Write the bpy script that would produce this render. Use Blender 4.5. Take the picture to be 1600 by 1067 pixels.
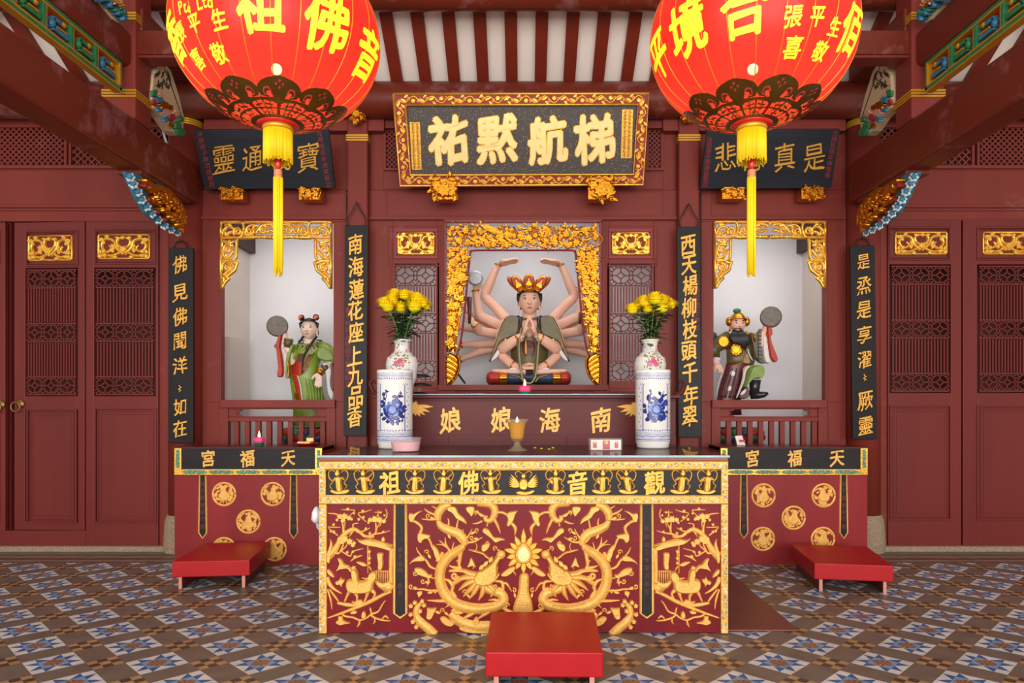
import bpy, bmesh, math, random
from math import sin, cos, pi, radians, sqrt, atan2, exp
from mathutils import Vector, Matrix, noise as mnoise
from mathutils.geometry import delaunay_2d_cdt as cdt

# ------------------------------------------------------------------ camera, world, lights, exposure
for _o in list(bpy.data.objects):
    bpy.data.objects.remove(_o)
SC = bpy.context.scene
COL = SC.collection
CX, CY, F, EYE = 818.0, 628.0, 1125.0, 1.5          # principal point and focal length of the photograph in pixels, eye height

cam_d = bpy.data.cameras.new('camera')
cam_d.sensor_width = 36.0
cam_d.lens = 36.0 * F / 1600.0
cam_d.shift_x = (800.0 - CX) / 1600.0
cam_d.shift_y = (CY - 533.5) / 1600.0
cam_d.clip_start = 0.05
cam = bpy.data.objects.new('camera', cam_d)
cam.location = (0, 0, EYE)
cam.rotation_euler = (pi / 2, 0, 0)
COL.objects.link(cam)
SC.camera = cam

world = bpy.data.worlds.new('courtyard_sky')
world.use_nodes = True
wnt = world.node_tree
wnt.nodes['Background'].inputs['Color'].default_value = (1.0, 0.965, 0.93, 1)
wnt.nodes['Background'].inputs['Strength'].default_value = 0.72
SC.world = world

def area(name, loc, target, sx, sy, power, color=(1, 1, 1)):
    l = bpy.data.lights.new(name, 'AREA')
    l.shape = 'RECTANGLE'
    l.size, l.size_y = sx, sy
    l.energy = power
    l.color = color
    o = bpy.data.objects.new(name, l)
    o.location = loc
    d = Vector(target) - Vector(loc)
    o.rotation_euler = d.to_track_quat('-Z', 'Y').to_euler()
    COL.objects.link(o)
    return o

# daylight of the open courtyard behind the camera
area('courtyard_daylight', (0, -5.0, 2.7), (0, 6.5, 2.6), 12.0, 4.4, 1200, (1.0, 0.97, 0.93))
# lamps inside the three shrine niches, above their openings
area('niche_lamp', (0.03, 7.62, 3.62), (0.03, 8.35, 1.9), 1.7, 0.12, 10, (1.0, 0.97, 0.95))
area('niche_lamp', (-2.5, 7.62, 3.62), (-2.6, 8.3, 2.0), 1.1, 0.12, 9, (1.0, 0.96, 0.92))
area('niche_lamp', (2.5, 7.62, 3.62), (2.6, 8.3, 2.0), 1.1, 0.12, 9, (1.0, 0.96, 0.92))

SC.view_settings.view_transform = 'Standard'
SC.view_settings.look = 'None'
SC.view_settings.gamma = 1.0
SC.view_settings.use_curve_mapping = False
SC.view_settings.exposure = 0.0
SC.cycles.max_bounces = 8
SC.cycles.transparent_max_bounces = 12

R = random.Random(11)

# ------------------------------------------------------------------ materials
def lin(c):
    return c / 12.92 if c <= 0.04045 else ((c + 0.055) / 1.055) ** 2.4
def rgb(r, g, b, a=1.0):
    return (lin(r / 255), lin(g / 255), lin(b / 255), a)

def mat(name, col, rough=0.5, metal=0.0, scale=8.0, amt=0.12, bump=0.0, bscale=40.0, stretch=(1, 1, 1), spec=0.5, coat=0.0, wear_gloss=None, wamt=0.62):
    m = bpy.data.materials.new(name)
    m.use_nodes = True
    nt = m.node_tree
    N, L = nt.nodes, nt.links
    b = N['Principled BSDF']
    b.inputs['Roughness'].default_value = rough
    b.inputs['Metallic'].default_value = metal
    b.inputs['Specular IOR Level'].default_value = spec
    b.inputs['Coat Weight'].default_value = coat
    b.inputs['Coat Roughness'].default_value = 0.12
    tc = N.new('ShaderNodeTexCoord')
    mp = N.new('ShaderNodeMapping')
    mp.inputs['Scale'].default_value = stretch
    L.new(tc.outputs['Object'], mp.inputs['Vector'])
    nz = N.new('ShaderNodeTexNoise')
    nz.inputs['Scale'].default_value = scale
    nz.inputs['Detail'].default_value = 5
    L.new(mp.outputs['Vector'], nz.inputs['Vector'])
    rp = N.new('ShaderNodeMapRange')
    rp.inputs['From Min'].default_value = 0.3
    rp.inputs['From Max'].default_value = 0.7
    rp.inputs['To Min'].default_value = 1 - amt
    rp.inputs['To Max'].default_value = 1 + amt
    L.new(nz.outputs['Fac'], rp.inputs['Value'])
    mx = N.new('ShaderNodeVectorMath')
    mx.operation = 'SCALE'
    mx.inputs[0].default_value = col[:3]
    L.new(rp.outputs['Result'], mx.inputs['Scale'])
    out = mx.outputs['Vector']
    if wear_gloss:  # blotches: wear, and on the maroon wood gloss put into the colour
        n2 = N.new('ShaderNodeTexNoise')
        n2.inputs['Scale'].default_value = 2.3
        n2.inputs['Detail'].default_value = 9
        n2.inputs['Roughness'].default_value = 0.68
        L.new(tc.outputs['Object'], n2.inputs['Vector'])
        r2 = N.new('ShaderNodeMapRange')
        r2.inputs['From Min'].default_value = wamt
        r2.inputs['From Max'].default_value = wamt + 0.12
        r2.inputs['To Max'].default_value = 0.55
        L.new(n2.outputs['Fac'], r2.inputs['Value'])
        mm = N.new('ShaderNodeMix')
        mm.data_type = 'RGBA'
        L.new(r2.outputs['Result'], mm.inputs['Factor'])
        L.new(out, mm.inputs['A'])
        mm.inputs['B'].default_value = wear_gloss
        out = mm.outputs['Result']
    L.new(out, b.inputs['Base Color'])
    if bump:
        nb = N.new('ShaderNodeTexNoise')
        nb.inputs['Scale'].default_value = bscale
        nb.inputs['Detail'].default_value = 4
        L.new(mp.outputs['Vector'], nb.inputs['Vector'])
        bp = N.new('ShaderNodeBump')
        bp.inputs['Strength'].default_value = bump
        bp.inputs['Distance'].default_value = 0.01
        L.new(nb.outputs['Fac'], bp.inputs['Height'])
        L.new(bp.outputs['Normal'], b.inputs['Normal'])
    return m

M = {}
M['maroon'] = mat('maroon_painted_wood', rgb(126, 50, 41), 0.45, scale=3, amt=0.10, spec=.22, bump=0.08, bscale=14, stretch=(1, 1, .12), wear_gloss=rgb(150, 96, 96), wamt=0.62)  # pale purple blotches are gloss painted into the wood colour
M['maroon_rail'] = mat('maroon_painted_rail', rgb(126, 52, 42), 0.45, scale=3, amt=0.10, spec=.22, bump=0.08, bscale=14, stretch=(.12, 1, 1), wear_gloss=rgb(150, 96, 96), wamt=0.62)  # gloss painted into the colour here as well
M['door'] = mat('dark_maroon_door_paint', rgb(112, 42, 37), 0.4, scale=2.5, amt=0.12, spec=.25, bump=0.05, bscale=14, stretch=(1, 1, .12))
M['beam'] = mat('brown_red_beam_paint', rgb(108, 40, 25), 0.36, spec=.3, scale=2, amt=0.14, bump=0.06, bscale=8, stretch=(1, .15, 1), wear_gloss=rgb(158, 108, 112), wamt=0.56)
M['rafter'] = mat('rafter_paint', rgb(122, 40, 20), 0.5, scale=4, amt=0.1, bump=0.06)
M['plaster'] = mat('cream_roof_boarding', rgb(250, 238, 226), 0.8, scale=3, amt=0.03)
M['niche_wall'] = mat('white_niche_plaster', rgb(226, 226, 230), 0.85, scale=2, amt=0.03, bump=0.03, bscale=20)
M['niche_side'] = mat('cream_niche_plaster', rgb(214, 202, 192), 0.85, scale=2, amt=0.04)
M['dark_wood'] = mat('dark_wood', rgb(62, 34, 32), 0.5, scale=6, amt=0.15, stretch=(1, 1, .2))
M['gap'] = mat('dim_hall_and_rock_brown', rgb(92, 44, 38), 0.8, amt=0.05)  # holds the shade of the hall behind the lattices; rock pedestals share it
M['altar_wood'] = mat('altar_maroon_lacquer', rgb(92, 34, 32), 0.42, spec=.22, scale=4, amt=0.1, bump=0.04, stretch=(.2, 1, 1), wear_gloss=rgb(120, 76, 78), wamt=0.64)
M['altar_edge'] = mat('worn_maroon_edge', rgb(140, 84, 82), 0.4, scale=8, amt=0.15, stretch=(.15, 1, 1))
M['red_panel'] = mat('red_lacquer_panel', rgb(114, 15, 21), 0.42, spec=.25, scale=5, amt=0.16, bump=0.05, bscale=18, stretch=(1, 1, .25), wear_gloss=rgb(146, 32, 36), wamt=0.62)
M['red_side'] = mat('crimson_lacquer_panel', rgb(136, 34, 36), 0.42, spec=.3, scale=5, amt=0.14, bump=0.05, bscale=18, stretch=(1, 1, .25))
M['black'] = mat('black_lacquer', rgb(34, 29, 29), 0.45, spec=.25, scale=10, amt=0.2, bump=0.12, bscale=30, stretch=(.3, 1, 1))
M['black_board'] = mat('black_lacquer_board', rgb(32, 29, 30), 0.42, spec=.22, scale=10, amt=0.16, bump=0.08, bscale=14, stretch=(1, 1, .15))
M['black_sign'] = mat('brushed_black_sign', rgb(38, 41, 48), 0.4, spec=.3, scale=7, amt=0.22, bump=0.2, bscale=16, stretch=(.1, 1, 1.4))
M['gold'] = mat('gold_leaf', rgb(244, 188, 78), 0.3, 0.75, scale=20, amt=0.14, bump=0.25, bscale=60)
M['gold_char'] = mat('gilded_lettering', rgb(232, 170, 66), 0.42, 0.35, scale=30, amt=0.14, bump=0.25, bscale=80)
M['gold_deep'] = mat('deep_gilding', rgb(212, 142, 38), 0.3, 0.95, scale=24, amt=0.25, bump=0.3, bscale=70)
M['gold_matt'] = mat('matt_gold_paint', rgb(230, 174, 84), 0.44, 0.25, scale=30, amt=0.12, bump=0.35, bscale=90)
M['gold_pale'] = mat('pale_gold_leaf', rgb(252, 226, 150), 0.35, 0.35, scale=20, amt=0.06)
M['gold_ring'] = mat('yellow_gold_paint', rgb(214, 158, 36), 0.35, 0.4, amt=0.1)
M['frame_red'] = mat('dark_red_ground', rgb(140, 34, 36), 0.5)
M['red_ink'] = mat('faded_red_paint', rgb(158, 40, 44), 0.6)
M['dark_red_ink'] = mat('dull_red_paint', rgb(112, 38, 40), 0.6)
M['teal'] = mat('teal_paint', rgb(52, 130, 128), 0.45, scale=30, amt=0.25)
M['green'] = mat('green_paint', rgb(44, 120, 76), 0.42, scale=30, amt=0.2)
M['blue'] = mat('blue_paint', rgb(52, 116, 146), 0.42, scale=30, amt=0.2)
M['porcelain_chip'] = mat('pale_inlay_chip', rgb(206, 214, 220), 0.3, scale=40, amt=0.2)
M['chip_blue'] = mat('blue_grey_inlay', rgb(122, 150, 162), 0.35, scale=40, amt=0.3)
M['stone'] = mat('speckled_stone', rgb(150, 128, 104), 0.8, scale=90, amt=0.45, bump=0.3, bscale=80)
M['stool'] = mat('red_vinyl', rgb(168, 18, 24), 0.4, spec=.28, scale=6, amt=0.06, bump=0.03, bscale=120, wear_gloss=rgb(190, 80, 76), wamt=0.7)
M['stool_leg'] = mat('dark_stool_wood', rgb(96, 40, 34), 0.5, amt=0.15)
M['leg_edge'] = mat('worn_stool_edge', rgb(196, 128, 112), 0.6, amt=0.1)
M['brass'] = mat('old_brass', rgb(150, 112, 62), 0.4, 0.7, amt=0.2, bump=0.2)
M['iron'] = mat('dark_iron', rgb(52, 36, 34), 0.5, 0.4)
M['skin'] = mat('painted_skin', rgb(242, 190, 164), 0.45, scale=4, amt=0.05)
M['face'] = mat('pale_painted_face', rgb(240, 206, 188), 0.4, scale=4, amt=0.03)
M['hair'] = mat('black_painted_hair', rgb(38, 32, 34), 0.4)
M['lips'] = mat('red_lip_paint', rgb(168, 36, 34), 0.4)
M['eye_white'] = mat('eye_white', rgb(232, 226, 222), 0.35, amt=0.0)
M['eye_dark'] = mat('eye_dark', rgb(44, 34, 34), 0.35, amt=0.0)
M['brow'] = mat('brow_brown', rgb(104, 66, 56), 0.5, amt=0.0)
M['robe_olive'] = mat('olive_gilt_robe', rgb(104, 94, 56), 0.45, scale=16, amt=0.18, wear_gloss=rgb(180, 140, 66), wamt=0.56)
M['robe_lining'] = mat('white_lining', rgb(226, 220, 218), 0.5, amt=0.03)
M['robe_dark'] = mat('dark_brown_bodice', rgb(100, 54, 46), 0.45, scale=14, amt=0.25)
M['robe_red'] = mat('vermilion_robe', rgb(182, 46, 28), 0.42, scale=12, amt=0.2)
M['robe_blue'] = mat('navy_robe', rgb(46, 72, 104), 0.42, scale=10, amt=0.2)
M['robe_green'] = mat('leaf_green_robe', rgb(122, 148, 46), 0.36, scale=9, amt=0.2, wear_gloss=rgb(166, 150, 60), wamt=0.6)
M['robe_moss'] = mat('dark_moss_tunic', rgb(92, 80, 42), 0.38, scale=9, amt=0.2)
M['robe_wine'] = mat('wine_skirt', rgb(92, 34, 38), 0.34, scale=9, amt=0.12)
M['orange'] = mat('orange_paint', rgb(214, 108, 44), 0.45)
M['boot'] = mat('black_boot', rgb(42, 40, 42), 0.25)
M['shell'] = mat('grey_brown_disc', rgb(112, 102, 94), 0.6, scale=26, amt=0.25, bump=0.2)
M['silver'] = mat('silvered_mirror', rgb(176, 178, 182), 0.35, 0.4, scale=14, amt=0.12)
M['bead_green'] = mat('green_beads', rgb(140, 148, 106), 0.35)
M['bead_brown'] = mat('brown_beads', rgb(110, 54, 40), 0.35)
M['amber'] = mat('amber_tassel', rgb(224, 152, 34), 0.5)
M['tassel'] = mat('yellow_silk_tassel', rgb(250, 206, 0), 0.6, scale=60, amt=0.1, bump=0.3, bscale=120, stretch=(1, 1, .03))
M['flower'] = mat('chrysanthemum_yellow', rgb(255, 226, 0), 0.55, scale=40, amt=0.08)
M['leafgreen'] = mat('chrysanthemum_leaf', rgb(66, 96, 46), 0.55, scale=20, amt=0.2)
M['stem'] = mat('flower_stem', rgb(110, 138, 74), 0.55)
M['porcelain'] = mat('white_porcelain', rgb(232, 228, 222), 0.14, scale=4, amt=0.02, coat=0.4)
M['cobalt'] = mat('cobalt_glaze', rgb(42, 60, 150), 0.16, scale=30, amt=0.35)
M['cobalt_dark'] = mat('dark_cobalt_glaze', rgb(26, 38, 120), 0.16, scale=30, amt=0.3)
M['cobalt_pale'] = mat('pale_cobalt_glaze', rgb(104, 134, 200), 0.16, scale=30, amt=0.25)
M['rose'] = mat('rose_enamel', rgb(206, 84, 132), 0.25, scale=40, amt=0.2)
M['enamel_green'] = mat('green_enamel', rgb(118, 138, 82), 0.25, scale=40, amt=0.25)
M['enamel_orange'] = mat('coral_enamel', rgb(214, 116, 76), 0.25)
M['pink_wax'] = mat('pink_wax', rgb(240, 72, 132), 0.4, amt=0.04)
M['green_wax'] = mat('green_wax', rgb(22, 122, 66), 0.4, amt=0.06)
M['red_plastic'] = mat('red_plastic', rgb(206, 30, 28), 0.25, amt=0.03)
M['cream_box'] = mat('cream_card', rgb(236, 214, 160), 0.5, amt=0.05)
M['white_paper'] = mat('white_paper', rgb(238, 226, 220), 0.6, amt=0.02)
M['print_red'] = mat('printed_red', rgb(186, 56, 46), 0.5, scale=60, amt=0.25)
M['pink_liquid'] = mat('pink_liquid', rgb(236, 176, 178), 0.4, scale=20, amt=0.06)
M['cardboard'] = mat('brown_cardboard', rgb(168, 134, 92), 0.8)
M['white_bag'] = mat('white_plastic_bag', rgb(228, 228, 232), 0.4)
M['terracotta'] = mat('red_brown_floor_tile', rgb(112, 56, 46), 0.4, scale=5, amt=0.12)
M['bamboo_ground'] = mat('cream_painted_panel', rgb(206, 180, 140), 0.45, scale=6, amt=0.06)
M['ink'] = mat('black_ink', rgb(44, 38, 34), 0.5)
M['blue_white'] = mat('pale_cloud_edge', rgb(214, 222, 222), 0.45, scale=20, amt=0.08)
M['carved_pink'] = mat('pink_painted_carving', rgb(206, 150, 128), 0.45)
M['throne'] = mat('carved_pedestal', rgb(172, 150, 116), 0.5, scale=14, amt=0.25, wear_gloss=rgb(120, 60, 48), wamt=0.6)
M['white_pipe'] = mat('white_pipe', rgb(230, 226, 222), 0.4)

def glassmat(name, col, rough=0.02, ior=1.45, alpha=None):
    m = bpy.data.materials.new(name)
    m.use_nodes = True
    b = m.node_tree.nodes['Principled BSDF']
    b.inputs['Base Color'].default_value = col
    b.inputs['Roughness'].default_value = rough
    b.inputs['IOR'].default_value = ior
    if alpha is None:
        b.inputs['Transmission Weight'].default_value = 1.0
    else:
        b.inputs['Alpha'].default_value = alpha
    return m
M['glass_top'] = glassmat('tinted_glass_sheet', rgb(60, 44, 44), 0.03, 1.6, alpha=0.35)
M['glass_edge'] = mat('green_glass_edge', rgb(150, 180, 186), 0.15, amt=0.25, scale=3, stretch=(1, 1, 1))
M['clear'] = glassmat('clear_plastic', rgb(240, 236, 236), 0.08, 1.3, alpha=0.12)
M['amber_glass'] = glassmat('amber_oil_glass', rgb(232, 158, 16), 0.08, 1.35, alpha=0.82)
M['cut_glass'] = glassmat('brownish_cut_glass', rgb(190, 168, 128), 0.08, 1.4, alpha=0.28)

def emat(name, col, strength):
    m = bpy.data.materials.new(name)
    m.use_nodes = True
    nt = m.node_tree
    b = nt.nodes['Principled BSDF']
    b.inputs['Base Color'].default_value = col
    b.inputs['Emission Color'].default_value = col
    b.inputs['Emission Strength'].default_value = strength
    return m
M['flame'] = emat('candle_flame', (1.0, 0.62, 0.2, 1), 9)
M['bulb'] = emat('lit_bulb', (1.0, 0.9, 0.7, 1), 90)

def lantern_paper():
    m = bpy.data.materials.new('lit_red_lantern_cloth')
    m.use_nodes = True
    nt = m.node_tree
    N, L = nt.nodes, nt.links
    out = N['Material Output']
    b = N['Principled BSDF']
    b.inputs['Base Color'].default_value = rgb(214, 22, 18)
    b.inputs['Roughness'].default_value = 0.4
    tr = N.new('ShaderNodeBsdfTranslucent')
    tr.inputs['Color'].default_value = (0.9, 0.07, 0.045, 1)
    tp = N.new('ShaderNodeBsdfTransparent')
    tp.inputs['Color'].default_value = (1.0, 0.35, 0.2, 1)
    m1 = N.new('ShaderNodeMixShader')
    m1.inputs[0].default_value = 0.5
    L.new(b.outputs[0], m1.inputs[1])
    L.new(tr.outputs[0], m1.inputs[2])
    m2 = N.new('ShaderNodeMixShader')
    m2.inputs[0].default_value = 0.05
    L.new(m1.outputs[0], m2.inputs[1])
    L.new(tp.outputs[0], m2.inputs[2])
    L.new(m2.outputs[0], out.inputs['Surface'])
    return m
M['lantern'] = lantern_paper()
M['lantern_text'] = emat('glowing_yellow_letters', rgb(246, 236, 40), 0.55)
M['lantern_rib'] = mat('gold_thread_rib', rgb(196, 150, 40), 0.35, 0.5)
M['lantern_cloud'] = mat('bronze_foil_print', rgb(104, 72, 22), 0.3, 0.6, scale=14, amt=0.2)

# ------------------------------------------------------------------ geometry helpers
class Plane:
    """A real plane in the place; maps photograph pixels to points on it, t metres in front of it."""
    def __init__(self, p, n):
        self.p, self.n = Vector(p), Vector(n).normalized()
        if self.n.y > 0.0001 or (abs(self.n.y) < 0.0001 and False):
            pass
    def __call__(self, px, py, t=0.0):
        d = Vector(((px - CX) / F, 1.0, -(py - CY) / F))
        o = Vector((0, 0, EYE))
        k = (self.p - o).dot(self.n) / d.dot(self.n)
        return o + d * k + self.n * t
def depth(D):
    return Plane((0, D, 0), (0, -1, 0))
def W(px, py, D):
    return Vector(((px - CX) * D / F, D, EYE - (py - CY) * D / F))
def floor_pt(px, py):
    D = F * EYE / (py - CY)
    return Vector(((px - CX) * D / F, D, 0))

OFF = {}
class MB:
    def __init__(self):
        self.v, self.f, self.mi, self.sm = [], [], [], []
    def add(self, vs, fs, mi=0, sm=False):
        n = len(self.v)
        self.v.extend([Vector(p) for p in vs])
        for f in fs:
            self.f.append([i + n for i in f])
            self.mi.append(mi)
            self.sm.append(sm)
        return self
    def box(self, a, b, mi=0):
        x0, x1 = sorted((a[0], b[0])); y0, y1 = sorted((a[1], b[1])); z0, z1 = sorted((a[2], b[2]))
        vs = [(x0, y0, z0), (x1, y0, z0), (x1, y1, z0), (x0, y1, z0), (x0, y0, z1), (x1, y0, z1), (x1, y1, z1), (x0, y1, z1)]
        return self.add(vs, [(0, 3, 2, 1), (4, 5, 6, 7), (0, 1, 5, 4), (1, 2, 6, 5), (2, 3, 7, 6), (3, 0, 4, 7)], mi)
    def wbox(self, x0, y0, x1, y1, df, db, mi=0):
        a, b = W(x0, y1, df), W(x1, y0, df)
        return self.box((a.x, df, a.z), (b.x, db, b.z), mi)
    def hexa(self, P8, mi=0):
        return self.add(P8, [(0, 3, 2, 1), (4, 5, 6, 7), (0, 1, 5, 4), (1, 2, 6, 5), (2, 3, 7, 6), (3, 0, 4, 7)], mi)
    def bar(self, p, q, w, h, up=(0, 0, 1), mi=0):
        p, q = Vector(p), Vector(q)
        d = (q - p).normalized()
        s = d.cross(Vector(up))
        if s.length < 1e-5:
            s = d.cross(Vector((0, 1, 0)))
        s.normalize()
        u = s.cross(d)
        s *= w / 2; u *= h / 2
        return self.hexa([p - s - u, p + s - u, q + s - u, q - s - u, p - s + u, p + s + u, q + s + u, q - s + u], mi)
    def tube(self, pts, rad, n=10, mi=0, flat=1.0, flat_axis=None, cap=True, sm=True):
        pts = [Vector(p) for p in pts]
        if not isinstance(rad, (list, tuple)):
            rad = [rad] * len(pts)
        k = len(pts)
        vs, fs = [], []
        ref = None
        for i, p in enumerate(pts):
            if i == 0: d = pts[1] - pts[0]
            elif i == k - 1: d = pts[-1] - pts[-2]
            else: d = (pts[i + 1] - pts[i]).normalized() + (pts[i] - pts[i - 1]).normalized()
            if d.length < 1e-9: d = Vector((0, 0, 1))
            d.normalize()
            if flat_axis is not None:
                a = Vector(flat_axis) - d * d.dot(Vector(flat_axis))
                if a.length < 1e-4: a = d.orthogonal()
            elif ref is None:
                a = d.orthogonal()
            else:
                a = ref - d * ref.dot(d)
                if a.length < 1e-4: a = d.orthogonal()
            a.normalize(); ref = a
            b = d.cross(a)
            for j in range(n):
                t = 2 * pi * j / n
                vs.append(p + a * (cos(t) * rad[i] * flat) + b * (sin(t) * rad[i]))
        for i in range(k - 1):
            for j in range(n):
                fs.append((i * n + j, i * n + (j + 1) % n, (i + 1) * n + (j + 1) % n, (i + 1) * n + j))
        if cap:
            fs.append(tuple(range(n - 1, -1, -1)))
            fs.append(tuple(range((k - 1) * n, k * n)))
        return self.add(vs, fs, mi, sm)
    def ball(self, c, r, n=12, m=8, mi=0, rot=None):
        c = Vector(c)
        if not isinstance(r, (list, tuple)): r = (r, r, r)
        vs = [Vector((0, 0, r[2]))]
        for i in range(1, m):
            t = pi * i / m
            for j in range(n):
                p = 2 * pi * j / n
                vs.append(Vector((r[0] * sin(t) * cos(p), r[1] * sin(t) * sin(p), r[2] * cos(t))))
        vs.append(Vector((0, 0, -r[2])))
        if rot is not None: vs = [rot @ v for v in vs]
        vs = [v + c for v in vs]
        fs = [(0, 1 + j, 1 + (j + 1) % n) for j in range(n)]
        for i in range(m - 2):
            for j in range(n):
                a, b = 1 + i * n + j, 1 + i * n + (j + 1) % n
                fs.append((a, a + n, b + n, b))
        e = len(vs) - 1
        base = 1 + (m - 2) * n
        fs += [(base + j, e, base + (j + 1) % n) for j in range(n)]
        return self.add(vs, fs, mi, True)
    def lathe(self, c, prof, n=32, mi=0, cap=True, sm=True, lobes=0, lob=0.0):
        c = Vector(c)
        vs, fs = [], []
        for (r, z) in prof:
            for j in range(n):
                t = 2 * pi * j / n
                rr = r * (1 + (lob * cos(lobes * t) if lobes else 0))
                vs.append(c + Vector((rr * cos(t), rr * sin(t), z)))
        for i in range(len(prof) - 1):
            for j in range(n):
                fs.append((i * n + j, i * n + (j + 1) % n, (i + 1) * n + (j + 1) % n, (i + 1) * n + j))
        self.add(vs, fs, mi, sm)
        if cap:
            k = len(prof)
            self.add(vs[:n], [tuple(range(n - 1, -1, -1))], mi)
            self.add(vs[(k - 1) * n:], [tuple(range(n))], mi)
        return self
    def prism(self, pl, pts, t0, t1, mi=0):
        n = len(pts)
        if area2(pts) < 0: pts = pts[::-1]
        fr = [pl(x, y, t1) for x, y in pts]
        bk = [pl(x, y, t0) for x, y in pts]
        fs = [tuple(range(n - 1, -1, -1))] + [tuple(range(n, 2 * n))]
        fs += [(i, (i + 1) % n, (i + 1) % n + n, i + n) for i in range(n)]
        return self.add(fr + bk, fs, mi)
    def puff(self, pl, pts, h, inset=None, mi=0, t0=0.0, smooth=2):
        """A cushion-like carved relief on plane pl with the pixel outline pts."""
        h = h * (1 + .22 * R.random())
        for _ in range(smooth):
            q = []
            for i in range(len(pts)):
                a, b = pts[i], pts[(i + 1) % len(pts)]
                q.append((a[0] * .75 + b[0] * .25, a[1] * .75 + b[1] * .25))
                q.append((a[0] * .25 + b[0] * .75, a[1] * .25 + b[1] * .75))
            pts = q if len(q) < 400 else pts
        if area2(pts) < 0: pts = pts[::-1]
        n = len(pts)
        ext = min(max(p[0] for p in pts) - min(p[0] for p in pts), max(p[1] for p in pts) - min(p[1] for p in pts))
        if inset is None:
            per = sum(sqrt((pts[i][0] - pts[i - 1][0]) ** 2 + (pts[i][1] - pts[i - 1][1]) ** 2) for i in range(n))
            inset = min(ext * 0.14, 0.42 * abs(area2(pts)) / 2 / per)
        nrm = []
        for i in range(n):
            a, c = pts[i - 1], pts[(i + 1) % n]
            tx, ty = c[0] - a[0], c[1] - a[1]
            l = sqrt(tx * tx + ty * ty) or 1
            nrm.append((-ty / l, tx / l))
        loc = []
        for i in range(n):                       # keep the inset inside narrow places
            (px_, py_), (dx, dy) = pts[i], nrm[i]
            best = inset * 2.6
            for j in range(n):
                if j == i or (j + 1) % n == i: continue
                (ax, ay), (bx, by) = pts[j], pts[(j + 1) % n]
                ex, ey = bx - ax, by - ay
                den = dx * ey - dy * ex
                if abs(den) < 1e-9: continue
                u = ((ax - px_) * ey - (ay - py_) * ex) / den
                if 0 < u < best:
                    v = ((ax - px_) * dy - (ay - py_) * dx) / den
                    if -.01 <= v <= 1.01: best = u
            loc.append(min(inset, best * .38))
        loc = [min(loc[i], (loc[i - 1] + loc[i] + loc[(i + 1) % n]) / 3) for i in range(n)]
        ins = [(pts[i][0] + nrm[i][0] * loc[i], pts[i][1] + nrm[i][1] * loc[i]) for i in range(n)]
        mid = [((p[0] * .6 + q[0] * .4), (p[1] * .6 + q[1] * .4)) for p, q in zip(pts, ins)]
        vs = [pl(x, y, t0) for x, y in pts] + [pl(x, y, t0 + h * .7) for x, y in mid] + [pl(x, y, t0 + h) for x, y in ins]
        fs = []
        for r in range(2):
            for i in range(n):
                j = (i + 1) % n
                fs.append((r * n + i, r * n + n + i, r * n + n + j, r * n + j))
        self.add(vs, fs, mi, True)
        try:
            cv, _e, cf, _1, _2, _3 = cdt([Vector(p) for p in ins], [], [list(range(n))], 1, 1e-7)
            got = sum(abs(area2([(cv[i].x, cv[i].y) for i in f])) for f in cf)
            if got < 0.8 * abs(area2(ins)):
                gx, gy = sum(p[0] for p in ins) / n, sum(p[1] for p in ins) / n
                self.add([pl(x, y, t0 + h) for x, y in ins] + [pl(gx, gy, t0 + h)], [(i, (i + 1) % n, n) for i in range(n)], mi, False)
            else:
                self.add([pl(v.x, v.y, t0 + h) for v in cv], [tuple(f) for f in cf], mi, False)
        except Exception:
            self.add(vs[2 * n:], [tuple(range(n - 1, -1, -1))], mi, False)
        return self
    def patch(self, pl, L_, R_, t, cols=9, mi=0):
        """a piece of cloth between two edges, following the surface pl"""
        L_, _ = spline(L_, [1] * len(L_), 4); R_, _ = spline(R_, [1] * len(R_), 4)
        rows = []
        for (a, b), (c, d) in zip(L_, R_):
            row = [pl(a, b, -.004)] + [pl(a + (c - a) * k / (cols - 1), b + (d - b) * k / (cols - 1), t) for k in range(cols)] + [pl(c, d, -.004)]
            rows.append(row)
        return self.sweep(rows, mi, closed=False, cap=False)
    def ribbon(self, pl, pts, wid, h, mi=0, t0=0.0, sub=5, n=5):
        """A tapered rounded relief strip along pixel points; wid in pixels (full width)."""
        if not isinstance(wid, (list, tuple)): wid = [wid] * len(pts)
        if sub > 1 and len(pts) > 2: pts, wid = spline(pts, wid, sub)
        k = len(pts)
        vs, fs = [], []
        for i in range(k):
            a, b = pts[max(i - 1, 0)], pts[min(i + 1, k - 1)]
            tx, ty = b[0] - a[0], b[1] - a[1]
            l = sqrt(tx * tx + ty * ty) or 1
            nx, ny = -ty / l, tx / l
            w = wid[i] / 2
            hh = h * min(1.0, 0.35 + 0.65 * wid[i] / max(max(wid), 1e-6))
            for j in range(n):
                u = -1 + 2 * j / (n - 1)
                vs.append(pl(pts[i][0] + nx * w * u, pts[i][1] + ny * w * u, t0 + hh * sqrt(max(0, 1 - u * u))))
        for i in range(k - 1):
            for j in range(n - 1):
                fs.append((i * n + j, (i + 1) * n + j, (i + 1) * n + j + 1, i * n + j + 1))
        fs.append(tuple(range(n)))
        fs.append(tuple(range(k * n - 1, (k - 1) * n - 1, -1)))
        return self.add(vs, fs, mi, True)
    def sweep(self, rows, mi=0, closed=True, cap=True, sm=True):
        n = len(rows[0])
        vs = [p for r in rows for p in r]
        fs = []
        for i in range(len(rows) - 1):
            for j in range(n if closed else n - 1):
                fs.append((i * n + j, i * n + (j + 1) % n, (i + 1) * n + (j + 1) % n, (i + 1) * n + j))
        if cap and closed:
            fs.append(tuple(range(n - 1, -1, -1)))
            fs.append(tuple(range((len(rows) - 1) * n, len(rows) * n)))
        return self.add(vs, fs, mi, sm)
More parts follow.
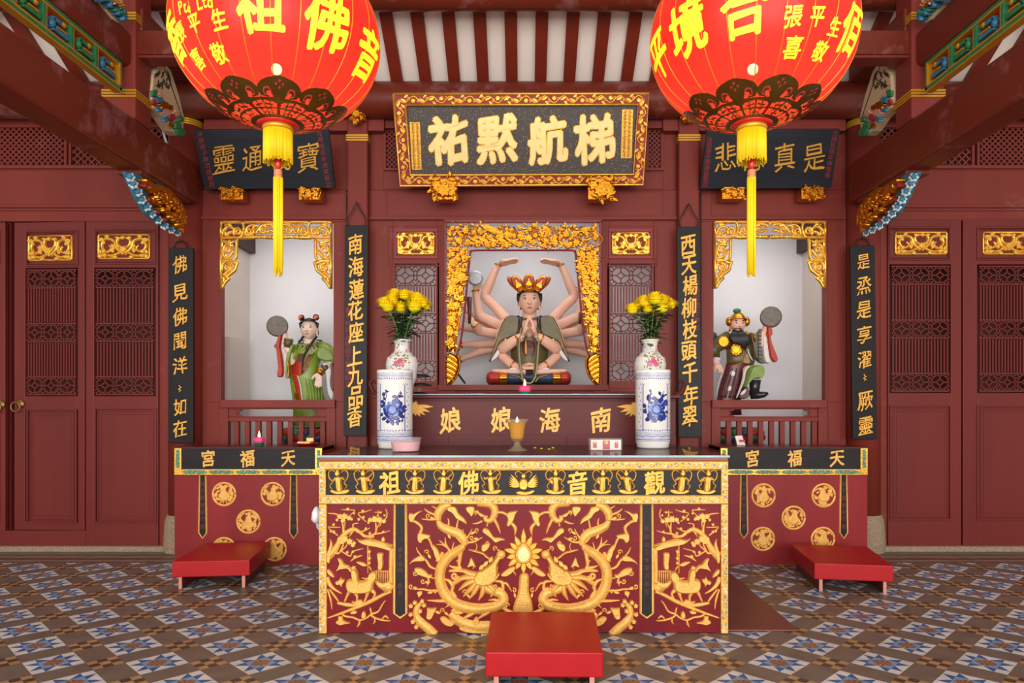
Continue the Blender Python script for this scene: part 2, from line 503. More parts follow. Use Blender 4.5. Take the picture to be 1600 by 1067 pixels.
    def mesh(self, name, off=Vector((0, 0, 0))):
        me = bpy.data.meshes.new(name)
        me.from_pydata([tuple(p - off) for p in self.v], [], self.f)
        me.polygons.foreach_set('material_index', self.mi)
        me.polygons.foreach_set('use_smooth', self.sm)
        me.update()
        return me
    def build(self, name, mats, parent=None, bevel=0.0, seg=2, fix=True):
        off = OFF.get(parent.name, Vector((0, 0, 0))) if parent else Vector((0, 0, 0))
        me = self.mesh(name, off)
        if fix:
            bm = bmesh.new(); bm.from_mesh(me)
            bmesh.ops.recalc_face_normals(bm, faces=bm.faces)
            bm.to_mesh(me); bm.free()
        if not isinstance(mats, (list, tuple)): mats = [mats]
        for m in mats: me.materials.append(M[m] if isinstance(m, str) else m)
        o = bpy.data.objects.new(name, me)
        COL.objects.link(o)
        if parent: o.parent = parent
        OFF[o.name] = off.copy()
        if bevel:
            md = o.modifiers.new('bevel', 'BEVEL')
            md.width = bevel; md.segments = seg; md.limit_method = 'ANGLE'; md.angle_limit = radians(35)
        return o

def area2(p):
    return sum(p[i][0] * p[(i + 1) % len(p)][1] - p[(i + 1) % len(p)][0] * p[i][1] for i in range(len(p)))
def spline(pts, wid, sub):
    P, Wd = [], []
    k = len(pts)
    for i in range(k - 1):
        p0, p1, p2, p3 = pts[max(i - 1, 0)], pts[i], pts[i + 1], pts[min(i + 2, k - 1)]
        for s in range(sub):
            t = s / sub
            c = [0.5 * (2 * p1[a] + (p2[a] - p0[a]) * t + (2 * p0[a] - 5 * p1[a] + 4 * p2[a] - p3[a]) * t * t + (3 * p1[a] - p0[a] - 3 * p2[a] + p3[a]) * t ** 3) for a in range(len(p1))]
            P.append(tuple(c)); Wd.append(wid[i] * (1 - t) + wid[i + 1] * t)
    P.append(tuple(pts[-1])); Wd.append(wid[-1])
    return P, Wd

def tag(o, label=None, cat=None, group=None, kind=None):
    if label: o['label'] = label
    if cat: o['category'] = cat
    if group: o['group'] = group
    if kind: o['kind'] = kind
    return o
def thing(name, label, cat, loc=(0, 0, 0), group=None, kind=None):
    o = bpy.data.objects.new(name, None)
    o.empty_display_size = 0.1
    o.location = loc
    COL.objects.link(o)
    OFF[o.name] = Vector(loc)
    return tag(o, label, cat, group, kind)
def children(o):
    return [c for c in COL.objects if c.parent == o]
def copy_tree(o, parent=None):
    c = o.copy(); COL.objects.link(c)
    if parent: c.parent = parent
    for ch in children(o): copy_tree(ch, c)
    return c

# lettering: built from Blender's own font, thickened and slanted towards brush writing
_G = {}
def glyph(ch, off=0.0):
    key = (ch, off)
    if key in _G: return _G[key]
    cu = bpy.data.curves.new('lettering', 'FONT')
    cu.body = ch
    cu.size = 1.0
    cu.resolution_u = 3
    cu.offset = off
    cu.fill_mode = 'FRONT'
    ob = bpy.data.objects.new('lettering', cu)
    COL.objects.link(ob)
    dg = bpy.context.evaluated_depsgraph_get()
    dg.update()
    me = bpy.data.meshes.new_from_object(ob.evaluated_get(dg))
    vs = [(v.co.x, v.co.y) for v in me.vertices]
    fs = [tuple(p.vertices) for p in me.polygons]
    bpy.data.objects.remove(ob); bpy.data.curves.remove(cu); bpy.data.meshes.remove(me)
    if vs:
        x0, x1 = min(v[0] for v in vs), max(v[0] for v in vs)
        y0, y1 = min(v[1] for v in vs), max(v[1] for v in vs)
        cxx, cyy = (x0 + x1) / 2, (y0 + y1) / 2
        s = max(x1 - x0, y1 - y0) or 1
        vs = [((a - cxx) / s, (b - cyy) / s) for a, b in vs]
    _G[key] = (vs, fs)
    return _G[key]
def brush(v, seed, amt=0.035, shear=0.12):
    x, y = v
    a = mnoise.noise(Vector((x * 3 + seed * 7.3, y * 3, seed)))
    b = mnoise.noise(Vector((x * 3, y * 3 + seed * 5.1, seed + 9)))
    return (x + a * amt, y + x * shear + b * amt)
def letters(mb, pl, ch, cx, cy, size, t0, t1, mi=0, off=0.0, amt=0.035, shear=0.1, sx=1.0, rot=0.0, seed=None, bold=0.0):
    """One character, centred at pixel (cx, cy), size pixels tall, raised from t0 to t1 in front of plane pl; bold thickens the strokes."""
    vs, fs = glyph(ch, off)
    if not vs: return
    if seed is None: seed = R.random() * 10
    shifts = [(0, 0)]
    if bold: shifts += [(bold * cos(a), bold * sin(a)) for a in (0.3, 1.35, 2.4, 3.44, 4.49, 5.54)]
    edge = set()
    for f in fs:
        for i in range(len(f)): edge.add((f[i], f[(i + 1) % len(f)]))
    for k, (dx, dy) in enumerate(shifts):
        P = []
        for v in vs:
            x, y = brush(v, seed, amt, shear)
            x, y = (x + dx) * sx, y + dy
            x, y = x * cos(rot) - y * sin(rot), x * sin(rot) + y * cos(rot)
            P.append((cx + x * size, cy - y * size))
        n = len(P)
        tt = t1 - 0.00006 * k
        V = [pl(x, y, tt) for x, y in P] + [pl(x, y, t0) for x, y in P]
        FS = [tuple(f) for f in fs]
        for (a, b) in edge:
            if (b, a) not in edge: FS.append((a, a + n, b + n, b))
        mb.add(V, FS, mi)

def spiral(cx, cy, r, turns=1.4, start=0.0, cw=1, n=16, r0=0.12):
    out = []
    for i in range(n + 1):
        t = i / n
        a = start + cw * 2 * pi * turns * t
        rr = r * (1 - t * (1 - r0))
        out.append((cx + rr * cos(a), cy + rr * sin(a)))
    return out
def leafshape(x, y, l, w, a):
    pts = [(0, 0), (.25, .8), (.55, 1.0), (.8, .55), (1, 0), (.8, -.55), (.55, -1), (.25, -.8)]
    return [(x + (p[0] * l) * cos(a) - (p[1] * w / 2) * sin(a), y + (p[0] * l) * sin(a) + (p[1] * w / 2) * cos(a)) for p in pts]
def flowershape(x, y, r, petals=6, a0=0.0, depth_=0.28):
    out = []
    for i in range(petals * 6):
        a = a0 + 2 * pi * i / (petals * 6)
        rr = r * (1 - depth_ * (0.5 - 0.5 * cos(petals * (a - a0))))
        out.append((x + rr * cos(a), y + rr * sin(a)))
    return out
# ------------------------------------------------------------------ floor
def floor_material():
    m = bpy.data.materials.new('encaustic_star_tiles')
    m.use_nodes = True
    nt = m.node_tree
    N, L = nt.nodes, nt.links
    b = N['Principled BSDF']
    tc = N.new('ShaderNodeTexCoord')
    sep = N.new('ShaderNodeSeparateXYZ')
    L.new(tc.outputs['Object'], sep.inputs[0])
    def mth(op, a, c=None, d=None):
        n = N.new('ShaderNodeMath'); n.operation = op
        for i, v in enumerate((a, c, d)):
            if v is None: continue
            if isinstance(v, (int, float)): n.inputs[i].default_value = v
            else: L.new(v, n.inputs[i])
        return n.outputs[0]
    X, Y = sep.outputs[0], sep.outputs[1]
    p = 0.4215
    k = 1 / (p * sqrt(2))
    U0, V0 = 4.810, 1.468                                # a star centre in rotated coordinates
    a = 0.62
    def uv(sgn, c0):
        s = mth('MULTIPLY', mth('ADD', Y, mth('MULTIPLY', X, sgn)), k)
        return mth('FRACT', mth('ADD', s, 40.0 - c0 / p + a / 2))
    s, t = uv(1.0, U0), uv(-1.0, V0)
    ins = mth('LESS_THAN', s, a); int_ = mth('LESS_THAN', t, a)
    star = mth('MULTIPLY', ins, int_)
    chk = mth('MULTIPLY', mth('SUBTRACT', 1, ins), mth('SUBTRACT', 1, int_))
    x = mth('ABSOLUTE', mth('SUBTRACT', mth('MULTIPLY', s, 2 / a), 1))
    y = mth('ABSOLUTE', mth('SUBTRACT', mth('MULTIPLY', t, 2 / a), 1))
    Mx, mn = mth('MAXIMUM', x, y), mth('MINIMUM', x, y)
    sm = mth('ADD', x, y)
    outer = mth('GREATER_THAN', Mx, 0.5)
    tri = mth('MULTIPLY', mth('MULTIPLY', outer, mth('LESS_THAN', mn, 0.5)), mth('LESS_THAN', mth('SUBTRACT', Mx, 0.5), mn))
    light = mth('MULTIPLY', mth('SUBTRACT', 1, outer), mth('GREATER_THAN', sm, 0.5))
    core = mth('LESS_THAN', sm, 0.5)
    petal = mth('MULTIPLY', core, mth('LESS_THAN', mth('ABSOLUTE', mth('SINE', mth('MULTIPLY', mth('ARCTAN2', y, x), 4.0))), 0.45))
    cs = mth('FLOOR', mth('MULTIPLY', mth('SUBTRACT', s, a), 3 / (1 - a)))
    ct = mth('FLOOR', mth('MULTIPLY', mth('SUBTRACT', t, a), 3 / (1 - a)))
    odd = mth('MODULO', mth('ADD', cs, ct), 2.0)
    def mix(f, A, B):
        n = N.new('ShaderNodeMix'); n.data_type = 'RGBA'
        L.new(f, n.inputs['Factor'])
        for nm, v in (('A', A), ('B', B)):
            if isinstance(v, tuple): n.inputs[nm].default_value = v
            else: L.new(v, n.inputs[nm])
        return n.outputs['Result']
    brown = rgb(112, 96, 84)
    c = mix(star, brown, rgb(206, 200, 194))
    c = mix(mth('MULTIPLY', star, tri), c, rgb(52, 92, 142))
    c = mix(mth('MULTIPLY', star, light), c, rgb(122, 148, 178))
    c = mix(mth('MULTIPLY', star, core), c, rgb(124, 82, 64))
    c = mix(mth('MULTIPLY', star, petal), c, rgb(176, 124, 78))
    cc = mix(odd, rgb(172, 132, 86), rgb(78, 60, 54))
    c = mix(chk, c, cc)
    # joints
    e = mth('MINIMUM', mth('ABSOLUTE', mth('SUBTRACT', s, a)), mth('ABSOLUTE', mth('SUBTRACT', t, a)))
    e = mth('MINIMUM', e, mth('MINIMUM', mth('MINIMUM', s, t), mth('MINIMUM', mth('SUBTRACT', 1, s), mth('SUBTRACT', 1, t))))
    c = mix(mth('MULTIPLY', mth('LESS_THAN', e, 0.006), 0.55), c, rgb(84, 74, 68))
    # border course along the screen
    far = mth('GREATER_THAN', Y, 6.72)
    bx = mth('PINGPONG', mth('MULTIPLY', X, 1.0), 0.09)
    bm_ = mix(mth('LESS_THAN', bx, 0.045), rgb(96, 74, 62), rgb(120, 70, 56))
    bm_ = mix(mth('LESS_THAN', mth('ABSOLUTE', mth('SUBTRACT', Y, 6.80)), 0.02), bm_, rgb(150, 138, 126))
    bm_ = mix(mth('LESS_THAN', mth('ABSOLUTE', mth('SUBTRACT', Y, 6.97)), 0.02), bm_, rgb(150, 138, 126))
    bm_ = mix(mth('GREATER_THAN', Y, 7.06), bm_, rgb(104, 96, 88))
    c = mix(far, c, bm_)
    nz = N.new('ShaderNodeTexNoise'); nz.inputs['Scale'].default_value = 7; nz.inputs['Detail'].default_value = 8
    L.new(tc.outputs['Object'], nz.inputs['Vector'])
    mr = N.new('ShaderNodeMapRange')
    mr.inputs['From Min'].default_value = 0.3; mr.inputs['From Max'].default_value = 0.7
    mr.inputs['To Min'].default_value = 0.8; mr.inputs['To Max'].default_value = 1.12
    L.new(nz.outputs['Fac'], mr.inputs['Value'])
    sc = N.new('ShaderNodeVectorMath'); sc.operation = 'SCALE'
    L.new(c, sc.inputs[0]); L.new(mr.outputs['Result'], sc.inputs['Scale'])
    L.new(sc.outputs['Vector'], b.inputs['Base Color'])
    b.inputs['Roughness'].default_value = 0.42
    bp = N.new('ShaderNodeBump'); bp.inputs['Strength'].default_value = 0.08
    L.new(nz.outputs['Fac'], bp.inputs['Height'])
    L.new(bp.outputs['Normal'], b.inputs['Normal'])
    return m
M['tiles'] = floor_material()
mb = MB(); mb.box((-9, -3, -0.1), (9, 9.2, 0.0))
tag(mb.build('floor', 'tiles'), 'floor of blue and white star tiles set diagonally between brown strips', 'floor', kind='structure')
mb = MB(); mb.box((-9, 7.22, 0.0), (-3.43, 7.5, 0.05)); mb.box((3.52, 7.22, 0.0), (9, 7.5, 0.05))
tag(mb.build('trim_1', 'stone'), 'low grey stone curb under the folding doors', 'curb', kind='structure')
mb = MB(); mb.box((1.20, 4.705, 0.0), (1.80, 6.35, 0.012))
tag(mb.build('trim_2', 'terracotta', bevel=0.004), 'red-brown tiled floor patch beside the right end of the main altar', 'floor patch', kind='structure')

# ------------------------------------------------------------------ roof
RZ = lambda D: 4.72 + (7.2 - D) * 0.587
mb = MB()
mb.hexa([Vector((-9, 2.6, RZ(2.6) + .05)), Vector((9, 2.6, RZ(2.6) + .05)), Vector((9, 9.2, RZ(9.2) + .05)), Vector((-9, 9.2, RZ(9.2) + .05)),
         Vector((-9, 2.6, RZ(2.6) + .09)), Vector((9, 2.6, RZ(2.6) + .09)), Vector((9, 9.2, RZ(9.2) + .09)), Vector((-9, 9.2, RZ(9.2) + .09))])
tag(mb.build('ceiling', 'plaster'), 'cream boarding between the dark rafters of the sloping roof', 'ceiling', kind='structure')
me0 = None
for i in range(-22, 23):
    x = 0.17 + i * 0.2875
    if me0 is None:
        q = MB()
        w, h0, h1 = .058, -0.015, .049
        q.hexa([Vector((-w, 2.7, RZ(2.7) + h0)), Vector((w, 2.7, RZ(2.7) + h0)), Vector((w, 7.45, RZ(7.45) + h0)), Vector((-w, 7.45, RZ(7.45) + h0)),
                Vector((-w, 2.7, RZ(2.7) + h1)), Vector((w, 2.7, RZ(2.7) + h1)), Vector((w, 7.45, RZ(7.45) + h1)), Vector((-w, 7.45, RZ(7.45) + h1))])
        o = q.build('rafter_beam', 'rafter'); me0 = o
    else:
        o = me0.copy(); COL.objects.link(o)
    o.location.x = x
    tag(o, 'dark red-brown roof rafter over the cream boarding', 'rafter', 'rafters of the sloping roof', 'structure')
def purlin(y, z, r, label):
    q = MB(); q.tube([(-8.5, y, z), (8.5, y, z)], r, n=32)
    tag(q.build('roof_beam', 'beam'), label, 'roof beam', kind='structure')
purlin(7.16, 4.50, 0.175, 'round maroon purlin along the top of the screen wall')
purlin(6.30, 5.10, 0.165, 'round purlin at the upper edge of the photo, nearer than the screen wall')

# ------------------------------------------------------------------ back screen wall
D0, DB = 7.30, 7.40
def wall(name, boxes, label, material='maroon', bev=0.004, cat='wall'):
    q = MB()
    for b in boxes:
        x0, y0, x1, y1 = b[:4]
        df = b[4] if len(b) > 4 else D0
        q.wbox(x0, y0, x1, y1, df, DB)
    return tag(q.build(name, material, bevel=bev), label, cat, kind='structure')
def mould(q, x0, y0, x1, y1, w=2.0, D=D0, h=0.012):
    """a raised rectangular moulding line"""
    for (a, b, c, d) in ((x0, y0, x1, y0 + w), (x0, y1 - w, x1, y1), (x0, y0 + w, x0 + w, y1 - w), (x1 - w, y0 + w, x1, y1 - w)):
        q.wbox(a, b, c, d, D - h, D + 0.004)

# left and right statue bays
def side_bay(xa, o0, o1, xb, label, nm):
    wall(nm, [(xa, 297, xb, 346), (xa, 346, o0, 628), (o1, 346, xb, 628), (xa, 628, o0, 700), (o1, 628, xb, 700), (xa, 700, xb, 864)], label)
    q = MB()
    q.wbox(o0 - 2, 625, o1 + 2, 637, 7.25, 7.38)
    q.wbox(o0 + 8, 652, o1 - 8, 658.5, 7.288, 7.355)
    q.wbox(o0 - 3, 635, o0 + 11, 700, 7.28, 7.36); q.wbox(o1 - 11, 635, o1 + 3, 700, 7.28, 7.36)
    # slotted panel: solid ends with a cloud-shaped cut
    pl = depth(7.30)
    a, b = o0 + 10, o1 - 10
    q.prism(pl, [(a, 637), (b, 637), (b, 639.5), (a, 639.5)], -.03, 0)
    q.prism(pl, [(a, 650.5), (b, 650.5), (b, 652), (a, 652)], -.03, 0)
    for s, e in ((1, a), (-1, b)):
        q.prism(pl, [(e, 639.5), (e + s * 24, 639.5), (e + s * 20, 642.5), (e + s * 14, 643), (e + s * 19, 646), (e + s * 14, 648), (e + s * 20, 648.5), (e + s * 24, 650.5), (e, 650.5)], -.03, 0)
    n = 9
    for i in range(n):
        c = a + 14 + (b - a - 21) * i / (n - 1)
        q.wbox(c - 3.8, 658, c + 3.8, 700, 7.30, 7.35)
    tag(q.build('trim_3', 'maroon', bevel=0.003), label.replace('screen wall framing', 'low railing with slotted panel and bars under'), 'railing', kind='structure')
side_bay(313, 345, 521, 541, 'maroon screen wall framing the left statue niche', 'wall_back')
side_bay(1096, 1115, 1290, 1322, 'maroon screen wall framing the right statue niche', 'wall_back')

# centre bay
wall('wall_back', [(576, 297, 1060, 345), (576, 345, 613, 864), (683, 345, 695, 606), (940, 345, 952, 606), (1021, 345, 1060, 864),
                   (613, 345, 683, 412), (952, 345, 1021, 412), (613, 606, 1021, 614), (613, 650, 1021, 864),
                   (613, 614, 683, 650), (952, 614, 1021, 650)], 'maroon screen wall around the central shrine opening')
q = MB()
q.wbox(684, 601, 951, 609.5, 7.24, 7.38)
pl = depth(7.29)
q.wbox(683, 608, 712, 650, 7.28, 7.36); q.wbox(928, 608, 952, 650, 7.28, 7.36)
q.prism(pl, [(712, 610), (928, 610), (928, 612), (712, 612)], -.03, 0)
for s, e in ((1, 712), (-1, 928)):
    q.prism(pl, [(e, 612), (e + s * 30, 612), (e + s * 22, 615), (e + s * 14, 615), (e + s * 20, 618), (e + s * 14, 621), (e + s * 20, 622), (e, 624)], -.03, 0)
q.wbox(695, 622, 940, 650, 7.28, 7.36)
tag(q.build('trim_4', 'maroon', bevel=0.003), 'maroon sill railing in front of the seated many-armed statue', 'railing', kind='structure')
# mouldings in all the bays
q = MB()
for r in ((606, 352, 689, 416), (603, 298, 1037, 338), (946, 352, 1028, 416), (608, 402, 688, 612), (947, 402, 1026, 612), (338, 300, 545, 338), (1112, 300, 1318, 338),
          (320, 345, 342, 690), (1294, 345, 1316, 690)):
    mould(q, *r, w=1.6, h=0.008)
q.wbox(576, 338, 1060, 343, 7.27, 7.31); q.wbox(313, 338, 541, 342, 7.275, 7.31); q.wbox(1096, 338, 1322, 342, 7.275, 7.31)
tag(q.build('trim_5', 'maroon_rail', bevel=0.002), 'thin maroon mouldings planted on the screen wall panels', 'moulding', kind='structure')

# wall above the bays, behind the signboards, with pierced lattices beside the plaque
def quatre(q, x0, y0, x1, y1, step, D=7.33, w=2.2):
    q.wbox(x0 - 4, y0 - 4, x1 + 4, y0, D - .03, D + .02); q.wbox(x0 - 4, y1, x1 + 4, y1 + 4, D - .03, D + .02)
    q.wbox(x0 - 4, y0, x0, y1, D - .03, D + .02); q.wbox(x1, y0, x1 + 4, y1, D - .03, D + .02)
    n = int((x1 - x0 + y1 - y0) / step) + 1
    for i in range(n):
        c = i * step
        for s in (0, 1):
            # line x+y=c clipped to the rectangle
            a = (max(0, c - (y1 - y0)), min(c, y1 - y0)); b = (min(c, x1 - x0), max(0, c - (x1 - x0)))
            if a == b: continue
            if s: a, b = (x1 - x0 - a[0], a[1]), (x1 - x0 - b[0], b[1])
            p, r = W(x0 + a[0], y0 + a[1], D), W(x0 + b[0], y0 + b[1], D)
            ww = w * D / F
            q.bar(p, r, ww, 0.02 if not s else 0.016, up=(0, -1, 0))
wall('wall_back', [(318, 180, 600, 204, 7.22), (318, 204, 600, 297, 7.33)], 'maroon boards behind the left black signboard')
wall('wall_back', [(1036, 180, 1322, 204, 7.22), (1036, 204, 1322, 297, 7.33)], 'maroon boards behind the right black signboard')
wall('wall_back', [(600, 180, 1036, 200, 7.26), (620, 200, 1014, 297, 7.33), (600, 263, 620, 297, 7.33), (1014, 263, 1036, 297, 7.33), (600, 200, 603, 263, 7.33), (1034, 200, 1036, 263, 7.33)], 'maroon boards behind the great carved plaque')
q = MB(); quatre(q, 603, 202, 622, 262, 7.2); quatre(q, 1012, 202, 1033, 262, 7.2)
q.wbox(600, 270, 680, 295, 7.32, 7.34); q.wbox(960, 270, 1036, 295, 7.32, 7.34)
tag(q.build('trim_6', 'maroon', bevel=0.0), 'small pierced lattices showing at both ends of the great plaque', 'lattice', kind='structure')

# outer bays above the doors
for (xa, xb, post, lab) in ((-220, 266, (100, 110), 'left'), (1372, 1900, (1520, 1530), 'right')):
    wall('wall_' + lab, [(xa, 262, xb, 346), (xa, 40, xb, 197, 7.33)] + ([(xa, 346, -95, 864), (246, 346, xb, 864)] if lab == 'left' else [(1640, 346, xb, 864), (xa, 346, 1388, 864)]) + [(xa, 857, xb, 864)],
         'wide maroon boards over the %s folding doors' % lab)
    q = MB()
    q.wbox(xa, 320, xb, 324, 7.275, 7.31); q.wbox(xa, 326, xb, 329, 7.285, 7.31); q.wbox(xa, 258, xb, 263, 7.27, 7.31)
    tag(q.build('trim_7', 'maroon_rail', bevel=0.002), 'maroon rail mouldings over the %s folding doors' % lab, 'moulding', kind='structure')
    q = MB()
    if lab == 'left': quatre(q, -110, 199, 100, 258, 9); quatre(q, 111, 199, 254, 258, 11)
    else: quatre(q, 1376, 199, 1519, 258, 11); quatre(q, 1531, 199, 1740, 258, 9)
    tag(q.build('trim_8', 'maroon', bevel=0.0), 'maroon diagonal lattice transom above the %s doors' % lab, 'lattice', kind='structure')
q = MB(); q.box((-8.5, 7.75, 0), (-3.42, 7.8, 5.0)); q.box((3.5, 7.75, 0), (8.5, 7.8, 5.0))  # added backing, its brown stands in for the shade of the hall beyond
tag(q.build('wall_back', 'gap'), 'added dark sheets standing in for the dim hall behind the door lattices', 'wall', kind='structure')

# niches behind the bays
NB = 8.6
q = MB(); q.box((-3.42, NB, -.05), (3.45, NB + .08, 4.6))
tag(q.build('wall_back', 'niche_wall'), 'white plaster back wall of the shrine niches', 'wall', kind='structure')
q = MB(); q.box((-3.42, 7.41, 0), (-3.27, NB, 4.6))
tag(q.build('wall_left', 'niche_side'), 'cream side wall of the left niche', 'wall', kind='structure')
q = MB(); q.box((3.33, 7.41, 0), (3.48, NB, 4.6))
tag(q.build('wall_right', 'niche_side'), 'cream side wall of the right niche', 'wall', kind='structure')
q = MB(); q.box((-3.27, 7.41, 3.02 + .25), (-3.20, NB, 3.9 - .2))
q2 = MB(); q2.box((3.26, 7.41, 3.27), (3.33, NB, 3.7))
tag(q.build('trim_9', 'dark_wood'), 'dark timber beam on the side wall high in the left niche', 'beam', kind='structure')
tag(q2.build('trim_9', 'dark_wood'), 'dark timber beam on the side wall high in the right niche', 'beam', kind='structure')
q = MB(); q.box((-3.5, 7.41, 3.72), (3.5, NB, 3.8))
tag(q.build('ceiling', 'niche_wall'), 'white ceiling of the shrine niches', 'ceiling', kind='structure')
q = MB(); q.box((-1.72, 7.41, 0), (-1.62, NB, 3.75)); q.box((1.72, 7.41, 0), (1.80, NB, 3.75))
tag(q.build('wall_back', 'niche_wall'), 'white partition walls between the shrine niches', 'wall', kind='structure')

q = MB(); q.wbox(343, 526, 360, 640, 7.75, 8.3)
tag(q.build('trim_11', 'niche_side'), 'cream ledge at the left edge of the left niche', 'ledge', kind='structure')
# ------------------------------------------------------------------ columns
def column(pxc, D, r, ztop, label, ring_py, box=None):
    t = thing('column', label, 'column', (W(pxc, 628, D).x, D, 0), kind='structure')
    x = OFF[t.name].x
    q = MB()
    if box is None:
        q.tube([(x, D, .36), (x, D, ztop)], r, n=32)
        q.build('shaft', 'maroon', t)
        q = MB(); q.lathe((x, D, 0), [(r * 1.25, 0), (r * 1.28, .1), (r * 1.2, .3), (r * 1.08, .37)], 32)
        q.build('stone_plinth', 'stone', t)
        q = MB()
        z = EYE - (ring_py - CY) * D / F
        for dz in (-.022, 0, .022): q.lathe((x, D, z + dz), [(r + .002, -.01), (r + .012, 0), (r + .002, .01)], 32, cap=False)
        q.build('gilt_band', 'gold_ring', t)
    else:
        q.box((x - r, D, 0), (x + r, 7.36, ztop)); q.build('shaft', 'maroon', t, bevel=.02, seg=3)
        q = MB(); z = EYE - (ring_py - CY) * D / F
        for dz in (-.024, 0, .024): q.box((x - r - .006, D - .008, z + dz - .009), (x + r + .006, 7.3, z + dz + .009))
        q.build('gilt_band', 'gold_ring', t, bevel=.003)
        q = MB(); q.box((x - r - .03, D - .02, ztop - .05), (x + r + .03, 7.3, ztop)); q.build('capital_block', 'maroon', t, bevel=.01)
    return t
column(291, 7.30, .165, 4.5, 'round maroon column behind the leftmost hanging board', 197)
column(1348, 7.30, .165, 4.5, 'round maroon column behind the rightmost hanging board', 197)
column(558, 7.19, .105, 4.4, 'square maroon column between the left niche and the central shrine', 215, box=True)
column(1077, 7.19, .105, 4.4, 'square maroon column between the central shrine and the right niche', 215, box=True)
q = MB(); q.tube([W(254, 202, 7.26), W(281, 290, 7.26)], .012, n=8)
tag(q.build('pipe', 'white_pipe'), 'thin white pipe seen above the left beam beside the column', 'pipe')

# ------------------------------------------------------------------ long beams, posts and their carved trim (left and right)
XB = 3.22
def side_timbers(s, lab):
    t = thing('roof_beam', 'thick %s brown-red tie beam running from the column towards the viewer' % lab, 'beam', (s * 3.34, 7.0, 3.466), kind='structure')
    q = MB(); q.box((s * XB, 3.6, 3.466), (s * 3.47, 7.14, 3.852)); q.build('beam_body', 'beam', t, bevel=.03, seg=3)
    q = MB(); q.box((s * (XB + .02), 6.1, 3.43), (s * 3.45, 7.0, 3.47)); q.build('bearing_block', 'beam', t, bevel=.01)
    t = thing('roof_beam', 'upper %s brown-red beam above the painted fretwork strip' % lab, 'beam', (s * 3.36, 5.9, 4.28), kind='structure')
    q = MB(); q.box((s * 3.25, 3.6, 4.275), (s * 3.45, 5.99, 4.57)); q.build('beam_body', 'beam', t, bevel=.05, seg=3)
    t = thing('strut_column', '%s square strut with gilt bands standing on the tie beam' % lab, 'post', (s * 3.35, 6.1, 3.85), kind='structure')
    q = MB(); q.box((s * (XB - .0), 5.97, 3.85), (s * 3.49, 6.24, 5.1)); q.build('shaft', 'maroon', t, bevel=.02, seg=3)
    q = MB()
    for z in (4.06, 4.70):
        for dz in (-.024, 0, .024): q.box((s * (XB - .008), 5.962, z + dz - .009), (s * 3.498, 6.248, z + dz + .009))
    q.build('gilt_band', 'gold_ring', t, bevel=.003)
    t = thing('bracket_beam', 'short maroon bracket arm reaching inward from the %s strut behind the lantern' % lab, 'beam', (s * 3.0, 6.1, 4.4), kind='structure')
    q = MB(); q.box((s * 2.62, 6.0, 4.40), (s * 3.23, 6.2, 4.60)); q.build('arm', 'beam', t, bevel=.012)
    q = MB(); q.box((s * 2.7, 6.02, 4.38), (s * 3.22, 6.18, 4.40)); q.build('soffit_board', 'maroon', t)
    q = MB(); q.box((s * 3.2, 6.05, 4.62), (s * 3.46, 7.1, 4.82)); tag(q.build('roof_beam', 'beam', bevel=.02), 'short tie beam joining the %s strut to the wall column' % lab, 'beam', kind='structure')
    # painted fretwork strip
    pl = Plane((s * 3.30, 0, 0), (-s, 0, 0))
    def Z(y, z): # real point on the strip to pixel
        return (CX + F * s * 3.30 / y, CY - F * (z - EYE) / y)
    t = thing('fretwork_strip', 'painted red, green and gold fretwork strip under the %s upper beam' % lab, 'carving', (s * 3.32, 5.2, 4.03))
    q = MB(); q.box((s * 3.32, 4.1, 4.04), (s * 3.36, 5.88, 4.265)); q.build('backing', 'frame_red', t)
    qg, qt, qb = MB(), MB(), MB()
    def rib(q, y0, z0, y1, z1, w, h): q.bar((s * 3.31, y0, z0), (s * 3.31, y1, z1), w, h, up=(1, 0, 0))
    rib(qt, 4.1, 4.045, 5.88, 4.045, .035, .06); rib(qt, 4.1, 4.26, 5.88, 4.26, .03, .05); rib(qt, 5.87, 4.04, 5.87, 4.265, .03, .06)
    rib(qg, 4.1, 4.065, 5.86, 4.065, .012, .07); rib(qg, 4.1, 4.242, 5.86, 4.242, .012, .06); rib(qg, 5.85, 4.06, 5.85, 4.25, .012, .07); rib(qg, 4.1, 4.028, 5.88, 4.028, .01, .062)
    y = 5.80; i = 0
    while y > 4.2:
        qq = MB()
        rib(qq, y, 4.12, y - .16, 4.12, .03, .05); rib(qq, y - .16, 4.12, y - .16, 4.19, .03, .05); rib(qq, y - .16, 4.19, y - .07, 4.19, .028, .05)
        rib(qg, y - .02, 4.145, y - .12, 4.145, .012, .055); rib(qg, y - .24, 4.07, y - .24, 4.24, .014, .05); rib(qt, y - .26, 4.07, y - .26, 4.24, .028, .055)
        qg.ball((s * 3.30, y - .04, 4.20), (.02, .03, .02), 8, 6); qq.ball((s * 3.30, y - .16, 4.15), (.022, .03, .03), 8, 6); qq.build('meander_fret', 'blue' if i % 2 == 0 else 'green', t)
        y -= .30; i += 1
    qt.build('green_fret', 'green', t); qg.build('gilt_line', 'gold_ring', t)
side_timbers(-1, 'left')
side_timbers(1, 'right')

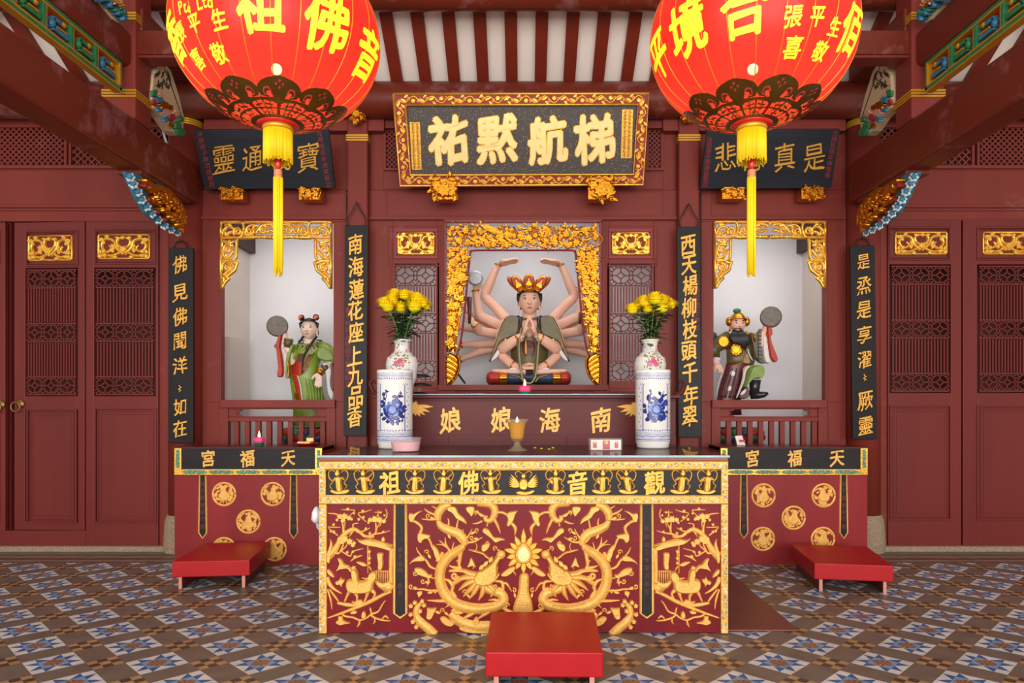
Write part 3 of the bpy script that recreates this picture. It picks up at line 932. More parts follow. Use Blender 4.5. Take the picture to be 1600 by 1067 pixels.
def mir(pts, on):
    return [(2 * 815.5 - x, y) for x, y in pts] if on else pts
def carved_bracket(s, lab):
    """gilt bracket with blue cloud edge under the tie beam, against the column"""
    fl = s > 0
    pl = Plane((s * 3.24, 0, 0), (-s, 0, 0))
    t = thing('carved_bracket', 'gilt carved bracket with blue cloud edge under the %s tie beam' % lab, 'bracket', (s * 3.34, 6.9, 2.9))
    out = [(196, 268), (214, 270), (232, 284), (262, 292), (282, 312), (290, 342), (286, 366), (276, 366), (262, 358), (246, 348), (228, 332), (214, 308), (204, 286)]
    q = MB(); q.prism(pl, mir(out, fl), -.035, 0); q.build('bracket_body', 'blue', t, bevel=.006)
    q = MB(); q.prism(pl, mir([(222, 284), (238, 288), (262, 294), (282, 314), (289, 342), (285, 364), (270, 354), (252, 336), (236, 314)], fl), 0, .012); q.build('gilt_ground', 'gold_deep', t, bevel=.004)
    for k, (x, y, r) in enumerate(((201, 276, 8), (206, 287, 8), (213, 299, 8), (219, 311, 8), (227, 322, 8), (235, 333, 7.5), (245, 343, 7), (255, 352, 7), (266, 359, 6), (276, 364, 5))):
        D_ = 3.24 * F / (CX - x)
        pc = depth(D_ - .015)
        q = MB(); q.puff(pc, mir(flowershape(x, y, r, 6, x), fl), .02, t0=-.03, smooth=1); c_ = q.build('cloud_edge', 'blue_white', t)
        q = MB(); q.puff(pc, mir(flowershape(x + 1.5, y - .5, r * .68, 5, x), fl), .012, t0=-.008, smooth=1); q.build('cloud_heart', 'blue', c_)
    q = MB()
    rr = random.Random(3)
    for x, y, l, w, a in ((216, 278, 26, 10, .8), (222, 285, 30, 12, .9), (235, 296, 34, 13, 1.0), (250, 300, 36, 13, 1.1), (262, 304, 40, 12, 1.25), (274, 314, 42, 10, 1.4), (228, 306, 26, 10, .9), (242, 322, 28, 10, .8), (256, 334, 26, 10, .7)):
        q.puff(pl, mir(leafshape(x, y, l, w, a), fl), .06, smooth=1)
    for k in range(16):
        x, y = 228 + rr.random() * 50, 0
        y = 292 + (x - 228) * .75 + rr.random() * 26
        q.ribbon(pl, mir(spiral(x, y, 5 + rr.random() * 3, 1.2, rr.random() * 6, n=9), fl), 2.6, .035, sub=1, t0=.045)
    q.build('gilt_figure_carving', 'gold_deep', t)
    q = MB()
    for x, y in ((219, 290), (226, 312), (238, 331), (250, 343)): q.puff(pl, mir(flowershape(x, y, 4, 5), fl), .05, smooth=1)
    q.build('red_flower', 'red_ink', t)
carved_bracket(-1, 'left'); carved_bracket(1, 'right')
def bamboo_bracket(s, lab):
    fl = s > 0
    pl = Plane((s * 3.20, 0, 0), (-s, 0, 0))
    t = thing('painted_bracket', 'painted bracket with ink bamboo on cream and a carved colourful edge on the %s' % lab, 'bracket', (s * 3.3, 6.6, 3.9))
    out = [(240, 118), (248, 100), (258, 98), (268, 112), (280, 150), (288, 184), (286, 206), (278, 212), (270, 205), (256, 184), (240, 168), (237, 150)]
    q = MB(); q.prism(pl, mir(out, fl), -.1, 0); q.build('bracket_body', 'bamboo_ground', t, bevel=.006)
    q = MB()
    q.ribbon(pl, mir([(286, 190), (278, 165), (266, 130), (256, 104)], fl), [1, 1.2, 1.2, 1], .004)
    rr = random.Random(5)
    for k in range(26):
        x, y = 248 + rr.random() * 18, 108 + rr.random() * 24
        q.puff(pl, mir(leafshape(x, y, 8 + rr.random() * 5, 2.4, 1.2 + rr.random() * 1.6), fl), .003, smooth=1)
    q.build('ink_bamboo', 'ink', t)
    mats = ('green', 'blue', 'gold_deep', 'carved_pink', 'red_ink')
    names = ('carved_leaf', 'carved_cloud', 'carved_scroll', 'carved_petal', 'carved_berry')
    for k, (x, y, r) in enumerate(((240, 146, 7), (246, 156, 7), (252, 164, 8), (258, 176, 8), (266, 184, 7), (274, 196, 7), (248, 170, 6), (262, 168, 6), (272, 176, 6), (240, 160, 6), (280, 186, 5), (255, 186, 5), (266, 196, 5), (246, 148, 5))):
        q = MB(); q.puff(pl, mir(flowershape(x, y, r, 5, k), fl), .018 + .006 * (k % 3), smooth=1); q.build(names[k % 5], mats[k % 5], t)
    q = MB(); q.puff(pl, mir([(268, 196), (276, 192), (288, 206), (284, 214), (276, 213)], fl), .025, smooth=1); q.build('carved_leaf', 'green', t)
bamboo_bracket(-1, 'left'); bamboo_bracket(1, 'right')
def small_bracket(s, lab):
    fl = s > 0
    pl = Plane((s * 3.24, 0, 0), (-s, 0, 0))
    t = thing('carved_bracket', 'colourful carved bracket cut by the upper edge of the photo beside the %s strut' % lab, 'bracket', (s * 3.3, 5.8, 4.7))
    out = [(120, -30), (180, -30), (192, 0), (190, 24), (186, 36), (176, 30), (160, 8), (140, -8)]
    q = MB(); q.prism(pl, mir(out, fl), -.08, 0); q.build('bracket_body', 'bamboo_ground', t, bevel=.004)
    for nm, mt, lst in (('cloud_scroll', 'blue', ((150, -4, 8), (164, 6, 7), (178, 18, 7), (184, 28, 5))), ('gilt_scroll', 'gold_deep', ((157, -10, 6), (170, 4, 6), (178, 8, 5))), ('green_leaf', 'green', ((144, -14, 6), (172, 14, 5), (183, 20, 4)))):
        q = MB()
        for x, y, r in lst:
            q.puff(pl, mir(flowershape(x, y, r, 5, x), fl), .05, smooth=1); q.ribbon(pl, mir(spiral(x, y, r, 1.3, x, n=10), fl), 2.2, .03, sub=1, t0=.045)
        q.build(nm, mt, t)
small_bracket(-1, 'left'); small_bracket(1, 'right')
q = MB()
for px_, py_ in ((558, 180), (1077, 180)):
    t = thing('gilt_bracket', 'small gilt floral bracket on top of the square column %s the plaque' % ('left of' if px_ < 800 else 'right of'), 'bracket', W(px_, py_ + 12, 7.1))
    q = MB(); rr = random.Random(px_); pz = depth(7.1)
    for k in range(26):
        a = rr.random() * 6.28; r_ = 11 * sqrt(rr.random()); x, y = px_ + cos(a) * r_, py_ + sin(a) * r_
        q.puff(pz, leafshape(x, y, 8, 4, rr.random() * 6.28), .03, t0=rr.random() * .02 - .02, smooth=1)
        q.ribbon(pz, spiral(x, y, 4, 1.1, a, n=8), 1.8, .02, t0=rr.random() * .03 - .02, sub=1)
    q.puff(pz, flowershape(px_, py_, 8, 7), .05, smooth=1); q.puff(pz, flowershape(px_, py_, 11, 5), .03, t0=-.08, smooth=1)
    q.build('gilt_flower', 'gold_deep', t)

# ------------------------------------------------------------------ lattice, gilt panels and doors
FRET = []
def _fret():
    o = [(.3, .08), (.7, .08), (.92, .3), (.92, .7), (.7, .92), (.3, .92), (.08, .7), (.08, .3)]
    L_ = [(o[i], o[(i + 1) % 8]) for i in range(8)]
    L_ += [((.5, 0), (.5, .3)), ((.5, .7), (.5, 1)), ((0, .5), (.3, .5)), ((.7, .5), (1, .5))]
    d = [(.5, .3), (.7, .5), (.5, .7), (.3, .5)]
    L_ += [(d[i], d[(i + 1) % 4]) for i in range(4)]
    L_ += [((0, 0), (.19, .19)), ((1, 0), (.81, .19)), ((0, 1), (.19, .81)), ((1, 1), (.81, .81))]
    L_ += [((0, .22), (.08, .3)), ((.22, 0), (.3, .08)), ((1, .22), (.92, .3)), ((.78, 0), (.7, .08)), ((0, .78), (.08, .7)), ((.22, 1), (.3, .92)), ((1, .78), (.92, .7)), ((.78, 1), (.7, .92))]
    return L_
FRET = _fret()
def fret(q, x0, y0, x1, y1, nx, ny, D, w=1.7):
    for i in range(nx):
        for j in range(ny):
            cx0, cy0 = x0 + (x1 - x0) * i / nx, y0 + (y1 - y0) * j / ny
            sx, sy = (x1 - x0) / nx, (y1 - y0) / ny
            for a, b in FRET:
                q.bar(W(cx0 + a[0] * sx, cy0 + a[1] * sy, D), W(cx0 + b[0] * sx, cy0 + b[1] * sy, D), w * D / F, .016, up=(0, -1, 0))
def lattice(q, x0, x1, bands, D, nbar, nx=3, bw=2.2):
    """bands: list of (y0, y1, 'f'|'b')"""
    for y0, y1, k in bands:
        if k == 'f':
            fret(q, x0, y0 + 1, x1, y1 - 1, nx, 1, D)
            q.wbox(x0, y0 - 1, x1, y0 + 1, D - .01, D + .01); q.wbox(x0, y1 - 1, x1, y1 + 1, D - .01, D + .01)
        else:
            for i in range(nbar):
                c = x0 + (x1 - x0) * (i + .5) / nbar
                q.wbox(c - bw / 2, y0, c + bw / 2, y1, D - .008, D + .008)
def gilt_panel(pl, x0, y0, x1, y1, parent, name='gilt_carving', material='gold', border=3.2):
    q = MB()
    w, h = x1 - x0, y1 - y0
    cx, cy = (x0 + x1) / 2, (y0 + y1) / 2
    q.ribbon(pl, [(x0 + 3, y0 + 1), (x1 - 3, y0 + 1), (x1 - 1, y0 + 3), (x1 - 1, y1 - 3), (x1 - 3, y1 - 1), (x0 + 3, y1 - 1), (x0 + 1, y1 - 3), (x0 + 1, y0 + 3), (x0 + 3, y0 + 1)], border, .014, sub=1)
    for s in (-1, 1):
        q.ribbon(pl, [(cx + s * 1, cy + h * .30), (cx + s * w * .14, cy + h * .05), (cx + s * w * .2, cy - h * .25), (cx + s * w * .36, cy - h * .3), (cx + s * w * .42, cy - h * .02), (cx + s * w * .34, cy + h * .2), (cx + s * w * .24, cy + h * .1), (cx + s * w * .28, cy - h * .06)], [5.2, 5.6, 5.4, 5.2, 5, 4.6, 4, 3], .022)
        q.ribbon(pl, [(cx, cy - h * .38), (cx + s * w * .12, cy - h * .28), (cx + s * w * .1, cy - h * .05), (cx, cy + h * .05)], [4, 5.4, 5, 4], .024)
        q.ribbon(pl, [(cx + s * w * .06, cy + h * .2), (cx + s * w * .22, cy + h * .36), (cx + s * w * .4, cy + h * .32), (cx + s * w * .46, cy + h * .42)], [4, 5, 4, 2.6], .018)
        for (fx, fy, l, a) in ((.44, -.36, 8, 2.4), (.44, .1, 7, 1.6), (.3, .32, 7, .4), (.18, .26, 7, -1), (.05, -.3, 8, -.3), (.26, -.42, 7, .2), (.16, .02, 8, .9), (.36, -.06, 6, -1.4), (.47, .3, 7, 2.2), (.1, .4, 7, .3), (.33, .12, 7, .8), (.4, -.2, 7, -.6), (.22, -.12, 7, 1.9)):
            q.puff(pl, leafshape(cx + s * fx * w, cy + fy * h, l * 1.25, 6, a if s > 0 else pi - a), .02, smooth=1)
    q.puff(pl, flowershape(cx, cy + h * .12, h * .17, 6), .03, smooth=1)
    q.puff(pl, flowershape(cx, cy - h * .34, h * .1, 5), .026, smooth=1)
    q.build(name, material, parent)

def door_leaf(name, label, x0, x1, g, l, p, ytop, ybot, D=7.27, ajar=0.0, hinge=None, handle=None, nbar=16):
    hx = W(x1 if hinge == 'r' else x0, 628, D).x
    t = thing(name, label, 'door', (hx, D, 0.0), kind='structure')
    q = MB()
    yy = [ytop, g[1] - 8, g[3] + 8, l[1] - 3, l[3] + 4, p[1] - 2, p[3] + 2, ybot]
    th = D + .05
    q.wbox(x0, ytop, l[0] - 3, ybot, D, th); q.wbox(l[2] + 3, ytop, x1, ybot, D, th)
    for a, b in ((ytop, g[1] - 8), (g[3] + 8, l[1] - 3), (l[3] + 3, p[1]), (p[3], ybot)):
        q.wbox(l[0] - 3, a, l[2] + 3, b, D, th)
    q.build('stile_frame', 'door', t, bevel=.004)
    q = MB(); q.wbox(l[0] - 3, g[1] - 8, l[2] + 3, g[3] + 8, D + .02, D + .04)
    mould(q, l[0] - 3, g[1] - 8, l[2] + 3, g[3] + 8, w=2.2, D=D, h=.01); mould(q, l[0] - 1, g[1] - 5, l[2] + 1, g[3] + 5, w=1.5, D=D + .012, h=.012)
    q.build('upper_panel', 'door', t, bevel=.002)
    gilt_panel(depth(D + .015), g[0], g[1], g[2], g[3], t)
    q = MB()
    hgt = l[3] - l[1]
    ys = [l[1] + hgt * f for f in (0, .145, .155, .42, .43, .575, .585, .85, .858, 1)]
    bands = [(ys[0], ys[1], 'f'), (ys[2], ys[3], 'b'), (ys[4], ys[5], 'f'), (ys[6], ys[7], 'b'), (ys[8], ys[9], 'f')]
    lattice(q, l[0], l[2], bands, D + .025, nbar)
    q.build('lattice', 'door', t)
    q = MB(); q.wbox(p[0], p[1], p[2], p[3], D + .015, D + .04)
    mould(q, p[0] - 1, p[1] - 1, p[2] + 1, p[3] + 1, w=2.2, D=D + .002, h=.012); mould(q, p[0] + 4, p[1] + 4, p[2] - 4, p[3] - 4, w=1.4, D=D + .015, h=.008)
    mould(q, p[0] + 9, p[1] + 9, p[2] - 9, p[3] - 9, w=.9, D=D + .015, h=.005)
    q.build('lower_panel', 'door', t, bevel=.002)
    if handle:
        hx_, hy_ = handle
        c = W(hx_, hy_, D)
        q = MB(); q.lathe((0, 0, 0), [(.03, 0), (.045, .006), (.04, .014), (.02, .02), (.012, .03)], 24)
        for i, v in enumerate(q.v): q.v[i] = Vector((c.x + v.x, D - v.z, c.z + v.y))
        h = q.build('handle_plate', 'brass', t)
        q = MB(); n = 24
        q.tube([(c.x - .03 + .048 * cos(2 * pi * i / n), D - .035, c.z - .03 + .048 * sin(2 * pi * i / n)) for i in range(n + 1)], .0075, n=8, cap=False)
        q.build('handle_ring', 'brass', h)
    if ajar: t.rotation_euler.z = ajar
    return t
door_leaf('door_1', 'door leaf cut by the left edge of the photo with a brass ring', -92, 8, (-80, 366, -4, 405), (-84, 421, -4, 616), (-84, 640, -2, 816), 347, 830, D=7.28, handle=(2, 632))
door_leaf('door_2', 'left maroon door leaf standing slightly ajar with brass ring handle', 17, 132, (40, 367, 113, 407), (38, 421, 118, 616), (38, 640, 118, 816), 346, 829, D=7.26, ajar=radians(-3.5), hinge='r', handle=(28, 631), nbar=18)
door_leaf('door_3', 'closed maroon door leaf beside the leftmost hanging board', 134, 247, (153, 366, 235, 405), (150, 421, 240, 616), (148, 638, 243, 816), 346, 857, nbar=18)
door_leaf('door_4', 'maroon door leaf beside the rightmost hanging board', 1388, 1502, (1398, 362, 1480, 398), (1393, 416, 1483, 611), (1392, 634, 1486, 812), 343, 857, nbar=18)
door_leaf('door_5', 'maroon door leaf cut by the right edge of the photo', 1505, 1636, (1535, 362, 1612, 398), (1530, 416, 1616, 611), (1528, 634, 1620, 812), 343, 857, nbar=18)
q = MB(); q.wbox(132, 346, 134.5, 857, 7.33, 7.37); q.wbox(8, 346, 17.5, 857, 7.36, 7.4); q.wbox(1502, 343, 1505, 857, 7.33, 7.37); q.wbox(-94, 829, 134, 857, 7.27, 7.34)
tag(q.build('trim_10', 'door'), 'door frame posts and bottom rail of the folding doors', 'door frame', kind='structure')

# lattice screens left and right of the shrine
for (x0, x1, gx0, gx1, lab) in ((617, 681, 622, 678, 'left'), (954, 1018, 957, 1014, 'right')):
    t = thing('lattice_screen', 'pierced maroon fretwork screen just %s of the gilded shrine frame' % lab, 'lattice screen', W((x0 + x1) / 2, 606, 7.32))
    q = MB()
    q.wbox(x0 - 5, 411, x0, 607, 7.30, 7.35); q.wbox(x1, 411, x1 + 5, 607, 7.30, 7.35)
    lattice(q, x0, x1, [(415, 446, 'f'), (448, 488, 'b'), (490, 521, 'f'), (523, 562, 'b'), (564, 596, 'f')], 7.32, 14, nx=2, bw=2.2)
    q.wbox(x0, 596, x1, 607, 7.30, 7.35)
    q.build('lattice', 'maroon', t)
    t = thing('gilt_grille', 'gilt scrollwork grille in a red frame above the %s fretwork screen' % lab, 'carving', W((gx0 + gx1) / 2, 405, 7.3))
    q = MB()
    for b in ((gx0 - 6, 357, gx1 + 6, 362), (gx0 - 6, 399, gx1 + 6, 404), (gx0 - 6, 362, gx0 - 2, 399), (gx1 + 2, 362, gx1 + 6, 399)): q.wbox(*b, 7.28, 7.31)
    q.build('red_frame', 'frame_red', t, bevel=.003)
    gilt_panel(depth(7.295), gx0 - 1, 363, gx1 + 1, 398, t, 'scrollwork')
# ------------------------------------------------------------------ the great plaque
def tilted(px, py_b, Db, py_t, Dt):
    """plane through the bottom edge at depth Db and the top edge at depth Dt (a board leaning forward)"""
    b, t_ = W(px, py_b, Db), W(px, py_t, Dt)
    d = t_ - b
    n = Vector((0, -d.z, d.y))
    if n.y > 0: n = -n
    return Plane(b, n)
def quad_board(q, pl, c, t0, t1):
    q.prism(pl, c, t0, t1)
def lerp2(a, b, t): return (a[0] + (b[0] - a[0]) * t, a[1] + (b[1] - a[1]) * t)
def inset_quad(c, m):
    cx = sum(p[0] for p in c) / 4; cy = sum(p[1] for p in c) / 4
    return [(p[0] + (m if p[0] < cx else -m), p[1] + (m if p[1] < cy else -m)) for p in c]

PL = tilted(815, 289, 7.10, 146, 6.76)
t = thing('carved_plaque', 'great black plaque with four pale gold characters in a carved red and gold frame', 'plaque', PL(815, 289))
oc = [(615, 147), (1013, 146), (1004, 288), (626, 290)]
ic = [(634, 164), (996, 163), (989, 272), (642, 273)]
q = MB(); q.prism(PL, inset_quad(oc, 8), -.04, 0.0)
M['speckled_black'] = mat('speckled_black_ground', rgb(70, 62, 58), 0.45, scale=60, amt=0.3, wear_gloss=rgb(180, 150, 90), wamt=2.0)
def speckle(m):
    nt = m.node_tree; N, L = nt.nodes, nt.links
    b = N['Principled BSDF']
    src = b.inputs['Base Color'].links[0].from_socket
    tc = N.new('ShaderNodeTexCoord'); v = N.new('ShaderNodeTexVoronoi'); v.inputs['Scale'].default_value = 55
    L.new(tc.outputs['Object'], v.inputs['Vector'])
    lt = N.new('ShaderNodeMath'); lt.operation = 'LESS_THAN'; lt.inputs[1].default_value = 0.17
    L.new(v.outputs['Distance'], lt.inputs[0])
    mx = N.new('ShaderNodeMix'); mx.data_type = 'RGBA'
    L.new(lt.outputs[0], mx.inputs['Factor']); L.new(src, mx.inputs['A']); mx.inputs['B'].default_value = rgb(190, 166, 112)
    L.new(mx.outputs['Result'], b.inputs['Base Color'])
speckle(M['speckled_black'])
q.build('ground_board', 'speckled_black', t)
# frame: red ground with gilt edges and scroll carving
q = MB()
for i in range(4):
    j = (i + 1) % 4
    q.prism(PL, [oc[i], oc[j], ic[j], ic[i]], -.03, .022)
fr = q.build('frame', 'frame_red', t)
q = MB()
q.ribbon(PL, oc + [oc[0]], 4.2, .02, sub=1, t0=.02); q.ribbon(PL, ic + [ic[0]], 4.2, .026, sub=1, t0=.02)
q.build('gilt_edge', 'gold', fr)
q = MB()
rr = random.Random(2)
def vine(q, pl, a, b, amp, n, w, t0, seed):
    rr = random.Random(seed)
    dx, dy = b[0] - a[0], b[1] - a[1]
    l = sqrt(dx * dx + dy * dy); ux, uy = dx / l, dy / l; nx, ny = -uy, ux
    pts = []
    for i in range(n * 4 + 1):
        s = l * i / (n * 4); o = amp * sin(i / 4 * pi)
        pts.append((a[0] + ux * s + nx * o, a[1] + uy * s + ny * o))
    q.ribbon(pl, pts, w, .012, t0=t0, sub=2)
    for i in range(n):
        s = l * (i + .5) / n; sg = 1 if i % 2 == 0 else -1
        cx_, cy_ = a[0] + ux * s - nx * sg * amp * .35, a[1] + uy * s - ny * sg * amp * .35
        ang = atan2(uy, ux)
        if i % 3 == 1: q.puff(pl, flowershape(cx_, cy_, amp * .85, 6, rr.random()), .018, t0=t0, smooth=1)
        else:
            q.puff(pl, leafshape(cx_ - ux * 6, cy_ - uy * 6, 13, 5.5, ang + sg * .5), .014, t0=t0, smooth=1)
            q.puff(pl, leafshape(cx_, cy_, 11, 4.5, ang - sg * .8), .014, t0=t0, smooth=1)
        q.ribbon(pl, spiral(cx_ + ux * 7, cy_ + uy * 7, amp * .6, 1.2, rr.random() * 6, n=8), w * .8, .01, t0=t0, sub=1)
mid = [lerp2(o_, i_, .5) for o_, i_ in zip(oc, ic)]
vine(q, PL, mid[0], mid[1], 5.2, 26, 2.4, .022, 1); vine(q, PL, mid[3], mid[2], 5.2, 25, 2.4, .022, 2)
vine(q, PL, mid[0], mid[3], 5.0, 9, 2.4, .022, 3); vine(q, PL, mid[1], mid[2], 5.0, 9, 2.4, .022, 4)
q.build('scroll_carving', 'gold', fr)
for i, (ch, x, y, s, ro) in enumerate((('祐', 701, 218, 78, 0.02), ('黙', 777, 217, 78, 0.0), ('航', 856, 218, 76, 0.03), ('梯', 929, 217, 78, 0.04))):
    q = MB(); letters(q, PL, ch, x, y, s * .93, 0, .02, bold=.032, amt=.05, rot=ro, seed=i * 3.1, sx=.82)
    q2 = q.build('character', 'gold_pale', t)
    q = MB(); letters(q, PL, ch, x, y, s * .93, 0, .012, bold=.052, amt=.05, rot=ro, seed=i * 3.1, sx=.82)
    q.build('character_rim', 'gold', q2)
for (x0, y0, x1, y1) in ((640, 191, 657, 265), (972, 171, 990, 247)):
    q = MB()
    c = [(x0, y0), (x1 - 1, y0), (x1 + (2 if x0 < 800 else -3), y1), (x0 + (4 if x0 < 800 else -2), y1)]
    q.prism(PL, c, 0, .006)
    s = q.build('gilt_inscription', 'gold', t)
    q = MB(); rr = random.Random(x0)
    for k in range(12):
        for m in (0, 1):
            fx, fy = x0 + 5 + m * 7 + k * (.25 if x0 < 800 else -.2), y0 + 4 + k * (y1 - y0 - 8) / 11
            for d in range(3):
                q.ribbon(PL, [(fx - 2.4, fy - 2 + d * 2), (fx + 2.4, fy - 2.1 + d * 2)], .7, .003, t0=.006, sub=1)
            q.ribbon(PL, [(fx + rr.random() * 2 - 1, fy - 2.6), (fx, fy + 2.6)], .8, .003, t0=.006, sub=1)
    q.build('engraved_seal_lines', 'frame_red', s)

def gilt_lion(px, py, D, w, h, label, cat='bracket', seed=0):
    t = thing('gilt_bracket', label, cat, W(px, py + h / 2, D))
    pl = depth(D)
    rr = random.Random(seed)
    q = MB(); q.wbox(px - w * .46, py - h * .46, px + w * .46, py + h * .46, D, D + .14); q.build('backing_block', 'gold_deep', t, bevel=.006)
    q = MB()
    q.puff(pl, flowershape(px, py + h * .1, h * .36, 7), .035)
    q.puff(pl, flowershape(px - w * .26, py - h * .12, h * .26, 6), .03); q.puff(pl, flowershape(px + w * .28, py + h * .05, h * .3, 6), .03)
    for k in range(14):
        x, y = px + (rr.random() - .5) * w * .95, py + (rr.random() - .5) * h * .95
        q.ribbon(pl, spiral(x, y, h * .16, 1.2, rr.random() * 6, n=8), h * .07, .02, t0=.01, sub=1)
        q.puff(pl, leafshape(x, y, h * .3, h * .16, rr.random() * 6.28), .022, t0=.01, smooth=1)
    for s in (-1, 1): q.puff(pl, leafshape(px + s * w * .1, py - h * .4, w * .4, h * .18, (0.1 if s > 0 else pi - .1)), .03, smooth=1)
    q.build('carving', 'gold_deep', t)
gilt_lion(694, 295, 7.02, 42, 36, 'gilt carved animal bracket under the left end of the great plaque', seed=1)
gilt_lion(938, 295, 7.02, 42, 36, 'gilt carved animal bracket under the right end of the great plaque', seed=2)

# ------------------------------------------------------------------ black side signboards
def signboard(c, chars, redl, redr, label, nm='signboard'):
    pl = tilted((c[0][0] + c[1][0]) / 2, c[2][1], 7.12, c[0][1], 6.84)
    t = thing(nm, label, 'signboard', pl((c[0][0] + c[1][0]) / 2, c[2][1]))
    q = MB(); q.prism(pl, c, -.045, 0); q.build('board', 'black_sign', t, bevel=.004)
    for i, (ch, x, y, s) in enumerate(chars):
        q = MB(); letters(q, pl, ch, x, y, s, 0, .012, off=-.002, amt=.06, shear=.16, sx=.78, seed=i * 2.3 + 1); q.build('character', 'gold_char', t)
    for lst, a, b in ((redl[0], redl[1], redl[2]), (redr[0], redr[1], redr[2])):
        q = MB(); n = len(lst)
        for i, ch in enumerate(lst):
            x, y = lerp2(a, b, i / (n - 1)); letters(q, pl, ch, x, y, 8.6, 0, .002, off=-.006, amt=.05, seed=i)
        q.build('red_inscription', 'red_ink', t)
signboard([(302, 203), (513, 202), (523, 294), (319, 296)], [('靈', 350, 248, 44), ('通', 395, 247, 40), ('筏', 439, 247, 42), ('寶', 482, 245, 44)],
          ('沐恩弟子蔡鴻謨敬獻', (312, 210), (331, 288)), ('光緒拾伍年庚寅春立', (499, 208), (513, 288)), 'black signboard with four gold characters hung over the left niche')
signboard([(1105, 203), (1313, 202), (1299, 294), (1094, 295)], [('悲', 1133, 245, 42), ('慈', 1178, 246, 42), ('真', 1226, 245, 42), ('是', 1272, 246, 42)],
          ('沐恩弟子陳維岳敬獻', (1109, 218), (1102, 288)), ('光緒拾伍年庚寅春', (1305, 208), (1293, 274)), 'black signboard with four gold characters hung over the right niche')
for px, py, lab in ((362, 303, 'left end of the left black signboard'), (484, 303, 'right end of the left black signboard'), (1146, 302, 'left end of the right black signboard'), (1270, 302, 'right end of the right black signboard')):
    gilt_lion(px, py, 7.1, 38, 19, 'small gilt carved bracket under the ' + lab, seed=px)

# ------------------------------------------------------------------ hanging couplet boards
def couplet(x0, x1, y0, y1, D, chars, label, sizes, red=None, hookw=20, lean=0):
    pl = depth(D)
    t = thing('couplet_board', label, 'hanging board', W((x0 + x1) / 2, y1, D))
    q = MB(); q.prism(pl, [(x0, y0), (x1, y0), (x1 + lean, y1), (x0 + lean, y1)], -.04, 0); q.build('board', 'black_board', t, bevel=.004)
    n = len(chars)
    cx = (x0 + x1) / 2
    for i, (ch, y) in enumerate(chars):
        q = MB(); letters(q, pl, ch, cx + lean * (y - y0) / (y1 - y0) + ((i * 37) % 5 - 2) * .6, y, sizes if len(ch) else 10, 0, .012, off=0, bold=.02, amt=.06, shear=.14, sx=.72, seed=i * 1.7 + x0)
        q.build('character', 'gold_char', t)
    if red:
        q = MB()
        for i, ch in enumerate(red[0]): letters(q, pl, ch, red[1], red[2] + (red[3] - red[2]) * i / (len(red[0]) - 1), 9.5, 0, .002, off=-.006, seed=i)
        q.build('red_inscription', 'red_ink', t)
    q = MB()
    hw = hookw / 2
    if hookw > 22:
        q.tube([W(x, y, D + .02) for x, y in spline([(cx - hw, y0), (cx - hw - 1, y0 - 10), (cx - hw + 6, y0 - 22), (cx - 3, y0 - 30), (cx, y0 - 36), (cx + 3, y0 - 30), (cx + hw - 6, y0 - 22), (cx + hw + 1, y0 - 10), (cx + hw, y0)], [1] * 9, 4)[0]], .006, n=6)
    else:
        q.tube([W(x, y, D + .02) for x, y in spline([(cx - hw - 2, y0), (cx - hw, y0 - 5), (cx - hw + 3, y0 - 9), (cx, y0 - 10), (cx + hw - 3, y0 - 9), (cx + hw, y0 - 5), (cx + hw + 2, y0)], [1] * 7, 3)[0]], .009, n=6)
        q.ball(W(cx, y0 - 11, D + .02), .014, 8, 6)
    q.build('iron_hanger', 'iron', t)
    return t
couplet(539, 575, 352, 681, 7.12, list(zip('南海蓮花座上九品香', (382, 417, 452, 485, 519, 555, 587, 619, 651))), 'black hanging board with nine gold characters left of the shrine', 31,
        ('弟子林邦正敬獻于檳榔嶼立', 544, 484, 600), hookw=26, lean=-2)
couplet(1058, 1094, 354, 683, 7.12, list(zip('西天楊柳枝頭千年翠', (384, 414, 446, 481, 514, 548, 582, 617, 651))), 'black hanging board with nine gold characters right of the shrine', 31,
        ('中華民國壬申年', 1088, 442, 512), hookw=26, lean=2)
def outer(x0, x1, y0, y1, chars, label, lean):
    t = couplet(x0, x1, y0, y1, 7.08, [], label, 0, hookw=18, lean=lean)
    pl = depth(7.08)
    for i, (ch, y, s) in enumerate(chars):
        q = MB(); letters(q, pl, ch, (x0 + x1) / 2 + lean * (y - y0) / (y1 - y0), y, s, 0, .012, off=0, bold=.008, amt=.08, shear=.18, sx=.8, seed=i * 1.3 + x0); q.build('character', 'gold_char', t)
outer(263, 301, 387, 692, [('佛', 413, 27), ('見', 457, 27), ('佛', 495, 27), ('聞', 533, 25), ('洋', 571, 27), ('〻', 607, 11), ('如', 636, 25), ('在', 669, 27)], 'leftmost black hanging board, with eight thin gold characters', 0)
outer(1329, 1367, 383, 686, [('是', 409, 24), ('烝', 446, 28), ('是', 484, 27), ('享', 523, 28), ('濯', 562, 26), ('〻', 590, 11), ('厥', 626, 30), ('靈', 665, 28)], 'rightmost black hanging board, with eight thin gold characters', 4)

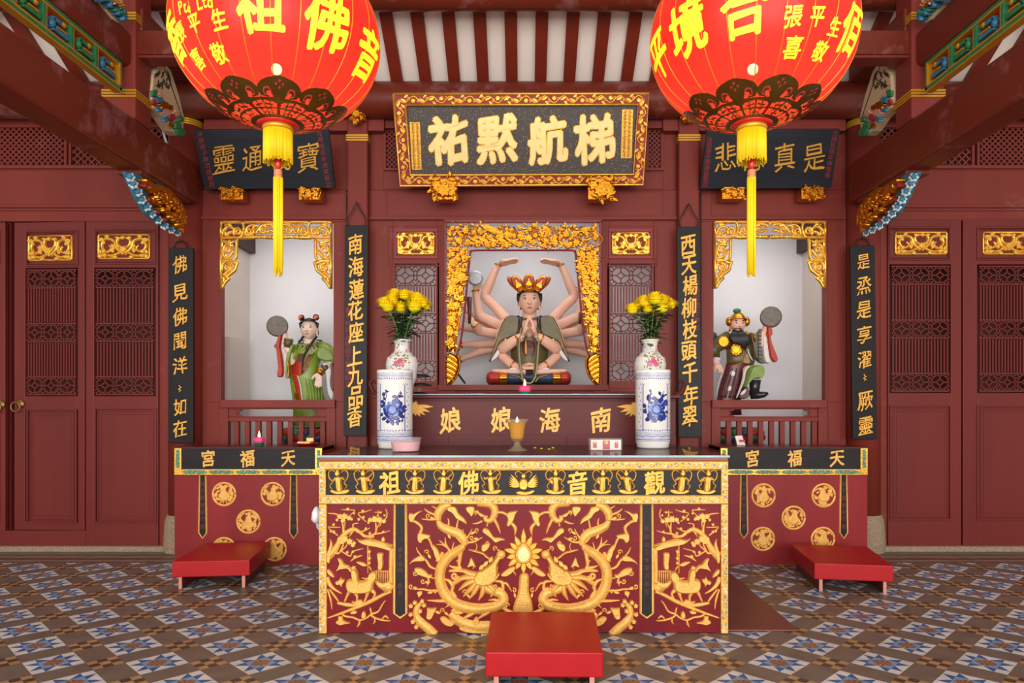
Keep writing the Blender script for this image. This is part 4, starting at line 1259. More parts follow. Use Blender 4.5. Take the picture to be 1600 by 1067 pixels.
# ------------------------------------------------------------------ gilt fretwork canopies over the statue niches
def canopy(f, label, px):
    D = 7.27
    pl = depth(D)
    t = thing('gilt_canopy', label, 'carving', W(px, 372, D))
    S = 1600 / 190.0
    def P(*a): return [f((x / S + 340, y / S + 340)) for x, y in a]
    q = MB()
    h = .022
    def rb(pts, w): q.ribbon(pl, P(*pts), [1.4 * a for a in w] if isinstance(w, list) else 1.4 * w, h, sub=4)
    for m in (0, 1):                                   # the two mirrored halves
        def X(x): return x if not m else 1540 - x
        def r(pts, w): rb([(X(x), y) for x, y in pts], w)
        def sp(x, y, rad, tu, st, cw, w):
            p = spiral(x, y, rad, tu, st, cw, n=14)
            if m: p = [(1540 - a, b) for a, b in p]
            q.ribbon(pl, P(*p), [1.4 * w * (1 - .5 * i / 14) for i in range(15)], h, sub=1)
        r([(45, 60), (45, 260)], 3.2); r([(45, 75), (70, 62), (300, 62), (340, 100), (345, 170), (315, 245), (290, 260)], 3.4)
        r([(45, 262), (290, 262), (310, 240)], 3.2)
        sp(265, 185, 62, 1.5, 2.2, 1, 4.2); r([(60, 230), (90, 160), (150, 120), (220, 150)], [3, 4, 4, 3]); r([(120, 240), (150, 200), (200, 185)], [4, 4, 3])
        r([(95, 105), (150, 95), (190, 120)], [3, 4, 2]); r([(80, 185), (110, 200), (100, 240)], [3, 3, 2])
        r([(340, 75), (380, 62), (745, 62), (760, 100)], 3.2); r([(300, 262), (420, 262), (560, 255), (760, 262)], [4, 5, 4, 5])
        sp(405, 180, 58, 1.4, 3.4, -1, 4); sp(605, 165, 62, 1.5, -.6, -1, 4.2); r([(430, 230), (480, 190), (470, 130), (520, 110), (560, 130)], [4, 4, 4, 3, 2])
        r([(505, 215), (540, 160), (600, 100), (700, 95), (740, 130)], [3, 4, 4, 4, 3]); r([(640, 200), (700, 170), (740, 190)], [4, 4, 3]); r([(370, 240), (380, 160), (420, 110), (500, 95)], [3, 3, 3, 2])
        for k in range(6): q.puff(pl, P(*[(X(a), b) for a, b in flowershape(330 + k * 75, 262, 20, 5, k)]), .03, smooth=1)
        # leg
        r([(45, 262), (45, 940)], 3.4); r([(250, 270), (250, 480), (235, 540), (190, 562), (60, 562)], 3.6)
        sp(135, 415, 70, 1.5, -.4, -1, 4.2); r([(70, 300), (110, 320), (190, 330), (215, 300)], [3, 4, 4, 2]); r([(80, 540), (150, 520), (205, 450), (220, 420)], [3, 4, 4, 2]); r([(65, 380), (75, 470), (110, 530)], [2, 4, 3]); r([(150, 300), (170, 340), (200, 380)], [3, 3, 2])
        r([(60, 575), (180, 575), (225, 600), (262, 585), (245, 640), (230, 690), (170, 740), (110, 790), (160, 800), (110, 840), (60, 930)], [4, 4, 5, 4, 4, 4, 4, 5, 3, 4, 3])
        sp(135, 660, 60, 1.6, -2, 1, 4); r([(65, 700), (70, 620), (110, 590)], [2, 3, 3]); r([(80, 760), (120, 720), (160, 720)], [3, 3, 2]); r([(60, 800), (90, 800), (75, 860)], [4, 4, 3])
    q.build('fretwork', 'gold', t)
canopy(lambda p: p, 'gilt scroll fretwork canopy framing the left statue niche', 432)
canopy(lambda p: (p[0] + 771.5, p[1] - 0.5), 'gilt scroll fretwork canopy framing the right statue niche', 1204)

# ------------------------------------------------------------------ gilded shrine frame around the many-armed statue
def dense_carving(q, pl, inside, box, n, seed, big=1.0, leaf=9):
    rr = random.Random(seed)
    x0, y0, x1, y1 = box
    k = 0
    while k < n:
        x, y = x0 + rr.random() * (x1 - x0), y0 + rr.random() * (y1 - y0)
        if not inside(x, y): continue
        k += 1
        c = rr.random()
        t0 = rr.random() * .02
        if c < .5:
            q.puff(pl, leafshape(x, y, (leaf + rr.random() * 7) * big, (4 + rr.random() * 3) * big, rr.random() * 6.28), .025 + rr.random() * .02, t0=t0, smooth=1)
        elif c < .68:
            r_ = (5 + rr.random() * 4) * big
            q.puff(pl, flowershape(x, y, r_, 6 + int(rr.random() * 3), rr.random()), .04, t0=t0, smooth=1)
            q.puff(pl, flowershape(x, y, r_ * .5, 5), .03, t0=t0 + .035, smooth=1)
        else:
            a = rr.random() * 6.28; l = (9 + rr.random() * 10) * big
            q.ribbon(pl, [(x, y), (x + l * .5 * cos(a), y + l * .5 * sin(a)), (x + l * cos(a + .6), y + l * sin(a + .6))], [2.4 * big, 2.2 * big, 1.4 * big], .02, t0=t0, sub=3)
D = 7.25
pl = depth(D)
t = thing('shrine_frame', 'gilded openwork frame of flowers and birds around the many-armed statue', 'carving', W(817, 600, D))
q = MB()
for s in (-1, 1):
    f = (lambda x: x) if s < 0 else (lambda x: 1634 - x)
    q.prism(pl, [(f(694), 346), (f(697), 346), (f(697), 602), (f(694), 602)], -.05, .0)
q.prism(pl, [(694, 343), (940, 343), (940, 347), (694, 347)], -.05, 0)
q.ribbon(pl, [(712, 560), (722, 520), (734, 402), (737, 394), (745, 391), (817, 391), (889, 391), (897, 394), (900, 402), (912, 520), (922, 560)], 3.2, .02, sub=3)
q.build('red_border', 'frame_red', t)
GX = random.Random(21)
def net(q, pl, pts_fn, n):
    for k in range(n):
        q.ribbon(pl, pts_fn(k), [2.6, 3.0, 2.6, 2.2], .012, sub=3)
q = MB()
net(q, pl, lambda k: [(700 + k * 7.9, 353 + GX.random() * 6), (706 + k * 7.9, 362 + GX.random() * 8), (698 + k * 8 + GX.random() * 12, 374), (704 + k * 7.9, 386)], 30)
net(q, pl, lambda k: [(698 + k * 14, 354 + (k % 3) * 10), (706 + k * 14, 360 + (k % 3) * 9), (714 + k * 14, 358 + (k % 2) * 12), (722 + k * 14, 366 + (k % 3) * 8)], 16)
dense_carving(q, pl, lambda x, y: 353 < y < 387, (702, 353, 932, 387), 400, 4, .62, 9)
for (x, y) in ((728, 362), (762, 358), (792, 368), (826, 374), (852, 360), (884, 368), (912, 362), (718, 378), (900, 381), (866, 380)):
    q.puff(pl, flowershape(x, y, 7, 7, x), .06, smooth=1); q.puff(pl, flowershape(x, y, 3.6, 5, x), .08, smooth=1)
for k in range(9): q.puff(pl, leafshape(730 + k * 7, 370 + (k % 2) * 2, 20, 4.5, .6), .05, smooth=1)      # bird's tail
for k in range(6): q.puff(pl, leafshape(746 + k * 3, 353 + k * 2, 34, 4.5, .2), .06, smooth=1)
q.build('top_carving', 'gold_deep', t)
for s in (-1, 1):
    f = (lambda x: x) if s < 0 else (lambda x: 1634 - x)
    q = MB()
    LIM = lambda y: 733 if y < 410 else (733 - (y - 410) * .155 if y < 540 else 713)
    net(q, pl, lambda k: [(f(699), 392 + k * 8), (f(700 + (LIM(392 + k * 8) - 702) * .4), 388 + k * 8 + GX.random() * 9), (f(700 + (LIM(392 + k * 8) - 702) * .7), 394 + k * 8 + GX.random() * 7), (f(LIM(392 + k * 8) - 3), 391 + k * 8)], 20)
    net(q, pl, lambda k: [(f(701 + k * 6), 392), (f(703 + k * 5 + GX.random() * 3), 440), (f(700 + k * 4.2 + GX.random() * 3), 500), (f(699 + k * 2.6), 550)], 5)
    def side_in(x, y, f=f):
        return 702 < f(x) < LIM(y) - 2
    dense_carving(q, pl, side_in, (min(f(697), f(734)), 388, max(f(697), f(734)), 548), 360, 7 + s, .62, 9)
    for (x, y) in ((708, 412), (720, 436), (706, 452), (714, 478), (707, 500), (704, 520)):
        q.puff(pl, flowershape(f(x), y, 7.5, 7, x), .06, smooth=1); q.puff(pl, flowershape(f(x), y, 3.8, 5, x), .08, smooth=1)
    for k in range(5): q.ribbon(pl, [(f(700 + k * 3.5), 470), (f(702 + k * 3), 510), (f(699 + k * 3), 550)], 2, .05, sub=3)
    # rocks at the foot
    q.puff(pl, [(f(696), 548), (f(716), 556), (f(719), 570), (f(714), 588), (f(704), 600), (f(696), 604)], .05, smooth=2)
    for k in range(5): q.ribbon(pl, [(f(697), 556 + k * 8), (f(706), 560 + k * 8), (f(716 - max(0, k - 1) * 2), 568 + k * 7)], 4.5, .03, t0=.045, sub=3)
    q.ribbon(pl, [(f(716), 552), (f(719), 570), (f(714), 588), (f(704), 601)], 2, .06)
    q.build('side_carving', 'gold_deep', t)
# ------------------------------------------------------------------ main altar table
AZ = 1.155                                               # glass top of the main altar
AF, AB = 4.66, 5.78
pa = depth(AF)
XL, XR = W(498, 0, AF).x, W(1138, 0, AF).x
t = thing('altar_table', 'large red and gold front altar table carved with two dragons, under a glass top', 'altar', (0.0, 5.2, 0.0))
altar = t
zz = lambda py: EYE - (py - CY) * AF / F
q = MB(); q.box((XL + .02, AF + .02, .03), (XR - .02, AB, zz(716))); q.build('carcass', 'altar_wood', t)
q = MB(); q.box((XL, AF, zz(720)), (XR, AB, AZ - .012)); q.build('table_top', 'altar_edge', t, bevel=.008)
q = MB(); q.box((XL - .005, AF - .012, AZ - .012), (XR + .005, AB + .005, AZ)); g = q.build('glass_sheet', 'glass_top', t)
q = MB(); q.box((XL - .006, AF - .014, AZ - .013), (XR + .006, AF - .010, AZ)); q.build('glass_edge', 'glass_edge', g)
q = MB(); q.wbox(508, 786, 1128, 988, AF + .008, AF + .03); q.build('red_panel', 'red_panel', t)
q = MB()
for x in (500, 1117): q.wbox(x, 988, x + 18, 994, AF + .01, AF + .2)
q.build('foot', 'red_panel', t)
# frieze
q = MB(); q.wbox(508, 728, 1128, 779, AF + .004, AF + .03); q.build('frieze_ground', 'black', t)
q = MB()
for b in ((498, 720, 1138, 733), (498, 775, 1138, 788), (498, 733, 508.5, 775), (1127, 733, 1138, 775), (498, 788, 510, 990), (1127, 788, 1138, 990)):
    q.wbox(*b, AF - .012, AF + .03)
fr = q.build('gilt_border', 'gold_matt', t, bevel=.004)
q1, q2, q3 = MB(), MB(), MB()
rr = random.Random(9)
pb = depth(AF - .012)
def chips(x0, y0, x1, y1, vert):
    L_ = (y1 - y0) if vert else (x1 - x0)
    n = int(L_ / 9.4)
    for i in range(n):
        s = (i + .5) * L_ / n
        x, y = ((x0 + x1) / 2, y0 + s) if vert else (x0 + s, (y0 + y1) / 2)
        a = rr.random() * 6.28
        w = 3.0
        arc = [(x + w * cos(a + k * .55), y + w * sin(a + k * .55)) for k in range(5)]
        (q1 if rr.random() < .52 else q2).ribbon(pb, arc, [1.2, 2.2, 2.6, 2.0, .8], .004, sub=1)
        b = a + 2.6
        (q2 if rr.random() < .6 else q1).puff(pb, leafshape(x + 2.6 * cos(b), y + 2.6 * sin(b), 4.6, 2.6, b + 1.3), .004, smooth=1)
        q3.ribbon(pb, spiral(x, y, 4.6, .8, b, 1, n=6), 1.1, .006, sub=1)
chips(508, 721, 1128, 732, False); chips(508, 776, 1128, 787, False)
for x in (499, 1128): chips(x, 724, x + 9, 784, True); chips(x, 790, x + 9, 988, True)
q1.build('pale_inlay', 'porcelain_chip', fr); q2.build('blue_inlay', 'chip_blue', fr); q3.build('gilt_scroll', 'gold', fr)
q = MB(); q.ribbon(pb, [(509, 734), (1127, 734), (1127, 774), (509, 774), (509, 734)], 1.6, .006, sub=1); q.ribbon(pb, [(498, 721), (1138, 721)], 1.4, .005, sub=1); q.ribbon(pb, [(498, 787), (1138, 787)], 1.4, .005, sub=1)
q.build('gilt_beading', 'gold', fr)

pf = depth(AF + .004)
def immortal(cx, flip, seed):
    rr = random.Random(seed); s = -1 if flip else 1
    q = MB()
    c = [(cx - 16 * s, 767), (cx - 12 * s, 764), (cx - 4 * s, 768), (cx + 6 * s, 765), (cx + 15 * s, 764), (cx + 16 * s, 768), (cx + 8 * s, 772), (cx - 8 * s, 772)]
    q.puff(pf, c, .014, smooth=2)
    lean = s * rr.uniform(-4, 4)
    q.puff(pf, [(cx - 5, 768), (cx - 4 + lean, 752), (cx - 5.5 + lean, 746), (cx + lean, 743), (cx + 5.5 + lean, 746), (cx + 4.5 + lean, 753), (cx + 6, 768)], .026, smooth=2)
    q.puff(pf, flowershape(cx + lean * 1.2, 739.5, 3.6, 8, 0, .08), .03, smooth=1)
    q.puff(pf, flowershape(cx + lean * 1.2, 735.8, 2.2, 5), .026, smooth=1)
    k = rr.choice((0, 1, 2))
    ax = cx + lean
    for sd in (-1, 1):
        e = (ax + sd * (8 + rr.random() * 2), 748 + rr.random() * 4)
        h = (ax + sd * (rr.choice((3, 9, 10))), 744 + rr.random() * 10)
        q.ribbon(pf, [(ax + sd * 4, 746), e, h], [4, 3.6, 2.2], .022, sub=3)
        rb_ = [(ax + sd * 4, 738), (ax + sd * 10, 734.5), (ax + sd * 15, 738 + rr.random() * 2), (ax + sd * 14, 747), (ax + sd * 9, 752 + rr.random() * 4), (ax + sd * 13, 759), (ax + sd * 10, 764)]
        q.ribbon(pf, rb_, [1.4, 1.9, 1.9, 1.8, 1.7, 1.6, 1], .012, sub=4)
    if k == 0: q.ribbon(pf, [(ax - s * 2, 756), (ax + s * 14, 739)], [1.6, 2.6], .03, sub=1)
    elif k == 1: q.puff(pf, leafshape(ax + s * 8, 748, 9, 5, -1.2 * s), .028, smooth=1)
    q.ribbon(pf, [(cx - 2, 752), (cx - 3.5, 767)], 1.2, .032, sub=1, t0=.006); q.ribbon(pf, [(cx + 2, 752), (cx + 3, 767)], 1.2, .032, sub=1, t0=.006)
    q.build('gilt_figure', 'gold_char', t)
for i, cx in enumerate((531, 571, 648, 691, 768)): immortal(cx, False, i + 3)
for i, cx in enumerate((1103, 1062, 982, 940, 868)): immortal(cx, True, i + 13)
q = MB()   # phoenix
q.puff(pf, [(804, 770), (812, 766), (822, 769), (834, 764), (836, 768), (828, 773), (812, 773)], .014)
q.puff(pf, [(811, 764), (810, 752), (817, 746), (824, 749), (826, 758), (822, 766)], .03)
for s in (-1, 1):
    for k in range(6): q.puff(pf, leafshape(818 + s * 5, 760 - k * .5, 18 + k * 1.2, 4, (-.05 - k * .16) if s > 0 else pi + .05 + k * .16), .022 + k * .002, smooth=1)
    q.ribbon(pf, [(818, 742), (818 + s * 8, 736), (818 + s * 13, 740), (818 + s * 9, 746)], [1.2, 1.8, 1.8, 1.2], .012)
q.puff(pf, flowershape(818, 743, 4, 6), .034)
q.build('gilt_phoenix', 'gold_char', t)
for ch, cx in (('祖', 610), ('佛', 732), ('音', 902), ('觀', 1022)):
    q = MB(); letters(q, pf, ch, cx, 754, 36, 0, .014, bold=.028, amt=.05, shear=.12, sx=.86, seed=cx); q.build('character', 'gold_char', t)

# hanging straps on the front panel
pp = depth(AF + .008)
def strap(pl, x0, x1, y0, y1, tip, parent, w, txt, ink='dark_red_ink', flare=0):
    q = MB(); cx = (x0 + x1) / 2
    q.prism(pl, [(x0, y0), (x1, y0), (x1 + flare, y1), (cx, tip), (x0 - flare, y1)], 0, .006); s = q.build('strap', 'black', parent)
    q = MB(); q.ribbon(pl, [(x0, y0), (x0 - flare, y1), (cx, tip), (x1 + flare, y1), (x1, y0)], w, .012, sub=1); q.build('strap_border', 'gold_matt', s)
    q = MB(); n = len(txt)
    for i, (ch) in enumerate(txt):
        if ch != ' ': letters(q, pl, ch, cx, y0 + 14 + (y1 - y0 - 24) * i / max(n - 1, 1), min(7.5, (y1 - y0) / n * .8), .006, .0075, off=-.004, seed=i)
    if q.v: q.build('strap_inscription', ink, s)
strap(pp, 617, 634, 788, 958, 965, t, 4.5, '     弟子吳門 敬獻  ', flare=1)
strap(pp, 1002, 1019, 788, 958, 965, t, 4.5, '  民國廿三年夏月敬立  ', flare=1)

# ---- carved relief, drawn once for the left half and mirrored for the right
def C2(pts): return [(630 + x / 4.85, 780 + y / 4.85) for x, y in pts]
def C1(pts): return [(490 + x / 4.85, 780 + y / 4.85) for x, y in pts]
def fm(pts, m): return [(1635.5 - x, y) for x, y in pts] if m else pts
def dragon(m, lab):
    q = MB()
    def r(pts, w, h=.014, sub=4, t0=0): q.ribbon(pp, fm(C2(pts), m), [a * 1.16 / 4.85 + .3 for a in w] if isinstance(w, (list, tuple)) else w * 1.16 / 4.85, h, sub=sub, t0=t0)
    def b(pts, h=.016): q.puff(pp, fm(C2(pts), m), h)
    # body
    r([(640, 128), (622, 140), (632, 160), (662, 160), (690, 120), (690, 70), (650, 36), (560, 30)], [10, 26, 30, 34, 44, 50, 46, 40], .02)
    r([(360, 38), (300, 60), (265, 110), (262, 160)], [44, 54, 54, 40], .02)
    r([(262, 160), (290, 205), (360, 240), (420, 262), (460, 310), (462, 350)], [26, 50, 60, 62, 56, 36], .022)
    r([(462, 348), (420, 385), (350, 430), (300, 490), (278, 560), (284, 640), (320, 720), (380, 780), (460, 815), (560, 830), (660, 820), (730, 800), (760, 760), (740, 715), (690, 700), (640, 680), (600, 650), (570, 630)],
      [30, 58, 62, 66, 66, 68, 72, 74, 74, 70, 66, 64, 66, 62, 54, 52, 50, 40], .026, sub=5)
    # belly ridge
    r([(440, 370), (345, 450), (300, 560), (312, 650), (390, 755), (560, 805), (690, 795)], [5, 6, 7, 8, 8, 8, 5], .008, t0=.022)
    # head
    b([(540, 560), (600, 520), (660, 480), (690, 440), (720, 400), (760, 385), (778, 400), (768, 432), (735, 455), (715, 500), (722, 560), (700, 610), (640, 650), (570, 650), (530, 610)], .045)
    q.ball(pp(*fm(C2([(742, 412)]), m)[0], .03), (.03, .03, .03), 10, 8)
    r([(640, 640), (690, 600), (730, 560)], [30, 34, 10], .05); r([(690, 470), (640, 440), (600, 408), (545, 392), (495, 380)], [16, 14, 12, 12, 4], .03)
    r([(545, 395), (560, 360), (550, 330)], [6, 8, 3])
    b([(590, 390), (592, 345), (630, 330), (662, 325), (655, 365), (620, 400)])
    for a in ([(560, 570), (500, 560), (450, 540), (345, 545)], [(560, 590), (480, 590), (420, 610), (370, 660)], [(550, 610), (480, 640), (420, 690)], [(560, 620), (500, 690), (455, 735)], [(580, 630), (540, 700), (500, 755)], [(610, 640), (600, 710), (570, 765)], [(640, 640), (690, 690), (660, 740)]):
        r(a, [34, 38, 26, 5] if len(a) == 4 else [34, 34, 5], .035)
    for (x, y, a) in ((575, 520, .7), (610, 500, .9), (650, 470, 1.0), (560, 560, .4), (680, 520, 1.1), (630, 560, 1.0), (600, 600, .6)):
        q.puff(pp, fm([C2([(p[0], p[1])])[0] for p in leafshape(x, y, 60, 34, -a)], m), .02, t0=.035, smooth=1)
    r([(700, 560), (712, 520), (724, 515)], [14, 12, 4], .04); r([(530, 520), (545, 500)], [10, 4], .03)
    b([(478, 522), (500, 480), (512, 432), (530, 458), (545, 495), (560, 520), (525, 500)])
    # legs and spines
    r([(440, 380), (430, 440), (425, 500), (440, 530)], [30, 24, 18, 14]); r([(430, 520), (380, 515), (345, 500)], [22, 16, 5]); r([(430, 530), (390, 535), (345, 540)], [18, 12, 5])
    r([(300, 400), (280, 440), (250, 470)], [20, 20, 12]); b([(215, 330), (262, 370), (282, 420), (292, 450), (265, 480), (240, 440), (226, 390)])
    r([(226, 385), (205, 320), (185, 290), (150, 275)], [10, 14, 18, 20])
    b([(105, 300), (110, 250), (150, 260), (215, 270), (195, 300), (155, 300), (140, 335), (115, 325)])
    r([(125, 265), (140, 215), (100, 175), (60, 160)], [18, 20, 18, 22]); b([(38, 130), (50, 98), (80, 112), (110, 90), (160, 82), (120, 105), (95, 130), (80, 165), (55, 180)])
    r([(250, 530), (205, 510), (175, 465), (140, 440)], [10, 16, 14, 22]); b([(38, 500), (70, 455), (130, 420), (165, 432), (170, 465), (130, 470), (80, 470)]); r([(150, 440), (115, 400), (98, 362)], [10, 10, 3])
    b([(75, 525), (110, 512), (160, 530), (200, 575), (220, 560), (222, 600), (180, 595), (110, 570)]); r([(180, 580), (195, 620), (182, 655)], [10, 14, 5]); r([(250, 600), (215, 595)], [6, 10])
    r([(275, 692), (200, 690), (140, 680), (75, 682)], [10, 14, 12, 5]); b([(100, 700), (145, 688), (148, 720), (125, 735), (122, 755), (112, 725)])
    r([(330, 770), (260, 770), (180, 765)], [24, 18, 4]); r([(350, 795), (318, 822)], [14, 4])
    for a, w in (([(250, 150), (200, 155), (138, 148)], [18, 12, 4]), ([(245, 120), (190, 95), (160, 70)], [16, 12, 4]), ([(250, 70), (215, 48)], [14, 4]), ([(345, 195), (345, 165), (338, 142)], [14, 10, 3]), ([(405, 215), (415, 165), (430, 115)], [14, 10, 3]),
                 ([(455, 255), (455, 225)], [8, 3]), ([(480, 300), (505, 260), (524, 222)], [14, 10, 3]), ([(470, 330), (540, 320), (604, 285)], [16, 14, 3]), ([(440, 330), (410, 295), (398, 265)], [10, 10, 3]), ([(360, 400), (325, 345), (318, 285)], [20, 14, 3]), ([(340, 370), (300, 345), (250, 342)], [12, 10, 3]), ([(320, 350), (285, 320), (272, 310)], [10, 8, 3]), ([(370, 405), (375, 360), (385, 325)], [12, 9, 3])):
        r(a, w)
    # clouds at the top
    b([(330, 55), (400, 50), (420, 110), (470, 145), (490, 200), (450, 170), (400, 150), (370, 100), (335, 90)]); b([(470, 55), (540, 50), (545, 90), (520, 140), (500, 110), (478, 90)])
    r([(540, 90), (590, 115), (620, 130)], [10, 14, 10]); r([(600, 165), (560, 182), (524, 184)], [16, 12, 3]); r([(690, 150), (715, 200), (738, 262)], [20, 18, 4]); r([(700, 100), (750, 100), (790, 120)], [14, 16, 18])
    b([(775, 120), (795, 95), (850, 85), (876, 85), (850, 115), (840, 160), (800, 215), (778, 195), (795, 150)]); r([(820, 180), (850, 220), (845, 275)], [20, 24, 4]); r([(640, 180), (635, 205)], [8, 14])
    b([(595, 245), (610, 212), (650, 225), (670, 260), (690, 290), (735, 285), (785, 312), (740, 310), (700, 335), (670, 300), (630, 270)])
    # inner clouds, fish and waves
    r(spiral(390, 580, 30, 1.3, 0, 1), 18, .012, 1); r([(310, 605), (350, 620), (375, 660), (365, 700)], [8, 22, 26, 16]); r([(380, 640), (440, 605), (500, 580)], [30, 24, 8]); r([(365, 690), (395, 740), (400, 770)], [16, 24, 10])
    b([(730, 575), (770, 540), (820, 505), (862, 510), (840, 545), (800, 580), (760, 588)], .016); r([(835, 545), (855, 575)], [12, 4])
    r([(690, 620), (750, 630), (755, 700)], [12, 22, 20]); r([(755, 635), (785, 640), (822, 700)], [12, 16, 4])
    # bottom left crest
    r([(240, 1030), (190, 980), (130, 930), (100, 880), (105, 820), (135, 790)], [60, 60, 58, 44, 36, 24], .018)
    for x, y in ((60, 805), (58, 870), (75, 925), (100, 965), (90, 780), (145, 770), (160, 800), (130, 845)): q.puff(pp, fm([C2([p])[0] for p in flowershape(x, y, 20, 5, x)], m), .016, smooth=1)
    b([(170, 905), (180, 850), (175, 815), (215, 825), (262, 815), (240, 860), (215, 915)]); r([(150, 920), (185, 945), (205, 970)], [14, 14, 4])
    r([(360, 860), (420, 920), (520, 960), (640, 965), (700, 955)], [50, 66, 74, 76, 60], .018, sub=5)
    b([(270, 895), (310, 880), (345, 905), (400, 940), (360, 970), (300, 945)]); b([(410, 980), (450, 955), (530, 985), (650, 990), (655, 1015), (500, 1015)])
    r([(380, 830), (400, 860), (455, 860)], [40, 34, 6]); r([(440, 910), (500, 880), (560, 850)], [6, 26, 10]); r([(560, 910), (620, 870), (660, 850)], [6, 26, 20])
    b([(520, 940), (545, 885), (570, 890), (585, 940), (550, 960)]); r([(645, 765), (690, 760), (720, 770)], [4, 16, 20])
    for (x, y, a) in ((190, 125, .5), (560, 235, 2.6), (520, 290, .2), (700, 370, .6), (240, 700, 3.0), (180, 400, 1.0), (60, 660, .3), (420, 480, 1.2), (700, 660, .4), (330, 250, 1.0), (560, 100, .6), (150, 620, .2), (230, 840, .4), (300, 840, .7), (840, 690, 1.4), (470, 700, .9), (90, 560, .1), (640, 330, 2.2)):
        px0, py0 = 630 + x / 4.85, 780 + y / 4.85
        q.ribbon(pp, fm(spiral(px0, py0, 4.2, 1.1, a * 3, 1, n=9), m), 2.2, .010, sub=1)
        q.puff(pp, fm(leafshape(px0 + 2.5 * cos(a), py0 + 2.5 * sin(a), 10, 4.4, a), m), .012, smooth=1)
    spine = spline([(462, 348), (420, 385), (350, 430), (300, 490), (278, 560), (284, 640), (320, 720), (380, 780), (460, 815), (560, 830), (660, 820), (730, 800)], [1] * 12, 6)[0]
    for i in range(2, len(spine) - 2, 1):
        (ax, ay), (bx, by) = spine[i - 1], spine[i + 1]
        l = sqrt((bx - ax) ** 2 + (by - ay) ** 2) or 1
        tx, ty = (bx - ax) / l, (by - ay) / l
        for o in (-18, 0, 18):
            cx_, cy_ = spine[i][0] - ty * (o + (9 if i % 2 else 0)), spine[i][1] + tx * (o + (9 if i % 2 else 0))
            q.ribbon(pp, fm(C2([(cx_ - ty * 8, cy_ + tx * 8), (cx_ + tx * 7, cy_ + ty * 7), (cx_ + ty * 8, cy_ - tx * 8)]), m), .7, .0035, t0=.0255 - abs(o) * .00022, sub=1, n=3)
    q.build(lab, 'gold_matt', t)
dragon(False, 'dragon_relief'); dragon(True, 'dragon_relief')
# flaming pearl and rock in the middle
q = MB()
for k in range(14):
    a = 2 * pi * k / 14 - pi / 2
    l = 26 if k == 0 else (19 + 4 * (k % 2))
    q.puff(pp, leafshape(818 + 9 * cos(a), 865 + 9 * sin(a), l if k else 32, 9, a), .012, smooth=1)
q.puff(pp, [(818, 843), (829, 853), (834, 866), (829, 878), (818, 882), (807, 878), (802, 866), (807, 853)], .03)
q.build('flaming_pearl', 'gold_char', t)
q = MB(); q.puff(pp, [(818, 848), (827, 856), (830, 866), (826, 875), (818, 878), (810, 875), (806, 866), (809, 856)], .02, t0=.026); q.ribbon(pp, spiral(818, 867, 6, 1.4, 0, 1), 1.6, .004, t0=.048, sub=1)
q.build('pearl_core', 'gold_pale', t)
q = MB(); q.puff(pp, [(811, 900), (814, 896), (820, 894), (826, 897), (827, 905), (826, 925), (832, 942), (834, 960), (800, 960), (803, 942), (810, 925)], .02)
for s in (-1, 1):
    q.ribbon(pp, [(818, 968), (818 + s * 20, 958), (818 + s * 34, 948)], [16, 9, 3], .014); q.ribbon(pp, spiral(818 + s * 27, 946, 5, 1.2, 0, s), 2.6, .012, sub=1); q.ribbon(pp, [(818 + s * 2, 960), (818 + s * 50, 978)], [14, 6], .012)
q.puff(pp, [(790, 985), (800, 958), (836, 958), (846, 985)], .012)
q.build('wave_rock', 'gold_matt', t)

